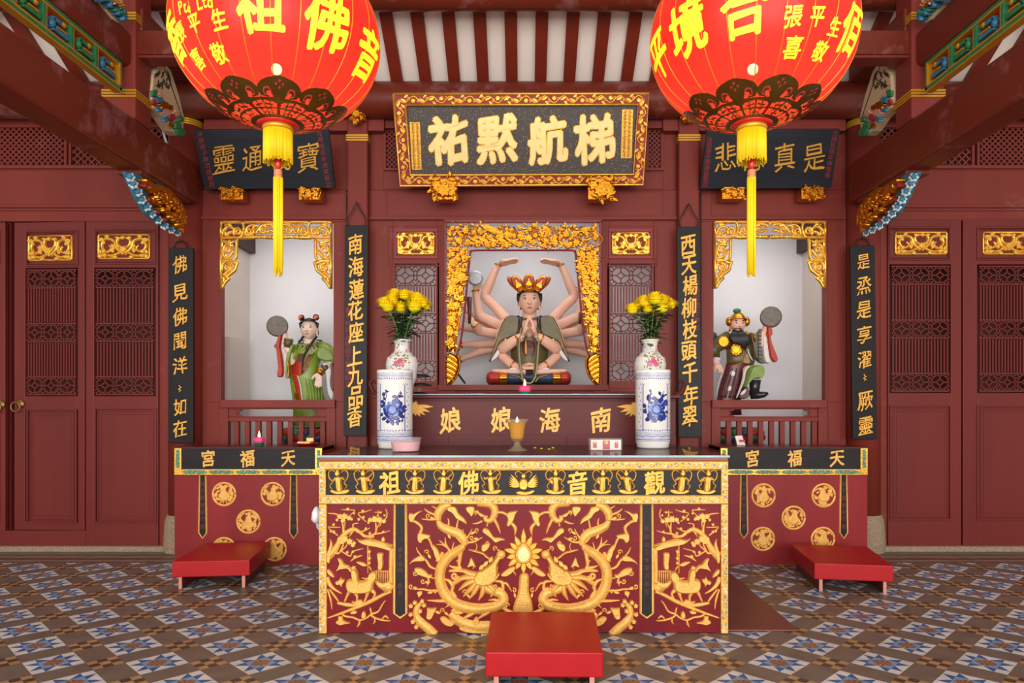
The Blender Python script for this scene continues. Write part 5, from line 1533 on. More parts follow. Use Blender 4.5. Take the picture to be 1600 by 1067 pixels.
def scene(m):
    q = MB()
    def r(pts, w, h=.012, sub=4, t0=0): q.ribbon(pp, fm(C1(pts), m), [a * 1.14 / 4.85 + .3 for a in w] if isinstance(w, (list, tuple)) else w * 1.14 / 4.85, h, sub=sub, t0=t0)
    def b(pts, h=.015): q.puff(pp, fm(C1(pts), m), h)
    def dot(x, y, rad): q.puff(pp, fm([C1([p])[0] for p in flowershape(x, y, rad, 6, x)], m), .012, smooth=1)
    r([(108, 105), (170, 112), (200, 130)], [6, 10, 12]); r([(210, 78), (260, 80), (312, 84), (280, 120), (260, 140)], [4, 8, 8, 8, 6])
    for x, y, rad in ((180, 155, 14), (200, 130, 24), (235, 130, 30), (270, 140, 24), (290, 150, 14), (225, 160, 22), (262, 72, 14), (310, 105, 10), (375, 88, 14), (345, 150, 14), (380, 135, 14), (430, 155, 22), (465, 150, 30), (500, 155, 28), (535, 165, 20), (510, 98, 10), (490, 118, 9), (540, 120, 10), (418, 175, 12), (155, 190, 13), (398, 220, 12), (428, 255, 12), (530, 245, 12), (155, 245, 14), (135, 240, 12), (200, 300, 22), (240, 300, 30), (275, 320, 28), (300, 345, 20), (220, 320, 24), (310, 330, 16), (258, 400, 14), (300, 395, 12), (316, 432, 14), (425, 395, 14), (425, 445, 14), (425, 482, 13)): dot(x, y, rad)
    r([(440, 78), (390, 95), (340, 105), (360, 135), (400, 170)], [5, 8, 8, 8, 6]); r([(545, 70), (558, 110), (545, 150), (500, 185)], [4, 9, 9, 6]); r([(460, 98), (520, 98)], [6, 8], sub=1); r([(490, 80), (492, 140)], [4, 8], sub=1)
    r([(215, 170), (225, 210), (228, 260)], [8, 14, 20]); r([(240, 165), (235, 215)], [6, 10]); r([(470, 175), (475, 215), (470, 255), (440, 285)], [8, 14, 14, 8]); r([(500, 180), (485, 215), (472, 240)], [6, 8, 8]); r([(515, 180), (500, 210)], [5, 8])
    r([(110, 430), (150, 395), (180, 350), (205, 300), (240, 260), (300, 228), (350, 250), (390, 280), (460, 285)], [60, 44, 36, 30, 30, 28, 22, 20, 10], .016); r([(580, 238), (520, 255), (470, 262), (400, 280)], [4, 10, 12, 10]); r([(342, 180), (300, 190), (305, 225)], [5, 10, 12]); r([(430, 215), (380, 240), (330, 250)], [4, 10, 12]); r([(108, 208), (150, 212), (205, 212)], [5, 9, 5]); r([(110, 215), (160, 255), (185, 275)], [4, 10, 8]); r([(270, 285), (300, 240)], [8, 12])
    b([(100, 470), (105, 400), (130, 330), (120, 290), (150, 330), (140, 380), (135, 440), (120, 495)]); r([(150, 400), (190, 410), (215, 370), (230, 330)], [12, 14, 12, 8]); r([(205, 395), (245, 360), (260, 330)], [8, 10, 8]); r([(200, 385), (240, 410), (280, 430), (300, 395), (380, 372)], [8, 10, 10, 10, 4])
    b([(105, 520), (140, 545), (170, 600), (130, 580), (105, 560)]); r([(100, 590), (125, 650), (170, 690), (215, 715)], [30, 26, 14, 5]); r([(105, 680), (130, 760), (140, 835)], [10, 14, 4]); r([(120, 680), (165, 740), (190, 775)], [8, 14, 8])
    # pavilion
    b([(320, 285), (350, 310), (430, 292), (600, 350), (600, 400), (500, 365), (400, 350), (350, 330)], .024); r([(420, 300), (600, 352)], [16, 16], .03, 1); r([(592, 370), (585, 520), (585, 640)], [34, 26, 26], .016); r([(412, 350), (412, 560)], [9, 9], sub=1); r([(425, 380), (425, 490)], [6, 6], sub=1)
    b([(480, 400), (535, 402), (528, 440), (532, 480), (525, 535), (485, 535), (490, 480), (482, 440)], .02); b([(510, 315), (525, 275), (542, 290), (545, 322)]); r([(470, 542), (570, 545)], [8, 8], sub=1)
    for k in range(6): r([(480 + k * 16, 545), (480 + k * 16, 632)], [8, 8], sub=1)
    r([(470, 620), (520, 660), (580, 640)], [16, 40, 40], .012); r([(540, 700), (590, 640)], [60, 50], .012)
    # rider and horse
    b([(240, 640), (260, 600), (320, 600), (380, 620), (440, 570), (470, 560), (480, 600), (455, 640), (455, 690), (400, 715), (300, 715), (255, 700)], .028); b([(405, 600), (420, 560), (460, 535), (490, 570), (470, 620), (430, 640)], .032)
    b([(285, 540), (310, 515), (340, 540), (345, 600), (360, 640), (320, 660), (300, 620)], .036); dot(305, 520, 20); r([(290, 545), (265, 515), (230, 520)], [20, 20, 12], .03)
    b([(165, 555), (185, 515), (200, 480), (175, 440), (215, 450), (235, 490), (280, 500), (250, 525), (200, 530)], .02); r([(280, 470), (320, 440), (372, 425)], [5, 16, 4]); b([(315, 470), (370, 470), (420, 500), (380, 510), (345, 490)]); r([(420, 505), (440, 540)], [10, 8]); r([(365, 595), (410, 600), (430, 560)], [5, 12, 12])
    b([(160, 620), (195, 615), (205, 580), (220, 605), (240, 600), (235, 630), (220, 640), (215, 670), (200, 640), (180, 655)])
    for a in ([(275, 690), (255, 730), (235, 775)], [(310, 700), (330, 740), (325, 780)], [(410, 700), (400, 740), (385, 775)], [(440, 690), (465, 720), (440, 765)]): r(a, [30, 16, 10], .016)
    # ground lines and plants
    r([(105, 900), (220, 860), (350, 810), (440, 770), (530, 722), (590, 700)], [8, 16, 24, 26, 22, 14], .014); r([(180, 785), (260, 800), (370, 805)], [16, 26, 12], .012); b([(280, 765), (320, 775), (360, 750), (380, 780), (420, 770), (380, 800), (310, 795)])
    r([(215, 865), (240, 885), (300, 895), (350, 915), (400, 900), (440, 870), (490, 850), (520, 800), (545, 765)], [12, 12, 12, 12, 12, 14, 12, 10, 4]); r([(430, 870), (460, 895), (520, 915), (585, 920)], [10, 12, 12, 4]); b([(360, 890), (370, 845), (395, 850), (402, 890), (380, 905)]); r([(350, 915), (345, 945), (330, 968)], [12, 16, 4]); r([(460, 890), (465, 925), (450, 945)], [8, 12, 4]); r([(440, 870), (432, 835), (425, 818)], [10, 12, 4])
    b([(160, 930), (195, 905), (180, 885), (225, 880), (225, 920), (295, 935), (240, 945), (200, 955)]); b([(270, 860), (310, 835), (340, 855), (310, 870)]); r([(520, 905), (545, 885), (570, 905)], [8, 14, 4])
    q.build('pavilion_relief', 'gold_matt', t)
scene(False); scene(True)

# ------------------------------------------------------------------ higher shelf altar behind
SF = 5.84
t = thing('offering_table', 'dark maroon raised offering table with four gold characters and scrolled ends', 'altar', (0, 6.2, 0))
ps = depth(SF)
q = MB(); q.box((W(590, 0, SF).x, SF + .02, 0), (W(1056, 0, SF).x, 6.6, W(0, 622, SF).z)); q.build('carcass', 'altar_wood', t)
q = MB(); q.wbox(583, 616.6, 1064, 622.5, SF - .02, 6.64); q.build('top_board', 'altar_wood', t, bevel=.006)
q = MB(); q.wbox(640, 615.4, 1000, 616.8, SF - .015, 6.62); q.build('glass_edge', 'glass_edge', t)
q = MB(); q.wbox(590, 626, 1056, 683, SF, SF + .03); q.build('front_panel', 'altar_wood', t, bevel=.004)
q = MB(); q.wbox(590, 680, 1056, 712, SF - .008, SF + .03)
for x in (700, 885): q.wbox(x, 680, x + .8, 706, SF - .010, SF)
q.build('plinth', 'altar_wood', t, bevel=.004)
for s in (-1, 1):
    q = MB(); c = 824 + s * 240
    q.ribbon(depth(SF + .02), [(c - s * 18, 620), (c - s * 4, 616), (c + s * 3, 606), (c + s * 5, 598), (c - s * 1, 595), (c - s * 3, 600)], [8, 8, 7, 5, 4, 3], .04); q.build('scroll_end', 'altar_wood', t)
    q = MB(); e = 645 if s < 0 else 996
    for k in range(6): q.puff(ps, leafshape(e + (0 if s < 0 else 0), 634, 34 - k * 4, 7, (.05 + k * .3) if s < 0 else pi - .05 - k * .3), .012, smooth=1)
    q.puff(ps, flowershape(e + (3 if s < 0 else -3), 634, 8, 5), .014)
    q.build('gilt_corner', 'gold_matt', t)
for ch, x, y in (('娘', 704, 656), ('娘', 783, 655), ('海', 859, 656), ('南', 939, 656)):
    q = MB(); letters(q, ps, ch, x, y, 37, 0, .01, bold=.026, amt=.06, shear=.14, sx=.84, seed=x); q.build('character', 'gold_matt', t)

# ------------------------------------------------------------------ side altar tables
SD = 6.64
def side_altar(x0, x1, xhide, label, mirror, birds):
    pl = depth(SD)
    z = lambda py: EYE - (py - CY) * SD / F
    t = thing('side_altar', label, 'altar', (W((x0 + x1) / 2, 0, SD).x, 7.0, 0))
    a, b = W(x0, 0, SD).x, W(x1, 0, SD).x
    q = MB(); q.box((a, SD + .01, .0), (b, 7.06, z(699))); q.build('carcass', 'red_side', t)
    e0, e1 = (x0, x1)
    q = MB(); q.box((a - .0, SD - .01, z(700.5)), (b + .01, 7.08, z(698))); q.build('glass_sheet', 'glass_top', t)
    q = MB(); q.box((a, SD + .0, z(704)), (b, 7.07, z(700.2))); q.build('top_board', 'dark_wood', t)
    q = MB(); q.wbox(x0, 701, x1, 733, SD - .005, SD + .02); q.build('frieze', 'black', t)
    q = MB()
    q.wbox(x0, 733, x1, 742, SD - .014, SD + .02); q.wbox(x0, 700, x0 + 11, 742, SD - .013, SD + .02); q.wbox(x1 - 11, 700, x1, 742, SD - .013, SD + .02)
    bd = q.build('gilt_border', 'gold', t, bevel=.003)
    q = MB(); p2 = depth(SD - .014)
    n = 5; w = (x1 - x0 - 24) / n
    for k in range(n): q.puff(p2, [(x0 + 13 + k * w, 737.5), (x0 + 16 + k * w, 734.5), (x0 + 8 + (k + 1) * w, 734.5), (x0 + 11 + (k + 1) * w, 737.5), (x0 + 8 + (k + 1) * w, 740.5), (x0 + 16 + k * w, 740.5)], .003, smooth=1)
    for x in (x0 + 3, x1 - 8): q.puff(p2, [(x, 703), (x + 5, 703), (x + 5, 731), (x, 731)], .003, smooth=0, inset=.5)
    q.build('teal_inlay', 'teal', bd)
    q = MB()
    for k in range(int((x1 - x0) / 7)): q.ribbon(p2, spiral(x0 + 14 + k * 6.8, 737.5 + (k % 2) * 1 - .5, 3, .9, k * 2.1, 1, n=6), .9, .005, sub=1, t0=.002)
    for x in (x0 + 5.5, x1 - 5.5):
        for k in range(4): q.ribbon(p2, spiral(x, 707 + k * 7, 3, .9, k * 2, 1, n=6), .9, .005, sub=1, t0=.002)
    q.build('gilt_scroll', 'gold', bd)
    for ch, x in birds['chars']:
        q = MB(); letters(q, pl, ch, x, 716, 25, 0, .012, bold=.026, amt=.06, shear=.12, sx=.86, seed=x); q.build('character', 'gold_matt', t)
    p3 = depth(SD + .01)
    for x in birds['straps']: strap(p3, x - 4.5, x + 4.5, 742, 832, 841, t, 2.8, '弟子蔡敬獻叩謝', flare=1.5)
    for i, (x, y) in enumerate(birds['rounds']):
        q = MB(); rr = random.Random(int(x))
        R_ = 17.6
        ring = [(x + R_ * cos(2 * pi * k / 28), y + R_ * sin(2 * pi * k / 28)) for k in range(29)]
        q.ribbon(p3, ring, 3.2, .005, sub=1)
        f = -1 if (i + mirror) % 2 else 1
        def Q(l): return [(x + f * a_ * 1.12, y + b_ * 1.1) for a_, b_ in l]
        if i == 2 and not mirror:
            q.puff(p3, Q([(0, -11), (4, -6), (5, 0), (9, 2), (7, 8), (0, 13), (-7, 8), (-9, 2), (-5, 0), (-4, -6)]), .007)
            for s in (-1, 1):
                for k in range(4): q.ribbon(p3, Q([(s * 6, 4 - k), (s * (11 + k * .8), -2 - k * 2), (s * (10 - k * 2), -9 - k * 1.2)]), 2.0, .006, sub=3)
        else:
            q.puff(p3, Q([(-6, -10), (-1, -12), (3, -8), (3, -3), (9, 0), (8, 7), (1, 11), (-6, 8), (-9, 2), (-5, -2)]), .007)
            q.ribbon(p3, Q([(-6, -10), (-11, -8), (-12, -5)]), [3, 2, 1], .005, sub=2)
            for k in range(4): q.ribbon(p3, Q([(4, 2 - k), (11, -2 - k * 2.4), (10 - k * 1.8, -9 - k)]), 2.0, .006, sub=3)
            for k in range(3): q.ribbon(p3, Q([(-3 + k * 3, 9), (-6 + k * 5, 13), (-10 + k * 9, 12)]), 1.8, .006, sub=3)
        for k in range(15):
            an = rr.random() * 6.28; q.puff(p3, leafshape(x + (9 + 5 * rr.random()) * cos(an), y + (9 + 5 * rr.random()) * sin(an), 6.5, 3.4, an + 1.2 + rr.random()), .006, smooth=1)
        for k in range(8):
            an = rr.random() * 6.28; q.puff(p3, flowershape(x + 12.6 * cos(an), y + 12.6 * sin(an), 3.4, 5, k), .006, smooth=1)
        q.build('gilt_roundel', 'gold_matt', t)
    return t
side_altar(272, 503, 497, 'left side altar table, black and crimson with gilt bird roundels', 0,
           dict(chars=(('宮', 326), ('福', 387), ('天', 451)), straps=(317, 459), rounds=((350, 772), (426, 772), (388, 815), (350, 858), (429, 858))))
side_altar(1126, 1356, 1139, 'right side altar table, black and crimson with gilt bird roundels', 1,
           dict(chars=(('宮', 1175), ('福', 1241), ('天', 1307)), straps=(1162, 1318), rounds=((1193, 774), (1287, 774), (1240, 809), (1192, 842), (1286, 842))))
# ------------------------------------------------------------------ figures
def fuse(mb, name, material, parent, voxel=0.006, smooth=3):
    """turn overlapping volumes into one continuous skin"""
    off = OFF.get(parent.name, Vector((0, 0, 0)))
    me = mb.mesh(name + '_raw', off)
    bm = bmesh.new(); bm.from_mesh(me); bmesh.ops.recalc_face_normals(bm, faces=bm.faces); bm.to_mesh(me); bm.free()
    o = bpy.data.objects.new(name + '_raw', me); COL.objects.link(o)
    md = o.modifiers.new('remesh', 'REMESH'); md.mode = 'VOXEL'; md.voxel_size = voxel; md.use_smooth_shade = True
    if smooth:
        sm = o.modifiers.new('smooth', 'SMOOTH'); sm.factor = 0.5; sm.iterations = smooth
    dg = bpy.context.evaluated_depsgraph_get(); dg.update()
    me2 = bpy.data.meshes.new_from_object(o.evaluated_get(dg))
    me2.name = name
    bpy.data.objects.remove(o); bpy.data.meshes.remove(me)
    me2.materials.clear(); me2.materials.append(M[material])
    o2 = bpy.data.objects.new(name, me2); COL.objects.link(o2); o2.parent = parent
    OFF[o2.name] = off.copy()
    return o2

def head(q, c, w, h, d, ears=True, lobe=0.0):
    """skull, jaw, brow, nose, chin and ears; c is the centre, w half width, h half height, d half depth"""
    n, m = 28, 22
    rows = []
    for i in range(m + 1):
        t = pi * i / m
        z = cos(t)
        r = sin(t)
        jaw = 1.0 if z > -.1 else 1 - .30 * ((-.1 - z) / .9) ** 1.4
        row = []
        for j in range(n):
            a = 2 * pi * j / n
            x, y = r * cos(a) * jaw, r * sin(a)
            if y < 0:                                  # the face side
                y *= 1.0 if z > -.2 else (1 - .06 * (-z))
                e = exp(-((abs(x) - .38) ** 2) / .03 - ((z - .08) ** 2) / .012)
                y += .09 * e                            # eye sockets
                y -= .05 * exp(-(x ** 2) / .02 - ((z + .82) ** 2) / .02)   # chin
                y -= .05 * exp(-((abs(x) - .48) ** 2) / .05 - ((z + .22) ** 2) / .05)  # cheeks
            row.append(Vector((c[0] + x * w, c[1] + y * d, c[2] + z * h)))
        rows.append(row)
    q.sweep(rows, cap=True)
    nz = [(0, -d * .93, h * .14), (0, -d * 1.08, -h * .1), (0, -d * 1.17, -h * .21), (0, -d * 1.0, -h * .29)]
    q.tube([Vector(c) + Vector(p) for p in nz], [w * .07, w * .10, w * .16, w * .13], n=10)
    for s in (-1, 1): q.ball(Vector(c) + Vector((s * w * .13, -d * 1.03, -h * .22)), w * .1, 8, 6)
    if ears:
        for s in (-1, 1):
            q.ball(Vector(c) + Vector((s * w * 1.0, d * .1, -h * .02)), (w * .12, d * .2, h * .26), 10, 8)
            if lobe: q.ball(Vector(c) + Vector((s * w * 1.0, d * .06, -h * (.32 + lobe))), (w * .1, d * .12, h * (.2 + lobe * .6)), 10, 8)

def face(c, w, h, d, parent, fierce=False, lipw=.3):
    pl = Plane(Vector(c) + Vector((0, -d * .86, 0)), (0, -1, 0))
    def px(x, z):       # point on the face in pixels at that plane
        p = Vector(c) + Vector((x * w, -d * .86, z * h))
        return (CX + F * p.x / p.y, CY - F * (p.z - EYE) / p.y)
    qw, qd, qb = MB(), MB(), MB()
    for s in (-1, 1):
        ex, ez = .39, .09
        off = d * (-.045)
        pts = [px(s * (ex - .22), ez - .01), px(s * (ex - .06), ez + .075), px(s * (ex + .12), ez + .07), px(s * (ex + .25), ez + .03), px(s * (ex + .08), ez - .045), px(s * (ex - .08), ez - .05)]
        qw.puff(pl, pts, d * .04, t0=off, smooth=1)
        r_ = w * .085
        qd.ball(Vector(c) + Vector((s * (ex + .03) * w, -d * .855 + 0.0, (ez + .01) * h)), (r_, d * .05, r_ * 1.05), 10, 8)
        qd.ribbon(pl, [px(s * (ex - .24), ez - .0), px(s * (ex - .06), ez + .085), px(s * (ex + .12), ez + .08), px(s * (ex + .28), ez + .03)], [.6, .9, .9, .6], d * .02, t0=off + d * .035, sub=3)
        if fierce: bp_ = [px(s * .08, .17), px(s * .26, .26), px(s * .5, .40), px(s * .68, .40)]; bw = [2.0, 2.2, 1.8, .8]
        else: bp_ = [px(s * .12, .21), px(s * .3, .32), px(s * .5, .33), px(s * .68, .25)]; bw = [.7, 1.0, .9, .5]
        qb.ribbon(pl, bp_, bw, d * .05, t0=-d * .02, sub=4)
    qw.build('eye_white', 'eye_white', parent); qd.build('iris', 'eye_dark', parent); qb.build('eyebrow', 'eye_dark' if fierce else 'brow', parent)
    q = MB(); z = -.5
    pl2 = Plane(Vector(c) + Vector((0, -d * .93, 0)), (0, -1, 0))
    q.puff(pl2, [px(-lipw, z + .02), px(-.1, z + .055), px(0, z + .035), px(.1, z + .055), px(lipw, z + .02), px(.14, z - .06), px(-.14, z - .06)], d * .06, t0=-d * .03, smooth=1)
    q.build('lips', 'lips', parent)

def hand(q, wrist, aim, normal, L, spread=.16, curl=0.25, thumb=1, finger_r=.075):
    """palm, four unequal fingers with knuckle bends and a thumb leaving the side of the palm"""
    w, a = Vector(wrist), Vector(aim).normalized()
    nrm = Vector(normal); nrm = (nrm - a * nrm.dot(a)).normalized()
    s = a.cross(nrm).normalized()
    P = L * .5
    q.tube([w - a * L * .06, w + a * P * .35, w + a * P * .8, w + a * P], [L * .15, L * .21, L * .23, L * .2], n=12, flat=.5, flat_axis=nrm)
    for i, (o, ln) in enumerate(((-.145, .42), (-.05, .5), (.05, .47), (.14, .37))):
        b = w + a * P * .92 + s * L * o
        d0 = (a + s * (o * spread * 6)).normalized()
        pts, rad = [b], [L * finger_r]
        ang = 0
        for k, f in enumerate((.45, .32, .23)):
            ang += curl * (.6 if k == 0 else 1.0)
            d = d0 * cos(ang) + nrm * sin(ang)
            pts.append(pts[-1] + d * (L * ln * f)); rad.append(L * finger_r * (.95, .85, .62)[k])
        q.tube(pts, rad, n=8)
        q.ball(pts[-1], rad[-1] * 1.02, 8, 6)
    b = w + a * P * .3 + s * L * .16 * -thumb
    d1 = (a * .62 - s * thumb * .75 + nrm * .25).normalized()
    p1 = b + d1 * L * .22
    d2 = (a * .85 - s * thumb * .35 + nrm * .35).normalized()
    q.tube([b - d1 * L * .05, b + d1 * L * .1, p1, p1 + d2 * L * .18], [L * .10, L * .10, L * .085, L * .06], n=8)
    q.ball(p1 + d2 * L * .18, L * .06, 8, 6)

class Wrap:
    """drawing plane that follows the rounded front of a robe built from elliptical rings"""
    def __init__(self, spec, fn, D, dep): self.spec, self.fn, self.D, self.dep = spec, fn, D, dep
    def __call__(self, px, py, t=0.0):
        sp, fn = self.spec, self.fn
        ys = [fn(0, r[0])[1] for r in sp]
        i = 0
        while i < len(sp) - 2 and py > ys[i + 1]: i += 1
        u = max(0, min(1, (py - ys[i]) / (ys[i + 1] - ys[i])))
        x0 = fn(sp[i][1] * (1 - u) + sp[i + 1][1] * u, 0)[0]; x1 = fn(sp[i][2] * (1 - u) + sp[i + 1][2] * u, 0)[0]
        c, r = (x0 + x1) / 2, (x1 - x0) / 2
        k = max(-.985, min(.985, (px - c) / r))
        D = self.D - self.dep * (r * self.D / F) * sqrt(1 - k * k) * 1.02 - t
        return W(px, py, D)

# ------------------------------------------------------------------ many-armed seated figure
def C5(x, y): return (700 + x / 4.446, 380 + y / 4.446)
def A5(x, y, D): return W(*C5(x, y), D)
U = 7.85 / F / 4.446                        # metres per crop unit
t = thing('seated_statue', 'seated many-armed painted statue in gold crown with praying hands', 'statue', W(826, 600, 7.85))
q = MB()
HC = A5(566, 405, 7.80)
hw, hh, hd = 72 * U, 100 * U, 84 * U
head(q, HC, hw, hh, hd, lobe=.22)
q.tube([A5(566, 470, 7.83), A5(566, 540, 7.85), A5(566, 590, 7.88)], [48 * U, 52 * U, 66 * U], n=18)
q.tube([A5(566, 545, 7.9), A5(566, 640, 7.88), A5(566, 760, 7.88), A5(566, 880, 7.88)], [100 * U, 118 * U, 105 * U, 110 * U], n=20, flat=.62, flat_axis=(0, 1, 0))
def arm(pts, rad, n=14): q.tube([A5(x, y, D) for x, y, D in spline(pts, rad, 3)[0]], [r * U for r in spline(pts, rad, 3)[1]], n=n)
br = []
def bangle(p, d, r): br.append((Vector(p), Vector(d).normalized(), r))
for s in (-1, 1):
    X = (lambda x: x) if s < 0 else (lambda x: 1132 - x)
    # raised arms
    arm([(X(440), 575, 8.02), (X(390), 510, 8.04), (X(315), 430, 8.05), (X(258), 368, 8.05), (X(285), 290, 8.03), (X(322), 205, 8.01), (X(350), 150, 8.0)], [40, 38, 36, 36, 34, 27, 21])
    hand(q, A5(X(350), 150, 8.0), A5(X(480), 112, 7.98) - A5(X(350), 150, 8.0), (0.0, -.25, -1), 155 * U, curl=.10, thumb=1 if s < 0 else -1, spread=.12)
    bangle(A5(X(350), 152, 8.0), A5(X(366), 112, 8.0) - A5(X(336), 190, 8.0), 25 * U)
    # mirror arm
    arm([(X(430), 610, 8.0), (X(360), 570, 8.0), (X(280), 530, 7.98), (X(222), 500, 7.96), (X(205), 430, 7.95), (X(190), 335, 7.94)], [40, 36, 34, 34, 29, 22])
    if s < 0:
        hand(q, A5(190, 330, 7.94), A5(208, 232, 7.94) - A5(190, 330, 7.94), (-.3, -.9, 0), 120 * U, curl=.35, thumb=-1)
    else: hand(q, A5(X(190), 330, 7.94), A5(X(205), 232, 7.94) - A5(X(190), 330, 7.94), (-.3, .9, 0), 115 * U, curl=.2)
    bangle(A5(X(190), 331, 7.94), A5(X(188), 300, 7.94) - A5(X(194), 370, 7.94), 26 * U)
    # baton arm, forearm foreshortened towards us
    arm([(X(420), 650, 7.98), (X(340), 632, 7.97), (X(262), 617, 7.92), (X(212), 608, 7.86), (X(195), 580, 7.78), (X(182), 558, 7.73)], [38, 34, 33, 34, 28, 23])
    hand(q, A5(X(182), 558, 7.73), A5(X(140), 528, 7.7) - A5(X(182), 558, 7.73), (-s * .3, .6, -.5), 100 * U, curl=.75, thumb=1 if s < 0 else -1)
    bangle(A5(X(186), 562, 7.735), A5(X(170), 540, 7.72) - A5(X(200), 585, 7.78), 27 * U)
    # lower side arms
    arm([(X(420), 690, 8.04), (X(320), 695, 8.06), (X(210), 702, 8.1), (X(95), 706, 8.14)], [34, 31, 29, 20]); bangle(A5(X(97), 706, 8.14), (1, 0, 0), 25 * U)
    hand(q, A5(X(92), 706, 8.14), (s, 0, .05), (0, -1, 0), 110 * U, curl=.2)
    arm([(X(420), 720, 8.1), (X(300), 738, 8.12), (X(190), 765, 8.14), (X(88), 808, 8.16)], [32, 30, 26, 19]); bangle(A5(X(90), 807, 8.16), (1, 0, .35), 24 * U)
    hand(q, A5(X(85), 808, 8.16), (s, 0, -.4), (0, -1, 0), 110 * U, curl=.2)
    arm([(X(400), 640, 8.16), (X(300), 620, 8.18), (X(180), 600, 8.2), (X(60), 580, 8.2)], [30, 28, 26, 20])
    hand(q, A5(X(60), 580, 8.2), (s, 0, .1), (0, -1, 0), 105 * U)
    arm([(X(380), 600, 8.2), (X(250), 545, 8.22), (X(160), 490, 8.24), (X(90), 420, 8.24)], [28, 27, 26, 19])
    hand(q, A5(X(90), 420, 8.24), (s * .5, 0, .8), (0, -1, 0), 105 * U)
    # praying arms
    arm([(X(450), 610, 7.84), (X(400), 690, 7.78), (X(375), 735, 7.72), (X(420), 705, 7.66), (X(470), 672, 7.62), (X(512), 650, 7.59)], [40, 38, 37, 38, 34, 27], 16)
    bangle(A5(X(490), 662, 7.605), A5(X(512), 650, 7.59) - A5(X(470), 672, 7.62), 34 * U)
    # meditating arms
    arm([(X(445), 650, 7.88), (X(395), 720, 7.84), (X(372), 770, 7.78), (X(410), 815, 7.72), (X(455), 850, 7.66), (X(490), 860, 7.62)], [38, 36, 36, 34, 29, 24], 16)
    bangle(A5(X(458), 851, 7.655), A5(X(490), 860, 7.62) - A5(X(430), 832, 7.69), 31 * U)
    hand(q, A5(X(485), 860, 7.62), A5(X(610), 868, 7.58) - A5(X(485), 860, 7.62), (0, -.2, 1), 150 * U, curl=.06, thumb=1 if s < 0 else -1, spread=.03)
    # praying hand, fingers up, palms together
    hand(q, A5(X(522), 648, 7.585), A5(X(556), 535, 7.56) - A5(X(522), 648, 7.585), (-s * 1.0, -.15, 0), 150 * U, curl=.03, thumb=1 if s < 0 else -1, spread=.02)
    # soles in the lap
    q.tube([A5(X(310), 884, 7.66), A5(X(430), 890, 7.62), A5(X(540), 893, 7.60)], [10 * U, 17 * U, 22 * U], n=10)
fuse(q, 'body', 'skin', t, voxel=.0055, smooth=2)
face(HC, hw, hh, hd, t, lipw=.27)
q = MB()
for p, d, r_ in br:
    a = d.orthogonal().normalized(); b = d.cross(a)
    q.tube([p + a * r_ * cos(2 * pi * k / 20) + b * r_ * sin(2 * pi * k / 20) for k in range(21)], 5 * U, n=8, cap=False)
q.build('bangle', 'gold_deep', t)
# hair cap
q = MB()
rows = []
for i in range(9):
    f = pi * .52 * i / 8
    rows.append([HC + Vector((hw * 1.12 * sin(f) * cos(2 * pi * j / 24), hd * (1.12 * sin(f) * sin(2 * pi * j / 24)) + .012, hh * (1.08 * cos(f)) + (0 if sin(2 * pi * j / 24) < .2 else -hh * .4 * sin(f)))) for j in range(24)])
for r_ in rows:
    for j, p in enumerate(r_):
        if p.y < HC.y - hd * .2 and p.z < HC.z + hh * .62: p.z = HC.z + hh * .62 + (p.z - HC.z - hh * .62) * .15
q.sweep(rows, cap=False)
for s in (-1, 1):
    q.tube([A5(566 + s * 74, 350, 7.80), A5(566 + s * 77, 385, 7.80), A5(566 + s * 74, 430, 7.81)], [14 * U, 13 * U, 5 * U], n=8)
    q.ribbon(depth(7.715), [C5(566 + s * 70, 505), C5(566 + s * 110, 545), C5(566 + s * 130, 590), C5(566 + s * 155, 602)], [5, 5, 3, 1], .008, t0=.0)
    q.ribbon(depth(7.71), [C5(566 + s * 66, 508), C5(566 + s * 92, 555), C5(566 + s * 112, 580), C5(566 + s * 128, 612)], [5, 4, 3, 1], .008)
    q.ribbon(depth(7.71), [C5(566 + s * 62, 510), C5(566 + s * 64, 560), C5(566 + s * 78, 600)], [5, 4, 1], .008)
q.build('hair', 'hair', t)
# crown
q = MB()
cc = A5(562, 330, 7.80)
q.lathe(cc, [(76 * U, -14 * U), (80 * U, -6 * U), (80 * U, 12 * U), (76 * U, 18 * U), (60 * U, 18 * U), (60 * U, -14 * U)], 32)
cr = q.build('crown', 'gold_deep', t)
qr, qg = MB(), MB()
for k, (dx, dy, wv, hv, D, rot) in enumerate(((0, -52, 46, 62, 7.655, 0), (-80, -40, 44, 66, 7.70, -.5), (80, -40, 44, 66, 7.70, .5), (-108, -40, 26, 68, 7.78, -.72), (108, -40, 26, 68, 7.78, .72))):
    pet = [(0, -1.0), (.55, -.82), (.95, -.2), (.8, .4), (.5, .95), (-.5, .95), (-.8, .4), (-.95, -.2), (-.55, -.82)]
    def T(x, y, sc=1.0): 
        x, y = x * wv * sc, y * hv * sc
        return C5(562 + dx + x * cos(rot) - y * sin(rot), 322 + dy - 20 + x * sin(rot) + y * cos(rot) + 20)
    qg.puff(depth(D), [T(*p) for p in pet], .02); 
    qr.puff(depth(D - .006), [T(p[0], p[1], .84) for p in pet], .022)
    qg.puff(depth(D - .02), [T(*p) for p in ((0, -.5), (.2, -.35), (.2, -.1), (.5, .15), (.6, .5), (-.6, .5), (-.5, .15), (-.2, -.1), (-.2, -.35))], .024)
qg.build('crown_petal', 'gold_deep', cr); qr.build('crown_enamel', 'robe_red', cr)
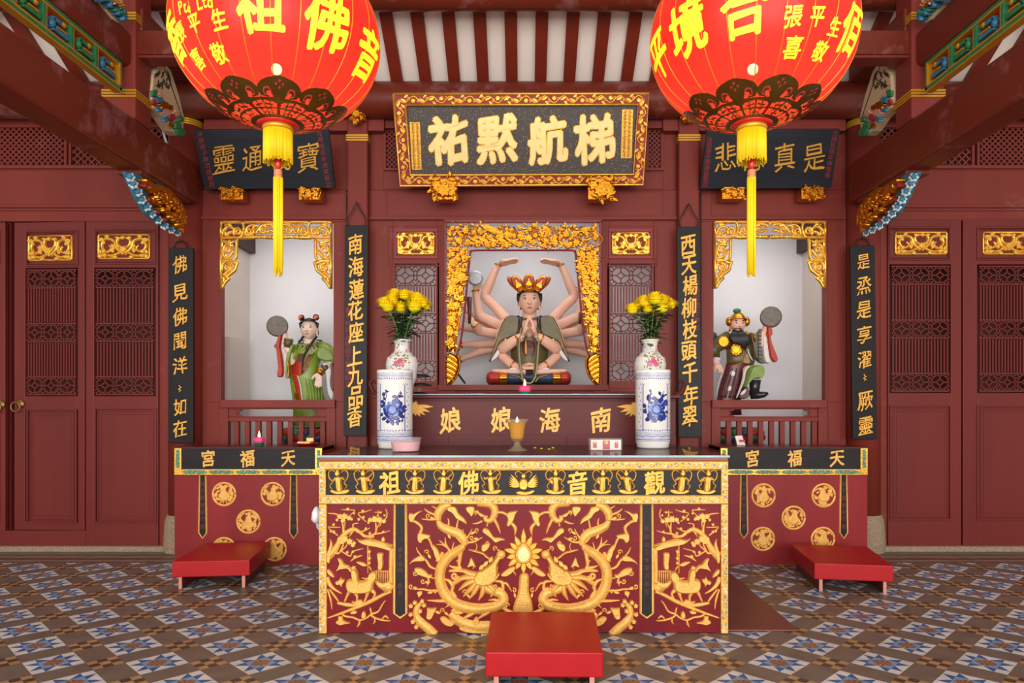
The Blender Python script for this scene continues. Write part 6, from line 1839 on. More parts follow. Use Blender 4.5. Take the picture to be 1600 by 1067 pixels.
# robe
q = MB()
rows = []
for y, w_, d_, cyD in ((520, 60, 70, 7.9), (540, 120, 90, 7.89), (575, 150, 100, 7.88), (620, 160, 110, 7.87), (700, 138, 104, 7.87), (780, 128, 100, 7.87), (850, 124, 104, 7.86), (890, 128, 110, 7.86)):
    c = A5(566, y, cyD)
    rows.append([c + Vector((w_ * U * cos(2 * pi * j / 28), d_ * U * 1.05 * sin(2 * pi * j / 28), 0)) for j in range(28)])
q.sweep(rows)
for s in (-1, 1):
    X = (lambda x: x) if s < 0 else (lambda x: 1132 - x)
    pts = [(X(505), 515), (X(455), 500), (X(402), 508), (X(360), 590), (X(330), 690), (X(290), 800), (X(283), 832), (X(320), 800), (X(352), 740), (X(372), 690), (X(440), 665), (X(495), 640), (X(500), 570)]
    q.puff(depth(7.80), [C5(*p) for p in pts], .10, t0=0, inset=3.2)
q.build('robe', 'robe_olive', t)
q = MB()
for s in (-1, 1):
    X = (lambda x: x) if s < 0 else (lambda x: 1132 - x)
    q.puff(depth(7.72), [C5(*p) for p in ((X(372), 690), (X(345), 735), (X(285), 828), (X(325), 815), (X(362), 770), (X(360), 735), (X(390), 684))], .03)
    q.ribbon(depth(7.745), [C5(X(402), 508), C5(X(358), 592), C5(X(328), 690)], [1.6, 2, 1.5], .05)
    q.puff(depth(7.60), [C5(*p) for p in ((X(420), 872), (X(450), 862), (X(500), 876), (X(440), 884))], .02)
q.build('white_lining', 'robe_lining', t)
q = MB()
for s in (-1, 1):
    X = (lambda x: x) if s < 0 else (lambda x: 1132 - x)
    q.ribbon(depth(7.73), [C5(X(412), 514), C5(X(366), 600), C5(X(336), 700), C5(X(300), 800)], [1.2, 1.6, 1.5, 1.2], .055)
    for k in range(7): q.puff(depth(7.70), flowershape(*C5(X(400 + (k % 3) * 30), 560 + k * 18), 1.8, 5, k), .008, smooth=1)
q.build('gilt_trim', 'gold_deep', t)
WG = Wrap([(520, 506, 626), (540, 446, 686), (575, 416, 716), (620, 406, 726), (700, 428, 704), (780, 438, 694), (850, 442, 690), (890, 438, 694)], C5, 7.872, .76)
q = MB(); q.puff(WG, [C5(*p) for p in ((505, 690), (560, 668), (612, 690), (605, 770), (560, 830), (522, 770))], .012, smooth=3); q.build('bodice', 'robe_dark', t)
q = MB(); q.puff(WG, [C5(*p) for p in ((512, 530), (566, 526), (622, 530), (616, 600), (566, 672), (516, 600))], .014, smooth=3); q.build('neckline', 'skin', t)
q = MB(); q.puff(depth(7.66), [C5(*p) for p in ((535, 672), (546, 672), (552, 768), (541, 775), (532, 768))], .02); q.build('amber_tassel', 'amber', t)
for nm, mt, pts, r_ in (('green_beads', 'bead_green', [(508, 590, 7.66), (497, 660, 7.55), (494, 740, 7.53), (502, 850, 7.52), (516, 930, 7.50), (545, 968, 7.49), (580, 968, 7.49), (605, 930, 7.50), (618, 850, 7.52), (626, 740, 7.53), (630, 670, 7.55), (610, 620, 7.6), (585, 585, 7.66)], 6.5),
                    ('brown_beads', 'bead_brown', [(490, 600, 7.66), (484, 660, 7.56), (484, 740, 7.545), (496, 840, 7.53), (512, 900, 7.515), (548, 930, 7.51), (590, 918, 7.51), (606, 850, 7.53), (612, 740, 7.545), (606, 665, 7.56)], 5.5)):
    q = MB(); q.tube([A5(*p) for p in spline(pts, [1] * len(pts), 6)[0]], r_ * U, n=8); q.build(nm, mt, t)
# lap
for nm, mt, a, b in (('red_knee_cloth', 'robe_red', 272, 362), ('gilt_band', 'gold_deep', 362, 416), ('blue_lap_cloth', 'robe_blue', 416, 720), ('gilt_band', 'gold_deep', 720, 775), ('red_knee_cloth', 'robe_red', 775, 848)):
    q = MB(); rows = []
    for i in range(9):
        x = a + (b - a) * i / 8
        e = min((x - 262) / 40, (858 - x) / 40, 1.0)
        rr_ = sqrt(max(1 - (1 - e) ** 2, .02)) * (1 if nm != 'gilt_band' else 1.02)
        if nm == 'blue_lap_cloth': rr_ *= .96 - .08 * sin(pi * (x - 416) / 304) + .025 * sin(x * .35)
        c = A5(x, 940, 7.82)
        rows.append([c + Vector((0, 250 * U * rr_ * cos(2 * pi * j / 20) * .8, 48 * U * rr_ * sin(2 * pi * j / 20))) for j in range(20)])
    q.sweep(rows); q.build(nm, mt, t)
q = MB()
for s in (-1, 1): q.ribbon(depth(7.525), [C5(566 + s * 40, 965), C5(566 + s * 70, 930), C5(566 + s * 130, 915)], [3, 2, 1], .02)
q.build('gilt_hem', 'gold_deep', t)
# pedestal
p = thing('statue_pedestal', 'pale carved pedestal glimpsed through the slot under the seated statue', 'pedestal', W(826, 628, 7.85))
q = MB(); a, b = W(757, 601.5, 7.55), W(892, 601.5, 7.55)
q.box((a.x, 7.55, 0), (b.x, 8.25, A5(566, 987, 7.85).z)); q.build('block', 'throne', p, bevel=.03)
q = MB()
for k in range(7): q.puff(depth(7.54), flowershape(766 + k * 19, 616, 9, 6, k), .03)
q.build('carved_petal', 'throne', p)
# things held by the side hands
q = MB(); c = A5(190, 242, 7.87); q.lathe((0, 0, 0), [(52 * U, -.012), (54 * U, 0), (52 * U, .012), (40 * U, .016)], 36)
for i, v in enumerate(q.v): q.v[i] = Vector((c.x + v.x, c.y - v.z, c.z + v.y))
tag(q.build('mirror_disc', 'silver'), 'round silver disc held by an upper hand of the many-armed statue', 'mirror')
q = MB(); q.tube([A5(150, 560, 7.68), A5(150, 480, 7.68), A5(148, 375, 7.68)], [9 * U, 13 * U, 20 * U], n=12)
tag(q.build('baton', 'robe_dark'), 'dark flared baton held by a left-side hand of the many-armed statue', 'baton')
q = MB(); q.tube([A5(915, 560, 7.68), A5(920, 480, 7.68)], [9 * U, 13 * U], n=10)
tag(q.build('baton', 'robe_dark'), 'short dark baton held by a right-side hand of the many-armed statue, near the gilt frame', 'baton')
q = MB(); q.tube([A5(60, 895, 7.6), A5(118, 972, 7.5)], [7 * U, 7 * U], n=8)
tag(q.build('dark_rod', 'iron'), 'dark rod leaning at the left foot of the gilded shrine frame', 'rod')

# ------------------------------------------------------------------ standing attendants
def disc(pl_c, rpx, D, label, ang=.25):
    q = MB(); r_ = rpx * D / F
    q.lathe((0, 0, 0), [(r_ * .9, .05), (r_, .03), (r_, -.03), (r_ * .92, -.05)], 36)
    m = Matrix.Rotation(radians(90), 3, 'X') 
    m2 = Matrix.Rotation(ang, 3, 'Z')
    for i, v in enumerate(q.v): q.v[i] = W(*pl_c, D) + m2 @ (m @ v)
    return tag(q.build('round_disc', 'shell'), label, 'disc')
def attendant_base(px, label, D=7.95, top=668):
    p = thing('statue_pedestal', label, 'pedestal', (W(px, 0, D).x, D, 0))
    x = OFF[p.name].x; z = W(px, top, D).z
    q = MB(); q.lathe((x, D, 0), [(.30, 0), (.32, .1), (.27, z * .5), (.26, z - .15), (.24, z)], 20, lobes=5, lob=.05); q.build('rock', 'gap', p)
    for nm, mt, k0 in (('blue_wave', 'robe_blue', 0), ('green_wave', 'green', 1), ('red_wave', 'robe_red', 2)):
        q = MB()
        for k in range(k0, 12, 3):
            a = -2.6 + k * .19; q.ball((x + .25 * cos(a), D + .25 * sin(a), z - .05 - .05 * (k % 2)), (.07, .05, .05), 10, 8)
        q.build(nm, mt, p)
# -- left attendant
def C7(x, y): return (405 + x / 6.67, 480 + y / 6.67)
def rowsof(q, spec, fn, D, dep=.55):
    rows = []
    for y, x0, x1 in spec:
        c = W(*fn((x0 + x1) / 2, y), D); e = W(*fn(x1, y), D); r_ = e.x - c.x
        rows.append([c + Vector((r_ * cos(2 * pi * j / 28) * (1 + .02 * sin(8 * 2 * pi * j / 28)), r_ * dep * sin(2 * pi * j / 28) * (1 + .02 * sin(9 * 2 * pi * j / 28)), 0)) for j in range(28)])
    q.sweep(rows)
D7 = 7.95
u7 = D7 / F / 6.67
WL = Wrap([(372, 440, 610), (392, 370, 690), (440, 345, 720), (520, 325, 650), (620, 318, 612), (700, 318, 600), (800, 330, 636), (960, 352, 684), (1120, 360, 720)], C7, 7.95, .55)
t = thing('standing_statue', 'standing painted statue in a leaf green robe raising a disc, left niche', 'statue', W(482, 668, D7))
attendant_base(482, 'dark rocky pedestal under the green-robed statue, behind the left railing')
q = MB()
HC = W(*C7(520, 228), 7.9); hw, hh, hd = 82 * u7, 106 * u7, 92 * u7
head(q, HC, hw, hh, hd, lobe=.15)
def P7(x, y, D=D7): return W(*C7(x, y), D)
q.tube([P7(520, 290), P7(520, 350), P7(520, 420)], [52 * u7, 56 * u7, 90 * u7], n=16)
rowsof(q, ((400, 380, 690), (560, 350, 610), (760, 350, 600), (1100, 380, 660)), C7, D7 + .02, .5)
q.tube([P7(400, 420), P7(345, 520, 7.9), P7(330, 560, 7.85), P7(300, 450, 7.8), P7(282, 330, 7.78)], [56 * u7, 50 * u7, 48 * u7, 40 * u7, 32 * u7], n=14)
hand(q, P7(280, 325, 7.78), P7(255, 215, 7.76) - P7(280, 325, 7.78), (-.8, .3, .4), 120 * u7, curl=.5)
q.tube([P7(680, 420), P7(760, 520, 7.9), P7(740, 600, 7.84), P7(660, 660, 7.8), P7(630, 690, 7.79)], [60 * u7, 52 * u7, 46 * u7, 36 * u7, 30 * u7], n=14)
hand(q, P7(628, 680, 7.79), P7(615, 830, 7.78) - P7(628, 680, 7.79), (0, -1, 0), 165 * u7, curl=.15, thumb=-1)
fuse(q, 'body', 'face', t, voxel=.005, smooth=2)
face(HC, hw, hh, hd, t, lipw=.24)
q = MB()
rows = []
for i in range(9):
    f = pi * .5 * i / 8
    rows.append([HC + Vector((hw * 1.14 * sin(f) * cos(2 * pi * j / 24), hd * 1.14 * sin(f) * sin(2 * pi * j / 24) + .01, hh * 1.12 * cos(f) - (hh * .5 * sin(f) if sin(2 * pi * j / 24) > .1 else 0))) for j in range(24)])
for r_ in rows:
    for p in r_:
        if p.y < HC.y and p.z < HC.z + hh * .68: p.z = HC.z + hh * .68
q.sweep(rows, cap=False)
for s in (-1, 1): q.tube([HC + Vector((s * hw * 1.06, -.01, hh * .6)), HC + Vector((s * hw * 1.1, 0, hh * .1))], [.02, .006], n=8)
q.ball(P7(440, 110, 7.9), 34 * u7, 12, 8); q.ball(P7(592, 105, 7.9), 34 * u7, 12, 8)
hr = q.build('hair', 'hair', t)
q = MB()
for x, y in ((432, 106), (594, 106)): q.puff(depth(7.88), [C7(x - 22, y + 22), C7(x - 18, y - 10), C7(x + 10, y - 24), C7(x + 30, y), C7(x + 10, y + 10), C7(x + 2, y + 30)], .04)
q.build('orange_hair_tie', 'orange', hr)
q = MB(); rowsof(q, ((372, 440, 610), (392, 370, 690), (440, 345, 720), (520, 325, 650), (620, 318, 612), (700, 318, 600), (800, 330, 636), (960, 352, 684), (1120, 360, 720), (1240, 350, 740)), C7, D7, .55)
q.puff(depth(7.80), [C7(*p) for p in ((590, 470), (640, 410), (720, 430), (790, 500), (790, 560), (700, 570), (610, 540))], .02, inset=2.5)
q.tube([P7(405, 415, 7.93), P7(365, 480, 7.91), P7(338, 555, 7.86)], [62 * u7, 62 * u7, 58 * u7], n=14)
q.tube([P7(630, 400, 7.93), P7(690, 440, 7.9), P7(780, 520, 7.86), P7(770, 580, 7.83)], [56 * u7, 72 * u7, 64 * u7, 52 * u7], n=14)
q.puff(depth(7.875), [C7(*p) for p in ((345, 380), (395, 400), (370, 470), (345, 560), (322, 742), (296, 742), (300, 560), (318, 460))], .09, inset=1.2)
for k, x in enumerate((500, 530, 560, 590, 620, 650)): q.ribbon(WL, [C7(x - 20, 740), C7(x, 850), C7(x + 8, 990)], [1, 3.4, 4.5], .018)
q.build('robe', 'robe_green', t)
q = MB(); q.puff(depth(7.83), [C7(*p) for p in ((330, 290), (355, 345), (318, 430), (322, 600), (314, 742), (292, 740), (248, 640), (238, 520), (246, 420), (270, 420), (300, 400))], .05)
q.puff(depth(7.80), [C7(*p) for p in ((655, 590), (700, 572), (745, 600), (790, 700), (790, 980), (745, 970), (708, 880), (700, 700))], .04)
q.ribbon(WL, [C7(400, 715), C7(425, 800), C7(440, 900), C7(452, 1000)], 2.6, .03)
q.build('white_sleeve_lining', 'robe_lining', t)
q = MB(); q.puff(depth(7.79), [C7(*p) for p in ((745, 575), (790, 580), (790, 900), (750, 860), (738, 760), (755, 660))], .04); q.build('brown_sleeve', 'robe_dark', t)
q = MB()
for k in range(9):
    a = 0.05 + k * .375
    x, y = 530 + 130 * cos(a) * (1.05 if cos(a) > 0 else .85), 345 + 105 * sin(a)
    q.puff(WL, [C7(530 + 55 * cos(a - .12), 335 + 40 * sin(a - .12)), C7(530 + 55 * cos(a + .12), 335 + 40 * sin(a + .12)), C7(x + 22 * sin(a), y + 16 * abs(cos(a))), C7(x + 6, y + 24), C7(x - 22 * sin(a), y - 10 * cos(a))], .014)
q.build('petal_collar', 'throne', t)
q = MB()
for k in range(9):
    a = 0.05 + k * .375
    q.ribbon(WL, [C7(530 + 70 * cos(a), 340 + 55 * sin(a)), C7(530 + 125 * cos(a), 345 + 100 * sin(a))], [1.5, 2.6], .008, sub=1, t0=.012)
q.ribbon(WL, [C7(462, 300), C7(400, 400), C7(345, 520), C7(322, 630)], [4, 3.6, 3, 2.4], .018, t0=.012); q.ribbon(WL, [C7(602, 300), C7(535, 390), C7(480, 480), C7(452, 570), C7(448, 690)], [4, 4, 3.4, 3, 2.4], .018, t0=.012)
q.build('black_cord', 'hair', t)
def PW(q, l, r_, t=.008): q.patch(WL, [C7(*p) for p in l], [C7(*p) for p in r_], t)
q = MB(); PW(q, [(372, 485), (355, 530), (348, 580)], [(478, 482), (466, 530), (445, 585)]); q.build('brown_bodice', 'robe_dark', t)
q = MB(); PW(q, [(345, 572), (330, 640), (322, 708)], [(446, 572), (446, 640), (440, 705)], .012); PW(q, [(326, 712), (336, 800), (350, 900), (362, 1010)], [(392, 712), (422, 800), (438, 900), (452, 1010)], .01); q.build('vermilion_panel', 'robe_red', t)
q = MB()
q.ribbon(WL, [C7(575, 470), C7(520, 560), C7(500, 640), C7(450, 690), (C7(400, 712))], [2, 2, 2, 2, 2], .016); q.ribbon(WL, [C7(520, 480), C7(480, 560), C7(455, 660)], [1.6, 1.8, 1.4], .016); q.ribbon(depth(7.785), [C7(304, 560), C7(316, 650), C7(308, 740)], 1.4, .03)
q.puff(WL, flowershape(*C7(392, 925), 6.5, 8), .008, t0=.01)
for y in (750, 800, 860): q.ribbon(WL, [C7(345 + (y - 750) * .12, y), C7(385, y + 40), C7(425, y + 10)], 1, .006, t0=.01)
q.tube([P7(650, 655, 7.78), P7(618, 690, 7.77)], [46 * u7, 44 * u7], n=14); q.tube([P7(306, 330, 7.76), P7(262, 345, 7.76)], [12 * u7, 12 * u7], n=8)
q.build('gilt_trim', 'gold_deep', t)
q = MB(); PW(q, [(505, 500), (475, 580), (455, 670)], [(560, 485), (510, 590), (488, 665)], .009); q.build('wine_lapel', 'robe_wine', t)
q = MB(); q.tube([P7(312, 330, 7.77), P7(300, 380, 7.78), P7(296, 410, 7.79)], [46 * u7, 44 * u7, 36 * u7], n=14); q.tube([P7(720, 620, 7.80), P7(660, 650, 7.785)], [44 * u7, 44 * u7], n=14); q.build('olive_cuff', 'robe_moss', t)
q = MB(); q.puff(depth(7.76), [C7(*p) for p in ((208, 280), (246, 285), (243, 330), (232, 370), (228, 430), (250, 540), (258, 640), (258, 722), (220, 732), (186, 725), (205, 620), (190, 520), (184, 435), (150, 412), (185, 370))], .04); rb_ = q.build('red_ribbon', 'robe_red', t)
q = MB()
for y in (378, 490, 570, 668): q.ribbon(depth(7.725), [C7(178, y), C7(215, y + 4), C7(256, y - 2)], .8, .01)
q.build('gilt_stripe', 'gold_deep', rb_)
disc(C7(190, 198), 16.2, 7.76, 'grey-brown round disc held up by the green-robed statue', .35)
# -- right attendant
def C8(x, y): return (1105 + x / 6.28, 470 + y / 6.28)
u8 = D7 / F / 6.28
def P8(x, y, D=D7): return W(*C8(x, y), D)
WT = Wrap([(318, 230, 380), (340, 190, 420), (400, 160, 460), (500, 188, 478), (580, 190, 470), (632, 188, 455)], C8, 7.95, .55)
WS = Wrap([(615, 186, 440), (640, 180, 425), (700, 165, 400), (800, 130, 370), (900, 105, 340), (1000, 90, 330)], C8, 7.93, .5)
t = thing('standing_statue', 'bearded painted statue with gold helmet raising a disc, right niche', 'statue', W(1150, 668, D7))
attendant_base(1150, 'dark rocky pedestal under the bearded statue, behind the right railing')
q = MB()
HC = P8(300, 235, 7.9); hw, hh, hd = 72 * u8, 88 * u8, 80 * u8
head(q, HC, hw, hh, hd)
q.tube([P8(300, 290), P8(300, 380)], [56 * u8, 90 * u8], n=16)
rowsof(q, ((370, 200, 430), (500, 210, 460), (600, 220, 430)), C8, D7 + .03, .45)
q.tube([P8(190, 390), P8(90, 450, 7.9), P8(55, 520, 7.86), P8(80, 590, 7.82), P8(100, 630, 7.8)], [60 * u8, 54 * u8, 46 * u8, 38 * u8, 32 * u8], n=14)
hand(q, P8(95, 615, 7.8), P8(160, 720, 7.78) - P8(95, 615, 7.8), (.3, .4, -.6), 130 * u8, curl=.5)
q.tube([P8(430, 400), P8(500, 470, 7.86), P8(530, 420, 7.82), P8(548, 330, 7.8), P8(552, 300, 7.8)], [56 * u8, 48 * u8, 42 * u8, 34 * u8, 30 * u8], n=14)
hand(q, P8(550, 315, 7.8), P8(570, 215, 7.78) - P8(550, 315, 7.8), (.8, .3, .3), 120 * u8, curl=.45)
q.tube([P8(330, 670), P8(430, 700, 7.86), P8(470, 720, 7.80), P8(468, 860, 7.82), P8(465, 920, 7.83)], [60 * u8, 50 * u8, 40 * u8, 36 * u8, 30 * u8], n=14)
q.tube([P8(260, 660), P8(250, 850, 7.95), P8(240, 1060, 7.95)], [70 * u8, 56 * u8, 46 * u8], n=14)
fuse(q, 'body', 'skin', t, voxel=.005, smooth=2)
face(HC, hw, hh, hd, t, fierce=True, lipw=.34)
q = MB()
rows = []
for i in range(9):
    f = pi * .5 * i / 8
    rows.append([HC + Vector((hw * 1.2 * sin(f) * cos(2 * pi * j / 24), hd * 1.2 * sin(f) * sin(2 * pi * j / 24), hh * (1.42 * cos(f)) + hh * .0)) for j in range(24)])
for r_ in rows:
    for p in r_:
        if p.y < HC.y and p.z < HC.z + hh * .58: p.z = HC.z + hh * .58
q.sweep(rows, cap=False)
for s in (-1, 1): q.ball(P8(300 + s * 88, 205, 7.9), (30 * u8, 40 * u8, 46 * u8), 12, 8)
hm = q.build('gilt_helmet', 'gold_deep', t)
q = MB(); q.ball(P8(291, 98, 7.9), (40 * u8, 36 * u8, 24 * u8), 14, 8); q.build('green_crest', 'green', hm)
q = MB()
for k in range(-4, 5):
    q.tube([P8(300 + k * 9, 300 - abs(k) * 4, 7.80), P8(308 + k * 19, 345, 7.77), P8(330 + k * 18, 400, 7.77), P8(362 + k * 9, 450 - abs(k) * 6, 7.78), P8(372 + k * 2, 492 - abs(k) * 10, 7.79)], [9 * u8, 18 * u8, 19 * u8, 12 * u8, 3 * u8], n=8)
for s in (-1, 1): q.tube([P8(300 + s * 8, 268, 7.79), P8(300 + s * 34, 272, 7.79), P8(300 + s * 40, 300, 7.79)], [5 * u8, 6 * u8, 3 * u8], n=6)
q.build('black_beard', 'hair', t)
q = MB(); rowsof(q, ((318, 230, 380), (340, 190, 420), (400, 160, 460), (500, 188, 478), (580, 190, 470), (632, 188, 455)), C8, D7, .55)
q.tube([P8(215, 370, 7.9), P8(120, 420, 7.88), P8(60, 480, 7.84), P8(75, 560, 7.82)], [80 * u8, 74 * u8, 64 * u8, 48 * u8], n=16)
q.puff(depth(7.86), [C8(*p) for p in ((400, 300), (470, 330), (500, 280), (525, 270), (520, 400), (540, 600), (560, 620), (500, 612), (455, 560), (430, 440))], .06, inset=1.0)
q.build('tunic', 'robe_moss', t)
q = MB(); q.puff(depth(7.80), flowershape(*C8(158, 402), 9.8, 12, 0, .1), .02); q.puff(WT, flowershape(*C8(285, 478), 11.5, 12, 0, .1), .016); q.ribbon(WT, [C8(375, 500), C8(368, 560), C8(330, 620), C8(190, 632)], 1.6, .012); q.ribbon(WT, [C8(380, 300), C8(425, 360), C8(445, 500)], [3, 4, 2], .014); q.ribbon(depth(7.79), [C8(455, 320), C8(465, 400)], [3, 3], .03, sub=1)
q.ribbon(depth(7.80), [C8(235, 250), C8(215, 300)], [2.5, 3], .03, sub=1)
for k in range(10):
    a = k * .63; q.ribbon(WT, spiral(C8(285, 478)[0] + 6 * cos(a), C8(285, 478)[1] + 6 * sin(a), 2.4, 1, a, n=6), 1, .006, sub=1, t0=.015)
q.build('gilt_medallion', 'gold_deep', t)
q = MB(); q.puff(depth(7.82), [C8(*p) for p in ((535, 330), (575, 340), (590, 440), (600, 540), (612, 600), (590, 620), (555, 610), (535, 540), (528, 440))], .05); q.ribbon(WT, [C8(398, 470), C8(420, 540), C8(470, 615)], [2.4, 3, 2.4], .014)
q.tube([P8(60, 600, 7.8), P8(95, 570, 7.8), P8(125, 578, 7.8)], [22 * u8, 24 * u8, 18 * u8], n=10)
q.ribbon(depth(7.78), [C8(410, 640), C8(368, 690), C8(345, 800), C8(285, 955)], [3, 4.4, 4, 1.6], .04); q.ribbon(depth(7.76), [C8(420, 772), C8(525, 772)], [2, 2], .03, sub=1); q.puff(depth(7.76), [C8(*p) for p in ((355, 870), (385, 860), (370, 910), (320, 935), (325, 905))], .02); q.ribbon(depth(7.78), [C8(150, 690), C8(98, 850), C8(90, 950)], [1.6, 2, 1.4], .03)
q.build('white_lining', 'robe_lining', t)
q = MB()
for k in range(8): q.puff(depth(7.79), [C8(498, 300 + k * 37), C8(526, 296 + k * 38), C8(528, 316 + k * 38), C8(498, 318 + k * 37)], .02, smooth=0)
q.build('dark_check', 'robe_blue', t)
q = MB(); q.ball(P8(52, 345, 7.95), (46 * u8, 40 * u8, 44 * u8), 12, 8); q.build('shoulder_guard', 'robe_blue', t)
q = MB()
for k in range(7): q.puff(depth(7.79), [C8(500, 320 + k * 37), C8(527, 318 + k * 38), C8(528, 333 + k * 38), C8(500, 334 + k * 37)], .02, smooth=0)
q.build('pale_check', 'throne', t)
q = MB(); q.puff(WT, [C8(*p) for p in ((390, 500), (430, 590), (420, 620), (345, 612), (370, 560))], .008); q.build('cream_undershirt', 'throne', t)
q = MB(); rowsof(q, ((615, 186, 440), (640, 180, 425), (700, 165, 400), (800, 130, 370), (900, 105, 340), (1000, 90, 330), (1120, 90, 340)), C8, D7 - .02, .5)
for k, x in enumerate((180, 215, 260, 300)): q.ribbon(WS, [C8(x + 30, 660), C8(x + 5, 780), C8(x - 40, 950)], [1, 3, 4], .02)
q.puff(depth(7.79), [C8(*p) for p in ((345, 850), (400, 830), (415, 960), (290, 965), (310, 920))], .04)
q.build('wine_skirt', 'robe_wine', t)
q = MB(); q.puff(WS, flowershape(*C8(250, 712), 5, 6), .006, t0=.004); q.puff(WS, flowershape(*C8(218, 858), 5, 6), .006, t0=.004); q.build('skirt_blossom', 'robe_lining', t)
q = MB(); q.puff(depth(7.80), [C8(*p) for p in ((400, 650), (460, 630), (520, 632), (545, 670), (530, 765), (430, 770), (380, 830), (335, 865), (360, 760))], .12); q.build('green_trouser', 'robe_green', t)
q = MB(); q.tube([P8(470, 770, 7.77), P8(465, 860, 7.79), P8(460, 930, 7.80)], [56 * u8, 48 * u8, 46 * u8], n=16); q.tube([P8(430, 930, 7.80), P8(500, 925, 7.76), P8(560, 918, 7.73), P8(598, 905, 7.72)], [34 * u8, 36 * u8, 28 * u8, 12 * u8], n=14); q.build('black_boot', 'boot', t)
q = MB(); q.puff(depth(7.77), [C8(*p) for p in ((575, 250), (628, 256), (640, 330), (612, 355), (640, 450), (690, 560), (680, 600), (640, 606), (605, 540), (590, 420), (580, 330))], .04); rb_ = q.build('red_ribbon', 'robe_red', t)
q = MB()
for x, y in ((608, 325), (600, 400), (615, 470), (640, 540)): q.ribbon(depth(7.735), [C8(x - 20, y + 4), C8(x + 10, y), C8(x + 34, y - 6)], .8, .01)
q.build('gilt_stripe', 'gold_deep', rb_)
disc(C8(624, 160), 16.4, 7.76, 'grey-brown round disc held up by the bearded statue', -.3)
# ------------------------------------------------------------------ kneeling stools
def stool(cx, yf, yb, wf, xb_shift, label, rot, wb=None):
    """cx, yf: centre of the front edge on the floor"""
    L_ = yb - yf
    t = thing('kneeling_stool', label, 'stool', (cx, yf, 0))
    w = wf / 2; w2 = (wb or wf) / 2
    o = OFF[t.name]
    q = MB()
    n = 10
    def top(u, v):  # slightly crowned cushion
        return .228 + .006 * (1 - (2 * u - 1) ** 2) * (1 - (2 * v - 1) ** 2)
    vs, fs = [], []
    for i in range(n + 1):
        for j in range(n + 1):
            u, v = i / n, j / n
            ww = w + (w2 - w) * v
            vs.append(o + Vector(((2 * u - 1) * ww, v * L_, top(u, v))))
    for i in range(n):
        for j in range(n): fs.append((i * (n + 1) + j, (i + 1) * (n + 1) + j, (i + 1) * (n + 1) + j + 1, i * (n + 1) + j + 1))
    b = len(vs)
    rim = [i * (n + 1) for i in range(n + 1)] + [n * (n + 1) + j for j in range(1, n + 1)] + [i * (n + 1) + n for i in range(n - 1, -1, -1)] + [j for j in range(n - 1, 0, -1)]
    for r_ in rim: vs.append(Vector((vs[r_].x, vs[r_].y, .10)))
    k = len(rim)
    for i in range(k): fs.append((rim[i], rim[(i + 1) % k], b + (i + 1) % k, b + i))
    fs.append(tuple(range(b + k - 1, b - 1, -1)))
    q.add(vs, fs, 0, False)
    q.build('cushion', 'stool', t, bevel=.008, seg=3)
    for s in (-1, 1):
        q = MB()
        q.hexa([o + Vector(p) for p in ((s * (w - .055) - .012, .03, 0), (s * (w - .055) + .012, .03, 0), (s * (w2 - .055) + .012, L_ - .03, 0), (s * (w2 - .055) - .012, L_ - .03, 0),
                                        (s * (w - .055) - .012, .03, .101), (s * (w - .055) + .012, .03, .101), (s * (w2 - .055) + .012, L_ - .03, .101), (s * (w2 - .055) - .012, L_ - .03, .101))])
        lg = q.build('leg', 'stool_leg', t, bevel=.002)
        q = MB(); q.box(o + Vector((s * (w - .055) - .0125, .026, 0.001)), o + Vector((s * (w - .055) + .0125, .031, .1))); q.build('worn_front_edge', 'leg_edge', lg)
    t.rotation_euler.z = rot
    return t
stool(.105, 3.66, 4.37, .60, 0, 'red vinyl kneeling stool in front of the main altar', radians(-1), .625)
stool(-2.505, 5.77, 6.53, .60, 0, 'red vinyl kneeling stool in front of the left side altar', radians(6.0), .57)
stool(2.586, 5.64, 6.41, .585, 0, 'red vinyl kneeling stool in front of the right side altar', radians(-9.3), .64)

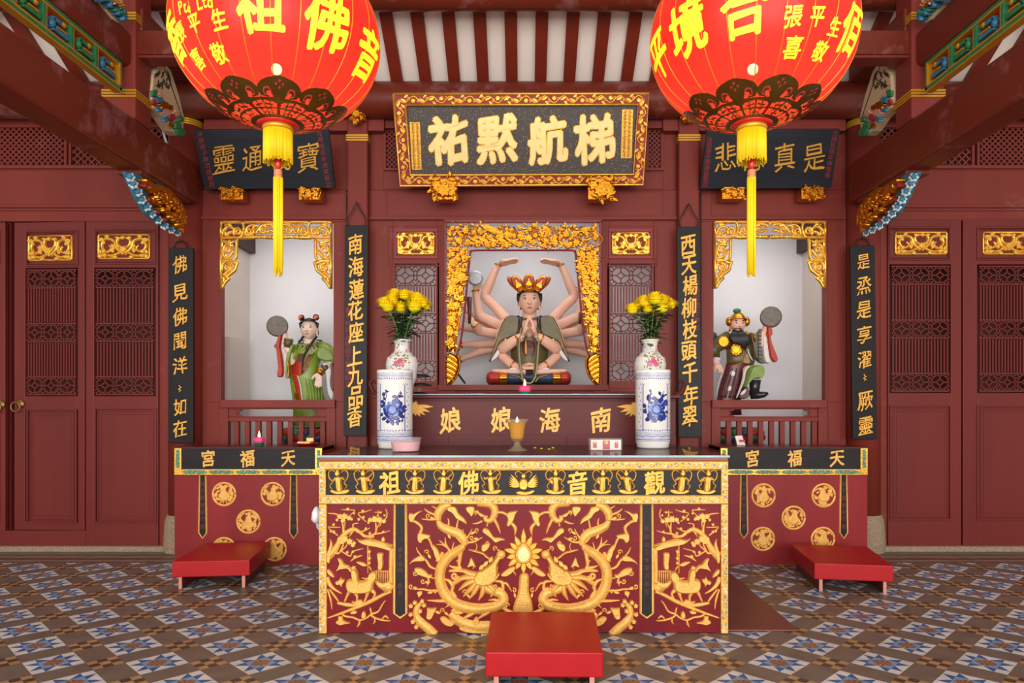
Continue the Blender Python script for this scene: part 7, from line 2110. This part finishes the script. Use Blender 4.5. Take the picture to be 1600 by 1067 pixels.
# ------------------------------------------------------------------ tall blue and white porcelain jars
def cyl_pts(c, r):     # map (angle, z) on the jar wall
    return lambda a, z, e=0.0: Vector((c[0] + (r + e) * sin(a), c[1] - (r + e) * cos(a), z))
class Wall:
    """plane-like mapper that wraps drawing coordinates (millimetres) round a vertical jar"""
    def __init__(self, c, rf, z0): self.c, self.rf, self.z0 = Vector(c), rf, z0
    def __call__(self, x, y, t=0.0):
        z = self.z0 - y / 1000
        r = self.rf(z - self.c.z)
        a = (x / 1000) / max(r, .02)
        return Vector((self.c.x + (r + t) * sin(a), self.c.y - (r + t) * cos(a), z))
def blue_jar(px, pyb, D, wpx, hpx, label, seed):
    c = W(px, pyb, D); c.z = AZ
    r = wpx / 2 * D / F; H = EYE - (pyb - hpx - CY) * D / F - AZ
    t = thing('porcelain_jar', label, 'jar', c)
    prof = [(r * .86, 0), (r * .93, .004), (r * .93, .02), (r * .95, .03), (r, .05), (r, H - .03), (r * 1.02, H - .015), (r * 1.0, H - .003), (r * .95, H), (r * .88, H - .004), (r * .86, H - .05)]
    q = MB(); q.lathe(c, prof, 48); q.build('body', 'porcelain', t)
    wl = Wall(c, lambda z: r, AZ + H)
    rr = random.Random(seed)
    q, q2, q3 = MB(), MB(), MB()
    Hm = H * 1000; hc = pi * r * 1000
    def ring(y, w, qq=None): (qq or q).ribbon(wl, [(-hc + 2 * hc * k / 48, y) for k in range(49)], w, .0006, sub=1, n=3, t0=.0003)
    for y, w in ((16, 3), (34, 2), (56, 2), (Hm - 52, 3), (Hm - 64, 6), (Hm - 100, 2), (Hm - 118, 2)): ring(y, w)
    for row, (y, rad, st) in enumerate(((25, 4, 11), (45, 5, 11), (68, 6, 17), (Hm - 76, 5, 14), (Hm - 90, 5, 12), (Hm - 108, 4, 11), (Hm - 134, 8, 22))):
        n = int(2 * hc / st)
        for k in range(n):
            x = -hc + 2 * hc * k / n
            (q if row % 2 == 0 else q3).ribbon(wl, spiral(x, y, rad, 1.0, k, 1, n=6), 4.2, .0006, sub=1, n=3, t0=.0003)
    # framed reserve with flower spray
    w, y0, y1 = 98, 108, Hm - 132
    for g, wd in ((0, 6), (10, 2.5)):
        a, b, cc, d = -w - g + 8, w + g - 8, y0 - g, y1 + g
        q.ribbon(wl, [(a - 0, cc), (b, cc), (b + 8, cc + 10), (b + 8, d - 10), (b, d), (a, d), (a - 8, d - 10), (a - 8, cc + 10), (a, cc)], wd, .0006, sub=1, n=3, t0=.0003)
    for s in (-1, 1):
        for k in range(12): q3.ribbon(wl, spiral(s * (w + 24 + (k % 2) * 10), y0 + k * (y1 - y0) / 11, 8, 1.1, k, n=6), 4.2, .0006, sub=1, n=3, t0=.0003)
    cy = (y0 + y1) / 2 + 14
    for k in range(9):
        a = 2 * pi * k / 9
        q3.puff(wl, flowershape(6 + 38 * cos(a), cy + 38 * sin(a), 29, 5, a), .0006, smooth=1, t0=.0003)
    q.ribbon(wl, [(6 + 33 * cos(2 * pi * k / 16), cy + 33 * sin(2 * pi * k / 16)) for k in range(17)], 15, .0008, sub=1, t0=.001)
    q3.puff(wl, flowershape(6, cy, 18, 6), .001, t0=.001, smooth=1)
    for (x, y, l) in ((-44, cy - 62, 15), (-36, cy - 40, 16), (-46, cy - 6, 16), (-40, cy + 20, 18), (-24, cy + 40, 20), (2, cy + 48, 20), (30, cy + 30, 20), (46, cy + 12, 18), (48, cy - 16, 18), (40, cy - 42, 18), (8, cy - 52, 20), (24, cy - 66, 16), (-10, cy + 66, 14), (22, cy + 58, 14), (44, cy - 70, 10), (-26, cy - 84, 9), (52, cy + 46, 12)):
        x, y, l = x * 1.6, cy + (y - cy) * 1.5, l * 2.5
        for m in range(3): q2.puff(wl, leafshape(x, y, l, l * .62, rr.random() * 6.28), .0008, smooth=1, t0=.0004)
    q2.ribbon(wl, [(-28, cy + 100), (-58, cy), (-44, cy - 84), (-34, cy - 140)], 5, .0006, n=3, t0=.0003); q2.ribbon(wl, [(28, cy + 100), (62, cy), (44, cy - 84), (66, cy - 136)], 5, .0006, n=3, t0=.0003)
    q.build('cobalt_bands', 'cobalt', t); q2.build('cobalt_leaf', 'cobalt_dark', t); q3.build('pale_cobalt_wash', 'cobalt_pale', t)
blue_jar(617, 699 - 6, 5.42, 55, 121 - 6, 'tall blue and white porcelain cylinder jar, left of the two on the altar', 1)
blue_jar(1020, 697 - 6, 5.46, 54, 119 - 6, 'tall blue and white porcelain cylinder jar, right of the two on the altar', 2)

# ------------------------------------------------------------------ flowered vases and chrysanthemums
SHZ = EYE - (616.6 - CY) * 5.82 / F + .0015              # top of the offering table
def flower_vase(px, D, pytop, wpx, label, seed):
    c = W(px, 620, D); c.z = SHZ
    H = EYE - (pytop - CY) * D / F - SHZ
    r = wpx / 2 * D / F
    def rf(z):
        f = max(0, min(1, z / H))
        pts = [(0, .62), (.12, .70), (.35, .92), (.55, 1.0), (.66, .93), (.74, .66), (.80, .46), (.88, .43), (.95, .48), (1.0, .62)]
        for (a, ra), (b, rb) in zip(pts, pts[1:]):
            if f <= b:
                u = (f - a) / (b - a); u = u * u * (3 - 2 * u); return r * (ra + (rb - ra) * u)
        return r * .62
    t = thing('flower_vase', label, 'vase', c)
    q = MB(); q.lathe(c, [(rf(H * k / 40), H * k / 40) for k in range(41)] + [(rf(H) * .9, H - .002), (r * .38, H * .92), (r * .38, H * .8)], 40); q.build('body', 'porcelain', t)
    wl = Wall(c, rf, SHZ + H)
    rr = random.Random(seed); Hm = H * 1000
    qa, qb, qc, qd = MB(), MB(), MB(), MB()
    for (x, y) in ((-26, Hm * .44), (22, Hm * .45), (6, Hm * .40)): qa.puff(wl, flowershape(x, y, 27, 7, x), .001, smooth=1, t0=.0004)
    for k in range(46): qb.puff(wl, leafshape((rr.random() - .5) * 150, Hm * (.25 + .35 * rr.random()), 28, 10, rr.random() * 6.28), .0008, smooth=1, t0=.0003)
    for k in range(14): qb.puff(wl, leafshape((rr.random() - .5) * 70, Hm * (.06 + .2 * rr.random()), 20, 7, rr.random() * 6.28), .0008, smooth=1, t0=.0003)
    qc.ribbon(wl, [(-60, Hm * .38), (-20, Hm * .5), (20, Hm * .42), (70, Hm * .34), (84, Hm * .5)], 4, .0006, n=3, t0=.0003)
    for k in range(10): qd.puff(wl, flowershape((rr.random() - .5) * 120, Hm * (.12 + .45 * rr.random()), 10, 5, k), .001, smooth=1, t0=.0006)
    qa.build('rose_enamel', 'rose', t); qb.build('green_enamel', 'enamel_green', t); qc.build('branch_enamel', 'amber', t); qd.build('coral_enamel', 'enamel_orange', t)
    return c, H
def chrysanthemum(base, heads, lab, grp, seed):
    """each stem with its own flower head and leaves"""
    rr = random.Random(seed)
    for i, (h, R_) in enumerate(heads):
        t = thing('chrysanthemum', lab, 'flower', base, group=grp)
        b = Vector(base) + Vector(((rr.random() - .5) * .03, (rr.random() - .5) * .03, -.12))
        h = Vector(h)
        mid = b.lerp(h, .5) + Vector((0, 0, .03)) + Vector(((h.x - b.x) * -.12, 0, 0))
        st = spline([tuple(b), tuple(mid), tuple(h)], [1] * 3, 6)[0]
        q = MB(); q.tube(st, .004, n=6); q.build('stem', 'stem', t)
        q = MB()
        for ring_i in range(6):
            th = .12 + ring_i * .30
            n = 5 + ring_i * 4
            for k in range(n):
                a = 2 * pi * k / n + ring_i * .5 + rr.random() * .2
                d = Vector((sin(th) * cos(a), sin(th) * sin(a), cos(th) * .72))
                p0 = h + d * R_ * .2
                p1 = h + d * R_ * (.95 + rr.random() * .12) 
                s = d.cross(Vector((0, 0, 1))); s = s.normalized() if s.length > 1e-3 else Vector((1, 0, 0))
                w = R_ * .13
                u = d.cross(s).normalized() * -w * .5
                q.add([p0 - s * w * .6, p0 + s * w * .6, h + d * R_ * .62 + s * w + u * .4, h + d * R_ * .62 - s * w + u * .4, p1 + s * w * .5 + u * -.6, p1 - s * w * .5 + u * -.6, p1 + d * w * .4], [(0, 1, 2, 3), (3, 2, 4, 5), (5, 4, 6)], 0, True)
        q.ball(h, (R_ * .62, R_ * .62, R_ * .48), 12, 8)
        q.build('flower_head', 'flower', t, fix=False)
        q = MB()
        for k in range(17):
            f = .30 + .6 * rr.random()
            p = Vector(st[int(f * (len(st) - 1))])
            a = rr.random() * 6.28
            d = Vector((cos(a), sin(a) * .8, rr.random() * .7 - .25)).normalized(); s = d.cross(Vector((0, 0, 1))).normalized()
            l = .075 + .05 * rr.random(); w = l * .3
            u = Vector((0, 0, .010))
            prof = [(0, .1), (.15, .5), (.3, .3), (.45, 1.0), (.6, .55), (.75, .8), (1.0, .05)]
            vs = []
            for fz, ww in prof:
                c_ = p + d * l * fz - Vector((0, 0, fz * fz * .02)); vs += [c_ - s * w * ww, c_ + u * (1 - fz) * .6, c_ + s * w * ww]
            fs = []
            for m in range(len(prof) - 1):
                fs += [(m * 3, m * 3 + 3, m * 3 + 4, m * 3 + 1), (m * 3 + 1, m * 3 + 4, m * 3 + 5, m * 3 + 2)]
            q.add(vs, fs, 0, True)
        q.build('leaves', 'leafgreen', t, fix=False)
c, H = flower_vase(628, 6.12, 531, 50, 'white vase painted with peaches, behind the left blue and white jar', 3)
D = 6.08
hp = [(600, 474), (613, 470), (640, 466), (660, 474), (626, 481), (648, 480), (632, 462), (617, 462), (652, 469), (664, 479), (606, 480)]
chrysanthemum((c.x, c.y, SHZ + H), [(W(x, y, D + ((i * 7) % 5 - 2) * .03), .074 + .008 * (i % 3)) for i, (x, y) in enumerate(hp)], 'yellow chrysanthemum in the left flowered vase', 'yellow chrysanthemums in the left vase', 5)
c, H = flower_vase(1016, 6.12, 531, 49, 'white vase painted with peaches, behind the right blue and white jar', 4)
hp = [(988, 484), (1007, 472), (1020, 481), (1036, 470), (1046, 477), (1024, 468), (1012, 482), (1000, 478), (1034, 481)]
chrysanthemum((c.x, c.y, SHZ + H), [(W(x, y, D + ((i * 7) % 5 - 2) * .03), .074 + .008 * (i % 3)) for i, (x, y) in enumerate(hp)], 'yellow chrysanthemum in the right flowered vase', 'yellow chrysanthemums in the right vase', 6)

# ------------------------------------------------------------------ small things on the altars
def lotus_candle(px, D, z, r, label):
    c = Vector((W(px, 0, D).x, D, z))
    t = thing('lotus_candle', label, 'candle', c)
    q = MB(); q.lathe(c, [(r * .7, 0), (r * .8, r * .2), (r, r * .55)], 24, lobes=8, lob=.06); q.build('green_leaf_cup', 'green_wax', t)
    q = MB(); q.lathe(c, [(r * .9, r * .5), (r * 1.08, r * .8), (r * 1.05, r * 1.25), (r * .85, r * 1.55), (r * .7, r * 1.5), (r * .4, r * 1.3)], 32, lobes=8, lob=.06); q.build('pink_petals', 'pink_wax', t)
    q = MB(); q.lathe(c + Vector((0, 0, r * 1.3)), [(.001, 0), (r * .22, r * .35), (r * .2, r * .7), (r * .08, r * 1.15), (.001, r * 1.35)], 12); q.build('flame', 'flame', t)
lotus_candle(820, 5.95, SHZ, .048, 'lit pink lotus candle on the raised offering table before the seated statue')
zs = EYE - (698 - CY) * 6.64 / F + .001
lotus_candle(405, 6.83, zs, .052, 'lit pink lotus candle on the left side altar')
# red dish with little gold boxes
c = Vector((W(479, 0, 6.86).x, 6.86, zs))
t = thing('offering_dish', 'flat red dish on the left side altar holding gold packets', 'dish', c)
q = MB(); q.lathe(c, [(.07, 0), (.08, .006), (.115, .018), (.122, .022), (.118, .024), (.075, .012)], 32); q.build('dish', 'red_plastic', t)
for i, (dx, dy, dz, w, h, ry) in enumerate(((-.045, -.01, .0135, .07, .022, .1), (.015, -.03, .0135, .07, .02, -.1), (.03, .02, .0355, .065, .034, .05), (.0, .03, .0135, .085, .021, 0))):
    q = MB(); q.box(c + Vector((dx - w / 2, dy - .018, dz)), c + Vector((dx + w / 2, dy + .018, dz + h)))
    tag(q.build('gold_packet', 'cream_box' if i != 1 else 'gold', bevel=.002), 'small gold wrapped packet on the red dish', 'packet', 'gold packets on the red dish')
# plastic tub with pink liquid
c = Vector((W(634, 0, 5.04).x, 5.04, AZ))
t = thing('plastic_tub', 'clear plastic tub of pale pink liquid at the left front of the main altar', 'tub', c)
k = 5.04 / F
q = MB(); q.lathe(c, [(20 * k, 0), (21 * k, .003), (24 * k, 20 * k), (25.5 * k, 20.5 * k), (25.5 * k, 21.5 * k), (23.6 * k, 20.6 * k), (20.6 * k, .006)], 32); q.build('tub_wall', 'clear', t)
q = MB(); q.lathe(c, [(20.2 * k, .006), (22.2 * k, 11 * k), (22.8 * k, 15 * k)], 32); q.build('pink_liquid', 'pink_liquid', t)
# oil lamp
c = Vector((W(808, 0, 5.1).x, 5.1, AZ)); k = 5.1 / F
t = thing('oil_lamp', 'footed glass oil lamp burning in the middle of the main altar', 'lamp', c)
q = MB(); q.lathe(c, [(15 * k, 0), (15 * k, .004), (11 * k, 3 * k), (6 * k, 8 * k), (4.6 * k, 12 * k), (5 * k, 14 * k)], 24, lobes=12, lob=.05); q.build('foot', 'cut_glass', t)
q = MB(); q.lathe(c, [(5 * k, 14 * k), (9 * k, 16 * k), (11 * k, 22 * k), (12 * k, 34 * k), (14 * k, 42 * k), (18.5 * k, 49 * k), (17.5 * k, 49.5 * k), (13 * k, 43 * k)], 24, lobes=12, lob=.04); q.build('bowl', 'cut_glass', t)
q = MB(); q.lathe(c, [(9 * k, 19 * k), (10.8 * k, 22 * k), (11.8 * k, 34 * k), (13.8 * k, 42 * k), (14.5 * k, 44 * k)], 24); q.build('oil', 'amber_glass', t)
q = MB(); q.lathe(c + Vector((0, 0, 44 * k)), [(.001, 0), (2.2 * k, 2 * k), (1.8 * k, 5 * k), (.001, 9 * k)], 12); q.build('flame', 'flame', t)
# acrylic holder with printed cards
c = W(946, 0, 5.12); z = AZ; k = 5.12 / F
t = thing('card_holder', 'clear acrylic holder with pink printed cards, right of the oil lamp', 'holder', (c.x, 5.12, z))
x0, x1 = W(921, 0, 5.12).x, W(972, 0, 5.12).x
q = MB(); q.box((x0, 5.11, z), (x1, 5.19, z + 18.5 * k)); q.build('acrylic_box', 'clear', t)
q = MB(); q.box((x0 + .012, 5.13, z + .004), (x1 - .006, 5.136, z + 16.5 * k)); cd = q.build('card', 'white_paper', t)
q = MB(); w = x1 - x0
for f, ww, hh in ((.17, .12, 9), (.52, .22, 14), (.83, .11, 9)): q.box((x0 + w * f - w * ww / 2, 5.127, z + 8.5 * k - hh * k / 2), (x0 + w * f + w * ww / 2, 5.131, z + 8.5 * k + hh * k / 2))
q.build('printed_panel', 'print_red', cd)
q = MB()
for f, rr_ in ((.17, 2.2), (.52, 3.6), (.83, 2.2)): q.puff(depth(5.126), flowershape(921 + 51 * f, 691.5, rr_, 8), .002, smooth=1)
q.build('printed_emblem', 'gold_matt', cd)
# paper slip at the right side altar
a = W(1152, 691, 6.9)
q = MB(); q.hexa([Vector((a.x, 6.9, zs)), Vector((a.x + .085, 6.92, zs)), Vector((a.x + .085, 6.94, zs)), Vector((a.x, 6.92, zs)), Vector((a.x - .012, 6.93, zs + .085)), Vector((a.x + .06, 6.95, zs + .088)), Vector((a.x + .06, 6.97, zs + .088)), Vector((a.x - .012, 6.95, zs + .085))])
t = tag(q.build('paper_packet', 'white_paper'), 'small white and red folded packet on the right side altar', 'packet')
q = MB(); q.box((a.x + .025, 6.90, zs + .03), (a.x + .075, 6.915, zs + .05)); q.build('red_print', 'print_red', t)
# tiered glass ornament
c = W(655, 0, 6.3); k = 6.3 / F
t = thing('tiered_ornament', 'dark tiered ornament with small glass bulbs beside the left flower vase', 'ornament', (c.x, 6.3, SHZ))
q = MB()
for z, r_ in ((0, 16), (14, 20), (28, 18)): q.lathe((c.x, 6.3, SHZ + z * k), [(r_ * k, 0), (r_ * k, 2 * k), (r_ * .5 * k, 4.5 * k), (2 * k, 5 * k)], 24)
q.build('dark_tier', 'iron', t)
q = MB()
for z in (4.5, 18.5): q.ball((c.x, 6.3, SHZ + (z + 4.6) * k), (3.6 * k, 3.6 * k, 4.8 * k), 12, 10)
q.build('glass_bulb', 'cut_glass', t)
# folded leftovers near the main altar
rr = random.Random(8)
q = MB(); c = W(495.5, 812, 4.75)
for i in range(3): q.ball(c + Vector((.012 * (i % 2), .05 * i, -.035 * i + .03)), (.035, .06, .055), 10, 8)
for i, v in enumerate(q.v): q.v[i] = v + Vector((mnoise.noise(v * 30) * .008, mnoise.noise(v * 30 + Vector((5, 0, 0))) * .008, mnoise.noise(v * 24) * .008))
tag(q.build('plastic_bag', 'white_bag'), 'crumpled white plastic bag hanging at the left end of the main altar', 'bag')
a = floor_pt(486, 982)
for i in range(3):
    q = MB(); q.box((a.x - .01, 5.0 + .02 * i, .001 + .0 * i), (a.x + .16, 5.02 + .02 * i - .004, .155 - .02 * i))
    tag(q.build('cardboard_sheet', 'cardboard'), 'flattened cardboard sheet standing by the left end of the main altar', 'cardboard', 'cardboard sheets beside the main altar')
# gilt reflections lie on the glass; a few fallen petals too
for i, (px, py) in enumerate(((822, 694), (830, 692), (836, 700), (846, 701), (858, 702), (864, 700))):
    D = .345 * F / (py - CY) ; c = W(px, py, D)
    q = MB(); q.ball((c.x, c.y, AZ + .003), (.012, .006, .003), 8, 6)
    tag(q.build('petal', 'flower'), 'fallen yellow petal on the glass beside the oil lamp', 'petal', 'fallen petals on the glass')
# ------------------------------------------------------------------ great red lanterns
def lantern(cx, cy, cz, label, texts, spin):
    Rx, Rz = .458, .40
    t = thing('lantern', label, 'lantern', (cx, cy, cz))
    O = Vector((cx, cy, cz))
    zt = Rz * sqrt(1 - (.085 / Rx) ** 2)
    def P(lon, lat, e=0.0):     # lon 0 faces the viewer
        return O + Vector(((Rx + e) * cos(lat) * sin(lon), -(Rx + e) * cos(lat) * cos(lon), (Rz + e) * sin(lat)))
    lm = atan2(zt / Rz, .085 / Rx)
    q = MB(); rows = []
    n, m = 96, 40
    for i in range(m + 1):
        la = -lm + 2 * lm * i / m
        rows.append([P(2 * pi * j / n, la, .0045 * (abs(sin(12 * 2 * pi * j / n)) - .6)) for j in range(n)])
    q.sweep(rows, cap=False); body = q.build('shade', 'lantern', t)
    q = MB()
    for k in range(24):
        lo = 2 * pi * k / 24
        q.tube([P(lo, -lm + 2 * lm * i / 30, .001) for i in range(31)], .0022, n=5)
    q.build('gold_rib_lines', 'lantern_rib', body)
    # characters on the shade
    def put(ch, px, py, size, bold, rot=0.0, sx=.9):
        d = Vector(((px - CX) / F, 1, -(py - CY) / F)); o0 = Vector((0, 0, EYE)) - O
        sc = Vector((1 / Rx, 1 / Rx, 1 / Rz))
        a_ = Vector((d.x * sc.x, d.y * sc.y, d.z * sc.z)); b_ = Vector((o0.x * sc.x, o0.y * sc.y, o0.z * sc.z))
        A, Bq, Cq = a_.dot(a_), a_.dot(b_), b_.dot(b_) - 1
        k_ = (-Bq - sqrt(max(Bq * Bq - A * Cq, 0))) / A
        h = b_ + a_ * k_
        lat = math.asin(max(-1, min(1, h.z))); lon = atan2(h.x, -h.y)
        size = size * k_ / F
        vs, fs = glyph(ch, 0.0)
        sd = lon * 7 + lat
        tx = MB()
        for kk, (dx, dy) in enumerate([(0, 0)] + ([(bold * cos(a), bold * sin(a)) for a in (0.3, 1.35, 2.4, 3.44, 4.49, 5.54)] if bold else [])):
            bm = bmesh.new()
            bv = [bm.verts.new((brush(v, sd, .05, .1)[0] + dx, brush(v, sd, .05, .1)[1] + dy, 0)) for v in vs]
            for f in fs:
                try: bm.faces.new([bv[i] for i in f])
                except ValueError: pass
            bmesh.ops.triangulate(bm, faces=bm.faces)
            for _ in range(2):
                le = [e for e in bm.edges if e.calc_length() > .14]
                if le: bmesh.ops.subdivide_edges(bm, edges=le, cuts=1); bmesh.ops.triangulate(bm, faces=bm.faces)
            bm.verts.index_update()
            V = []
            for v in bm.verts:
                x, y = v.co.x * sx, v.co.y
                la = lat + y * size / Rz
                lo = lon + x * size / (Rx * max(cos(lat), .25))
                V.append(P(lo, la, .0062 - .00012 * kk))
            tx.add(V, [[v.index for v in f.verts] for f in bm.faces])
            bm.free()
        tx.build('yellow_character', 'lantern_text', body, fix=False)
    for a in texts: put(*a)
    # bronze cloud border round the foot
    q = MB()
    class Sph:
        def __call__(s_, x, y, t_=0.0): return P(x, y, .0045 + t_)
    sp = Sph()
    nC = 9
    for k in range(nC):
        lo = 2 * pi * (k + spin) / nC
        def S(pts): return [(lo + a * .30, -1.0 + b * .19) for a, b in pts]
        cloud = [(-1.05, -.35), (-1.2, .05), (-1.0, .42), (-.72, .62), (-.4, .75), (0, .86), (.4, .75), (.72, .62), (1.0, .42), (1.2, .05), (1.05, -.35), (.6, -.42), (.72, -.1), (.5, -.02), (.38, -.3), (.3, -.8), (-.3, -.8), (-.38, -.3), (-.5, -.02), (-.72, -.1), (-.6, -.42)]
        cl = []
        for i in range(len(cloud)):      # scalloped edge
            a, b = cloud[i], cloud[(i + 1) % len(cloud)]
            cl += [a, ((a[0] + b[0]) / 2 * 1.03, (a[1] + b[1]) / 2 * 1.03)]
        bm = bmesh.new()
        pts = S(cl)
        bv = [bm.verts.new((x, y, 0)) for x, y in pts]
        bm.faces.new(bv); bmesh.ops.triangulate(bm, faces=bm.faces)
        for _ in range(2):
            le = [e for e in bm.edges if e.calc_length() > .08]
            if le: bmesh.ops.subdivide_edges(bm, edges=le, cuts=1); bmesh.ops.triangulate(bm, faces=bm.faces)
        bm.verts.index_update()
        q.add([P(v.co.x, v.co.y, .0055) for v in bm.verts], [[v.index for v in f.verts] for f in bm.faces]); bm.free()
        for j in range(5):
            for s in (-1, 1):
                q.ribbon(sp, [(lo + s * (.08 + .05 * j), -1.13 - .055 * j), (lo + s * (.30 + .01 * j), -1.11 - .055 * j)], .022, .001, sub=1, n=3)
        q.ribbon(sp, [(lo, -1.05), (lo, -1.38)], .10, .001, sub=1, n=3)
        for s in (-1, 1): q.ribbon(sp, [(lo + s * .2, -1.12), (lo + s * .2, -1.38)], .03, .001, sub=1, n=3); 
        q.ribbon(sp, [(lo + .35, -1.08), (lo + .35, -1.38)], .05, .001, sub=1, n=3)
    q.ribbon(sp, [(2 * pi * j / 72, -1.10) for j in range(73)], .035, .001, sub=1, n=3)
    q.ribbon(sp, [(2 * pi * j / 72, -1.22) for j in range(73)], .02, .001, sub=1, n=3)
    q.ribbon(sp, [(2 * pi * j / 72, -1.34) for j in range(73)], .05, .001, sub=1, n=3)
    bc = q.build('bronze_cloud_border', 'lantern_cloud', body, fix=False)
    q = MB()
    for k in range(nC):
        lo = 2 * pi * (k + spin) / nC
        for a in range(4): q.ribbon(sp, spiral(lo + .05 * cos(a * 1.57), -.93 + .035 * sin(a * 1.57), .02, 1, 0, n=6), .012, .0015, t0=.0022, sub=1, n=3)
        for s in (-1, 1): q.ribbon(sp, [(lo + s * .13, -1.02), (lo + s * .17, -.97), (lo + s * .24, -.98), (lo + s * .26, -1.04), (lo + s * .21, -1.05)], .02, .001, t0=.002, sub=3, n=3)
    q.build('red_cloud_line', 'print_red', bc, fix=False)
    # collar, fringe and tassel
    z0 = cz - zt
    q = MB(); q.lathe((cx, cy, z0), [(.09, .012), (.094, .0), (.09, -.012), (.06, -.012)], 32); q.build('red_collar', 'red_plastic', t)
    q = MB(); q.lathe((cx, cy, z0), [(.066, -.01), (.07, -.02), (.067, -.032), (.05, -.032)], 32); q.build('gilt_ring', 'gold_ring', t)
    q = MB(); rr = random.Random(int(cx * 100) + 7)
    for ring, r_ in enumerate((.062, .056, .046)):
        n = 64 - ring * 12
        for k in range(n):
            a = 2 * pi * k / n + ring
            l = .135 + rr.random() * .018
            q.tube([(cx + r_ * cos(a), cy + r_ * sin(a), z0 - .028), (cx + r_ * 1.03 * cos(a), cy + r_ * 1.03 * sin(a), z0 - .028 - l)], [.0034, .0028], n=4)
    q.build('yellow_fringe', 'tassel', t)
    q = MB(); q.tube([(cx, cy, z0 - .03), (cx, cy, z0 - .26)], .006, n=8); q.ball((cx, cy, z0 - .175), (.016, .016, .035), 12, 8); q.build('red_cord', 'red_plastic', t)
    q = MB(); zc = z0 - .215
    for dz, r_ in ((0, .019), (-.012, .02), (-.024, .02)): q.lathe((cx, cy, zc + dz), [(r_ * .9, .006), (r_, 0), (r_ * .9, -.006)], 20)
    q.build('tassel_binding', 'enamel_orange', t)
    q = MB()
    q.tube([(cx, cy, zc - .005), (cx, cy, zc - .04)], .018, n=14)
    for k in range(70):
        a = rr.random() * 6.28; r_ = .019 * sqrt(rr.random())
        l = .40 + rr.random() * .055
        q.tube([(cx + r_ * cos(a), cy + r_ * sin(a), zc - .03), (cx + r_ * 1.05 * cos(a), cy + r_ * 1.05 * sin(a), zc - .03 - l)], [.0042, .003], n=4)
    q.build('long_yellow_tassel', 'tassel', t)
    # top cap, cord and bulb
    q = MB(); q.lathe((cx, cy, cz + zt), [(.09, -.01), (.095, .0), (.09, .03), (.03, .05)], 32); q.build('top_cap', 'red_plastic', t)
    q = MB(); q.tube([(cx, cy, cz + zt), (cx, cy, RZ(cy) + .06)], .006, n=8); q.build('hanging_cord', 'iron', t)
    q = MB(); q.ball((cx, cy - .02, cz - .15), .024, 14, 10); q.build('bulb', 'bulb', t)
    l = bpy.data.lights.new('lantern_bulb', 'POINT'); l.energy = 8.5; l.color = (1.0, .85, .65); l.shadow_soft_size = .05
    lo_ = bpy.data.objects.new('lantern_bulb', l); lo_.location = (0, -.02, -.12); lo_.parent = t; COL.objects.link(lo_)
LD = 3.3
B = .030
lantern(-1.125, LD, 3.165, 'great red lantern with yellow characters over the left of the altar',
        [('祖', 406, 6, 80, B), ('佛', 512, 34, 82, B), ('音', 576, 86, 72, B), ('香', 272, 60, 66, B),
         ('張', 284, 50, 25, .02), ('平', 305, 37, 26, .02), ('生', 343, 30, 28, .02), ('喜', 310, 92, 28, .02), ('敬', 343, 83, 29, .02),
         ('P', 284, 12, 18, .02), ('t', 291, 13, 14, .02), ('e', 297, 15, 9, .02), ('L', 313, 5, 19, .02), ('t', 321, 5, 15, .02), ('d', 329, 3, 17, .02)], .5)
lantern(1.045, LD, 3.165, 'great red lantern with yellow characters over the right of the altar',
        [('合', 1163, 12, 80, B), ('境', 1072, 42, 78, B), ('平', 1029, 88, 64, B), ('佰', 1331, 46, 70, B),
         ('張', 1239, 26, 30, .02), ('平', 1276, 26, 28, .02), ('生', 1303, 42, 26, .02), ('喜', 1238, 74, 31, .02), ('敬', 1280, 80, 29, .02)], .2)
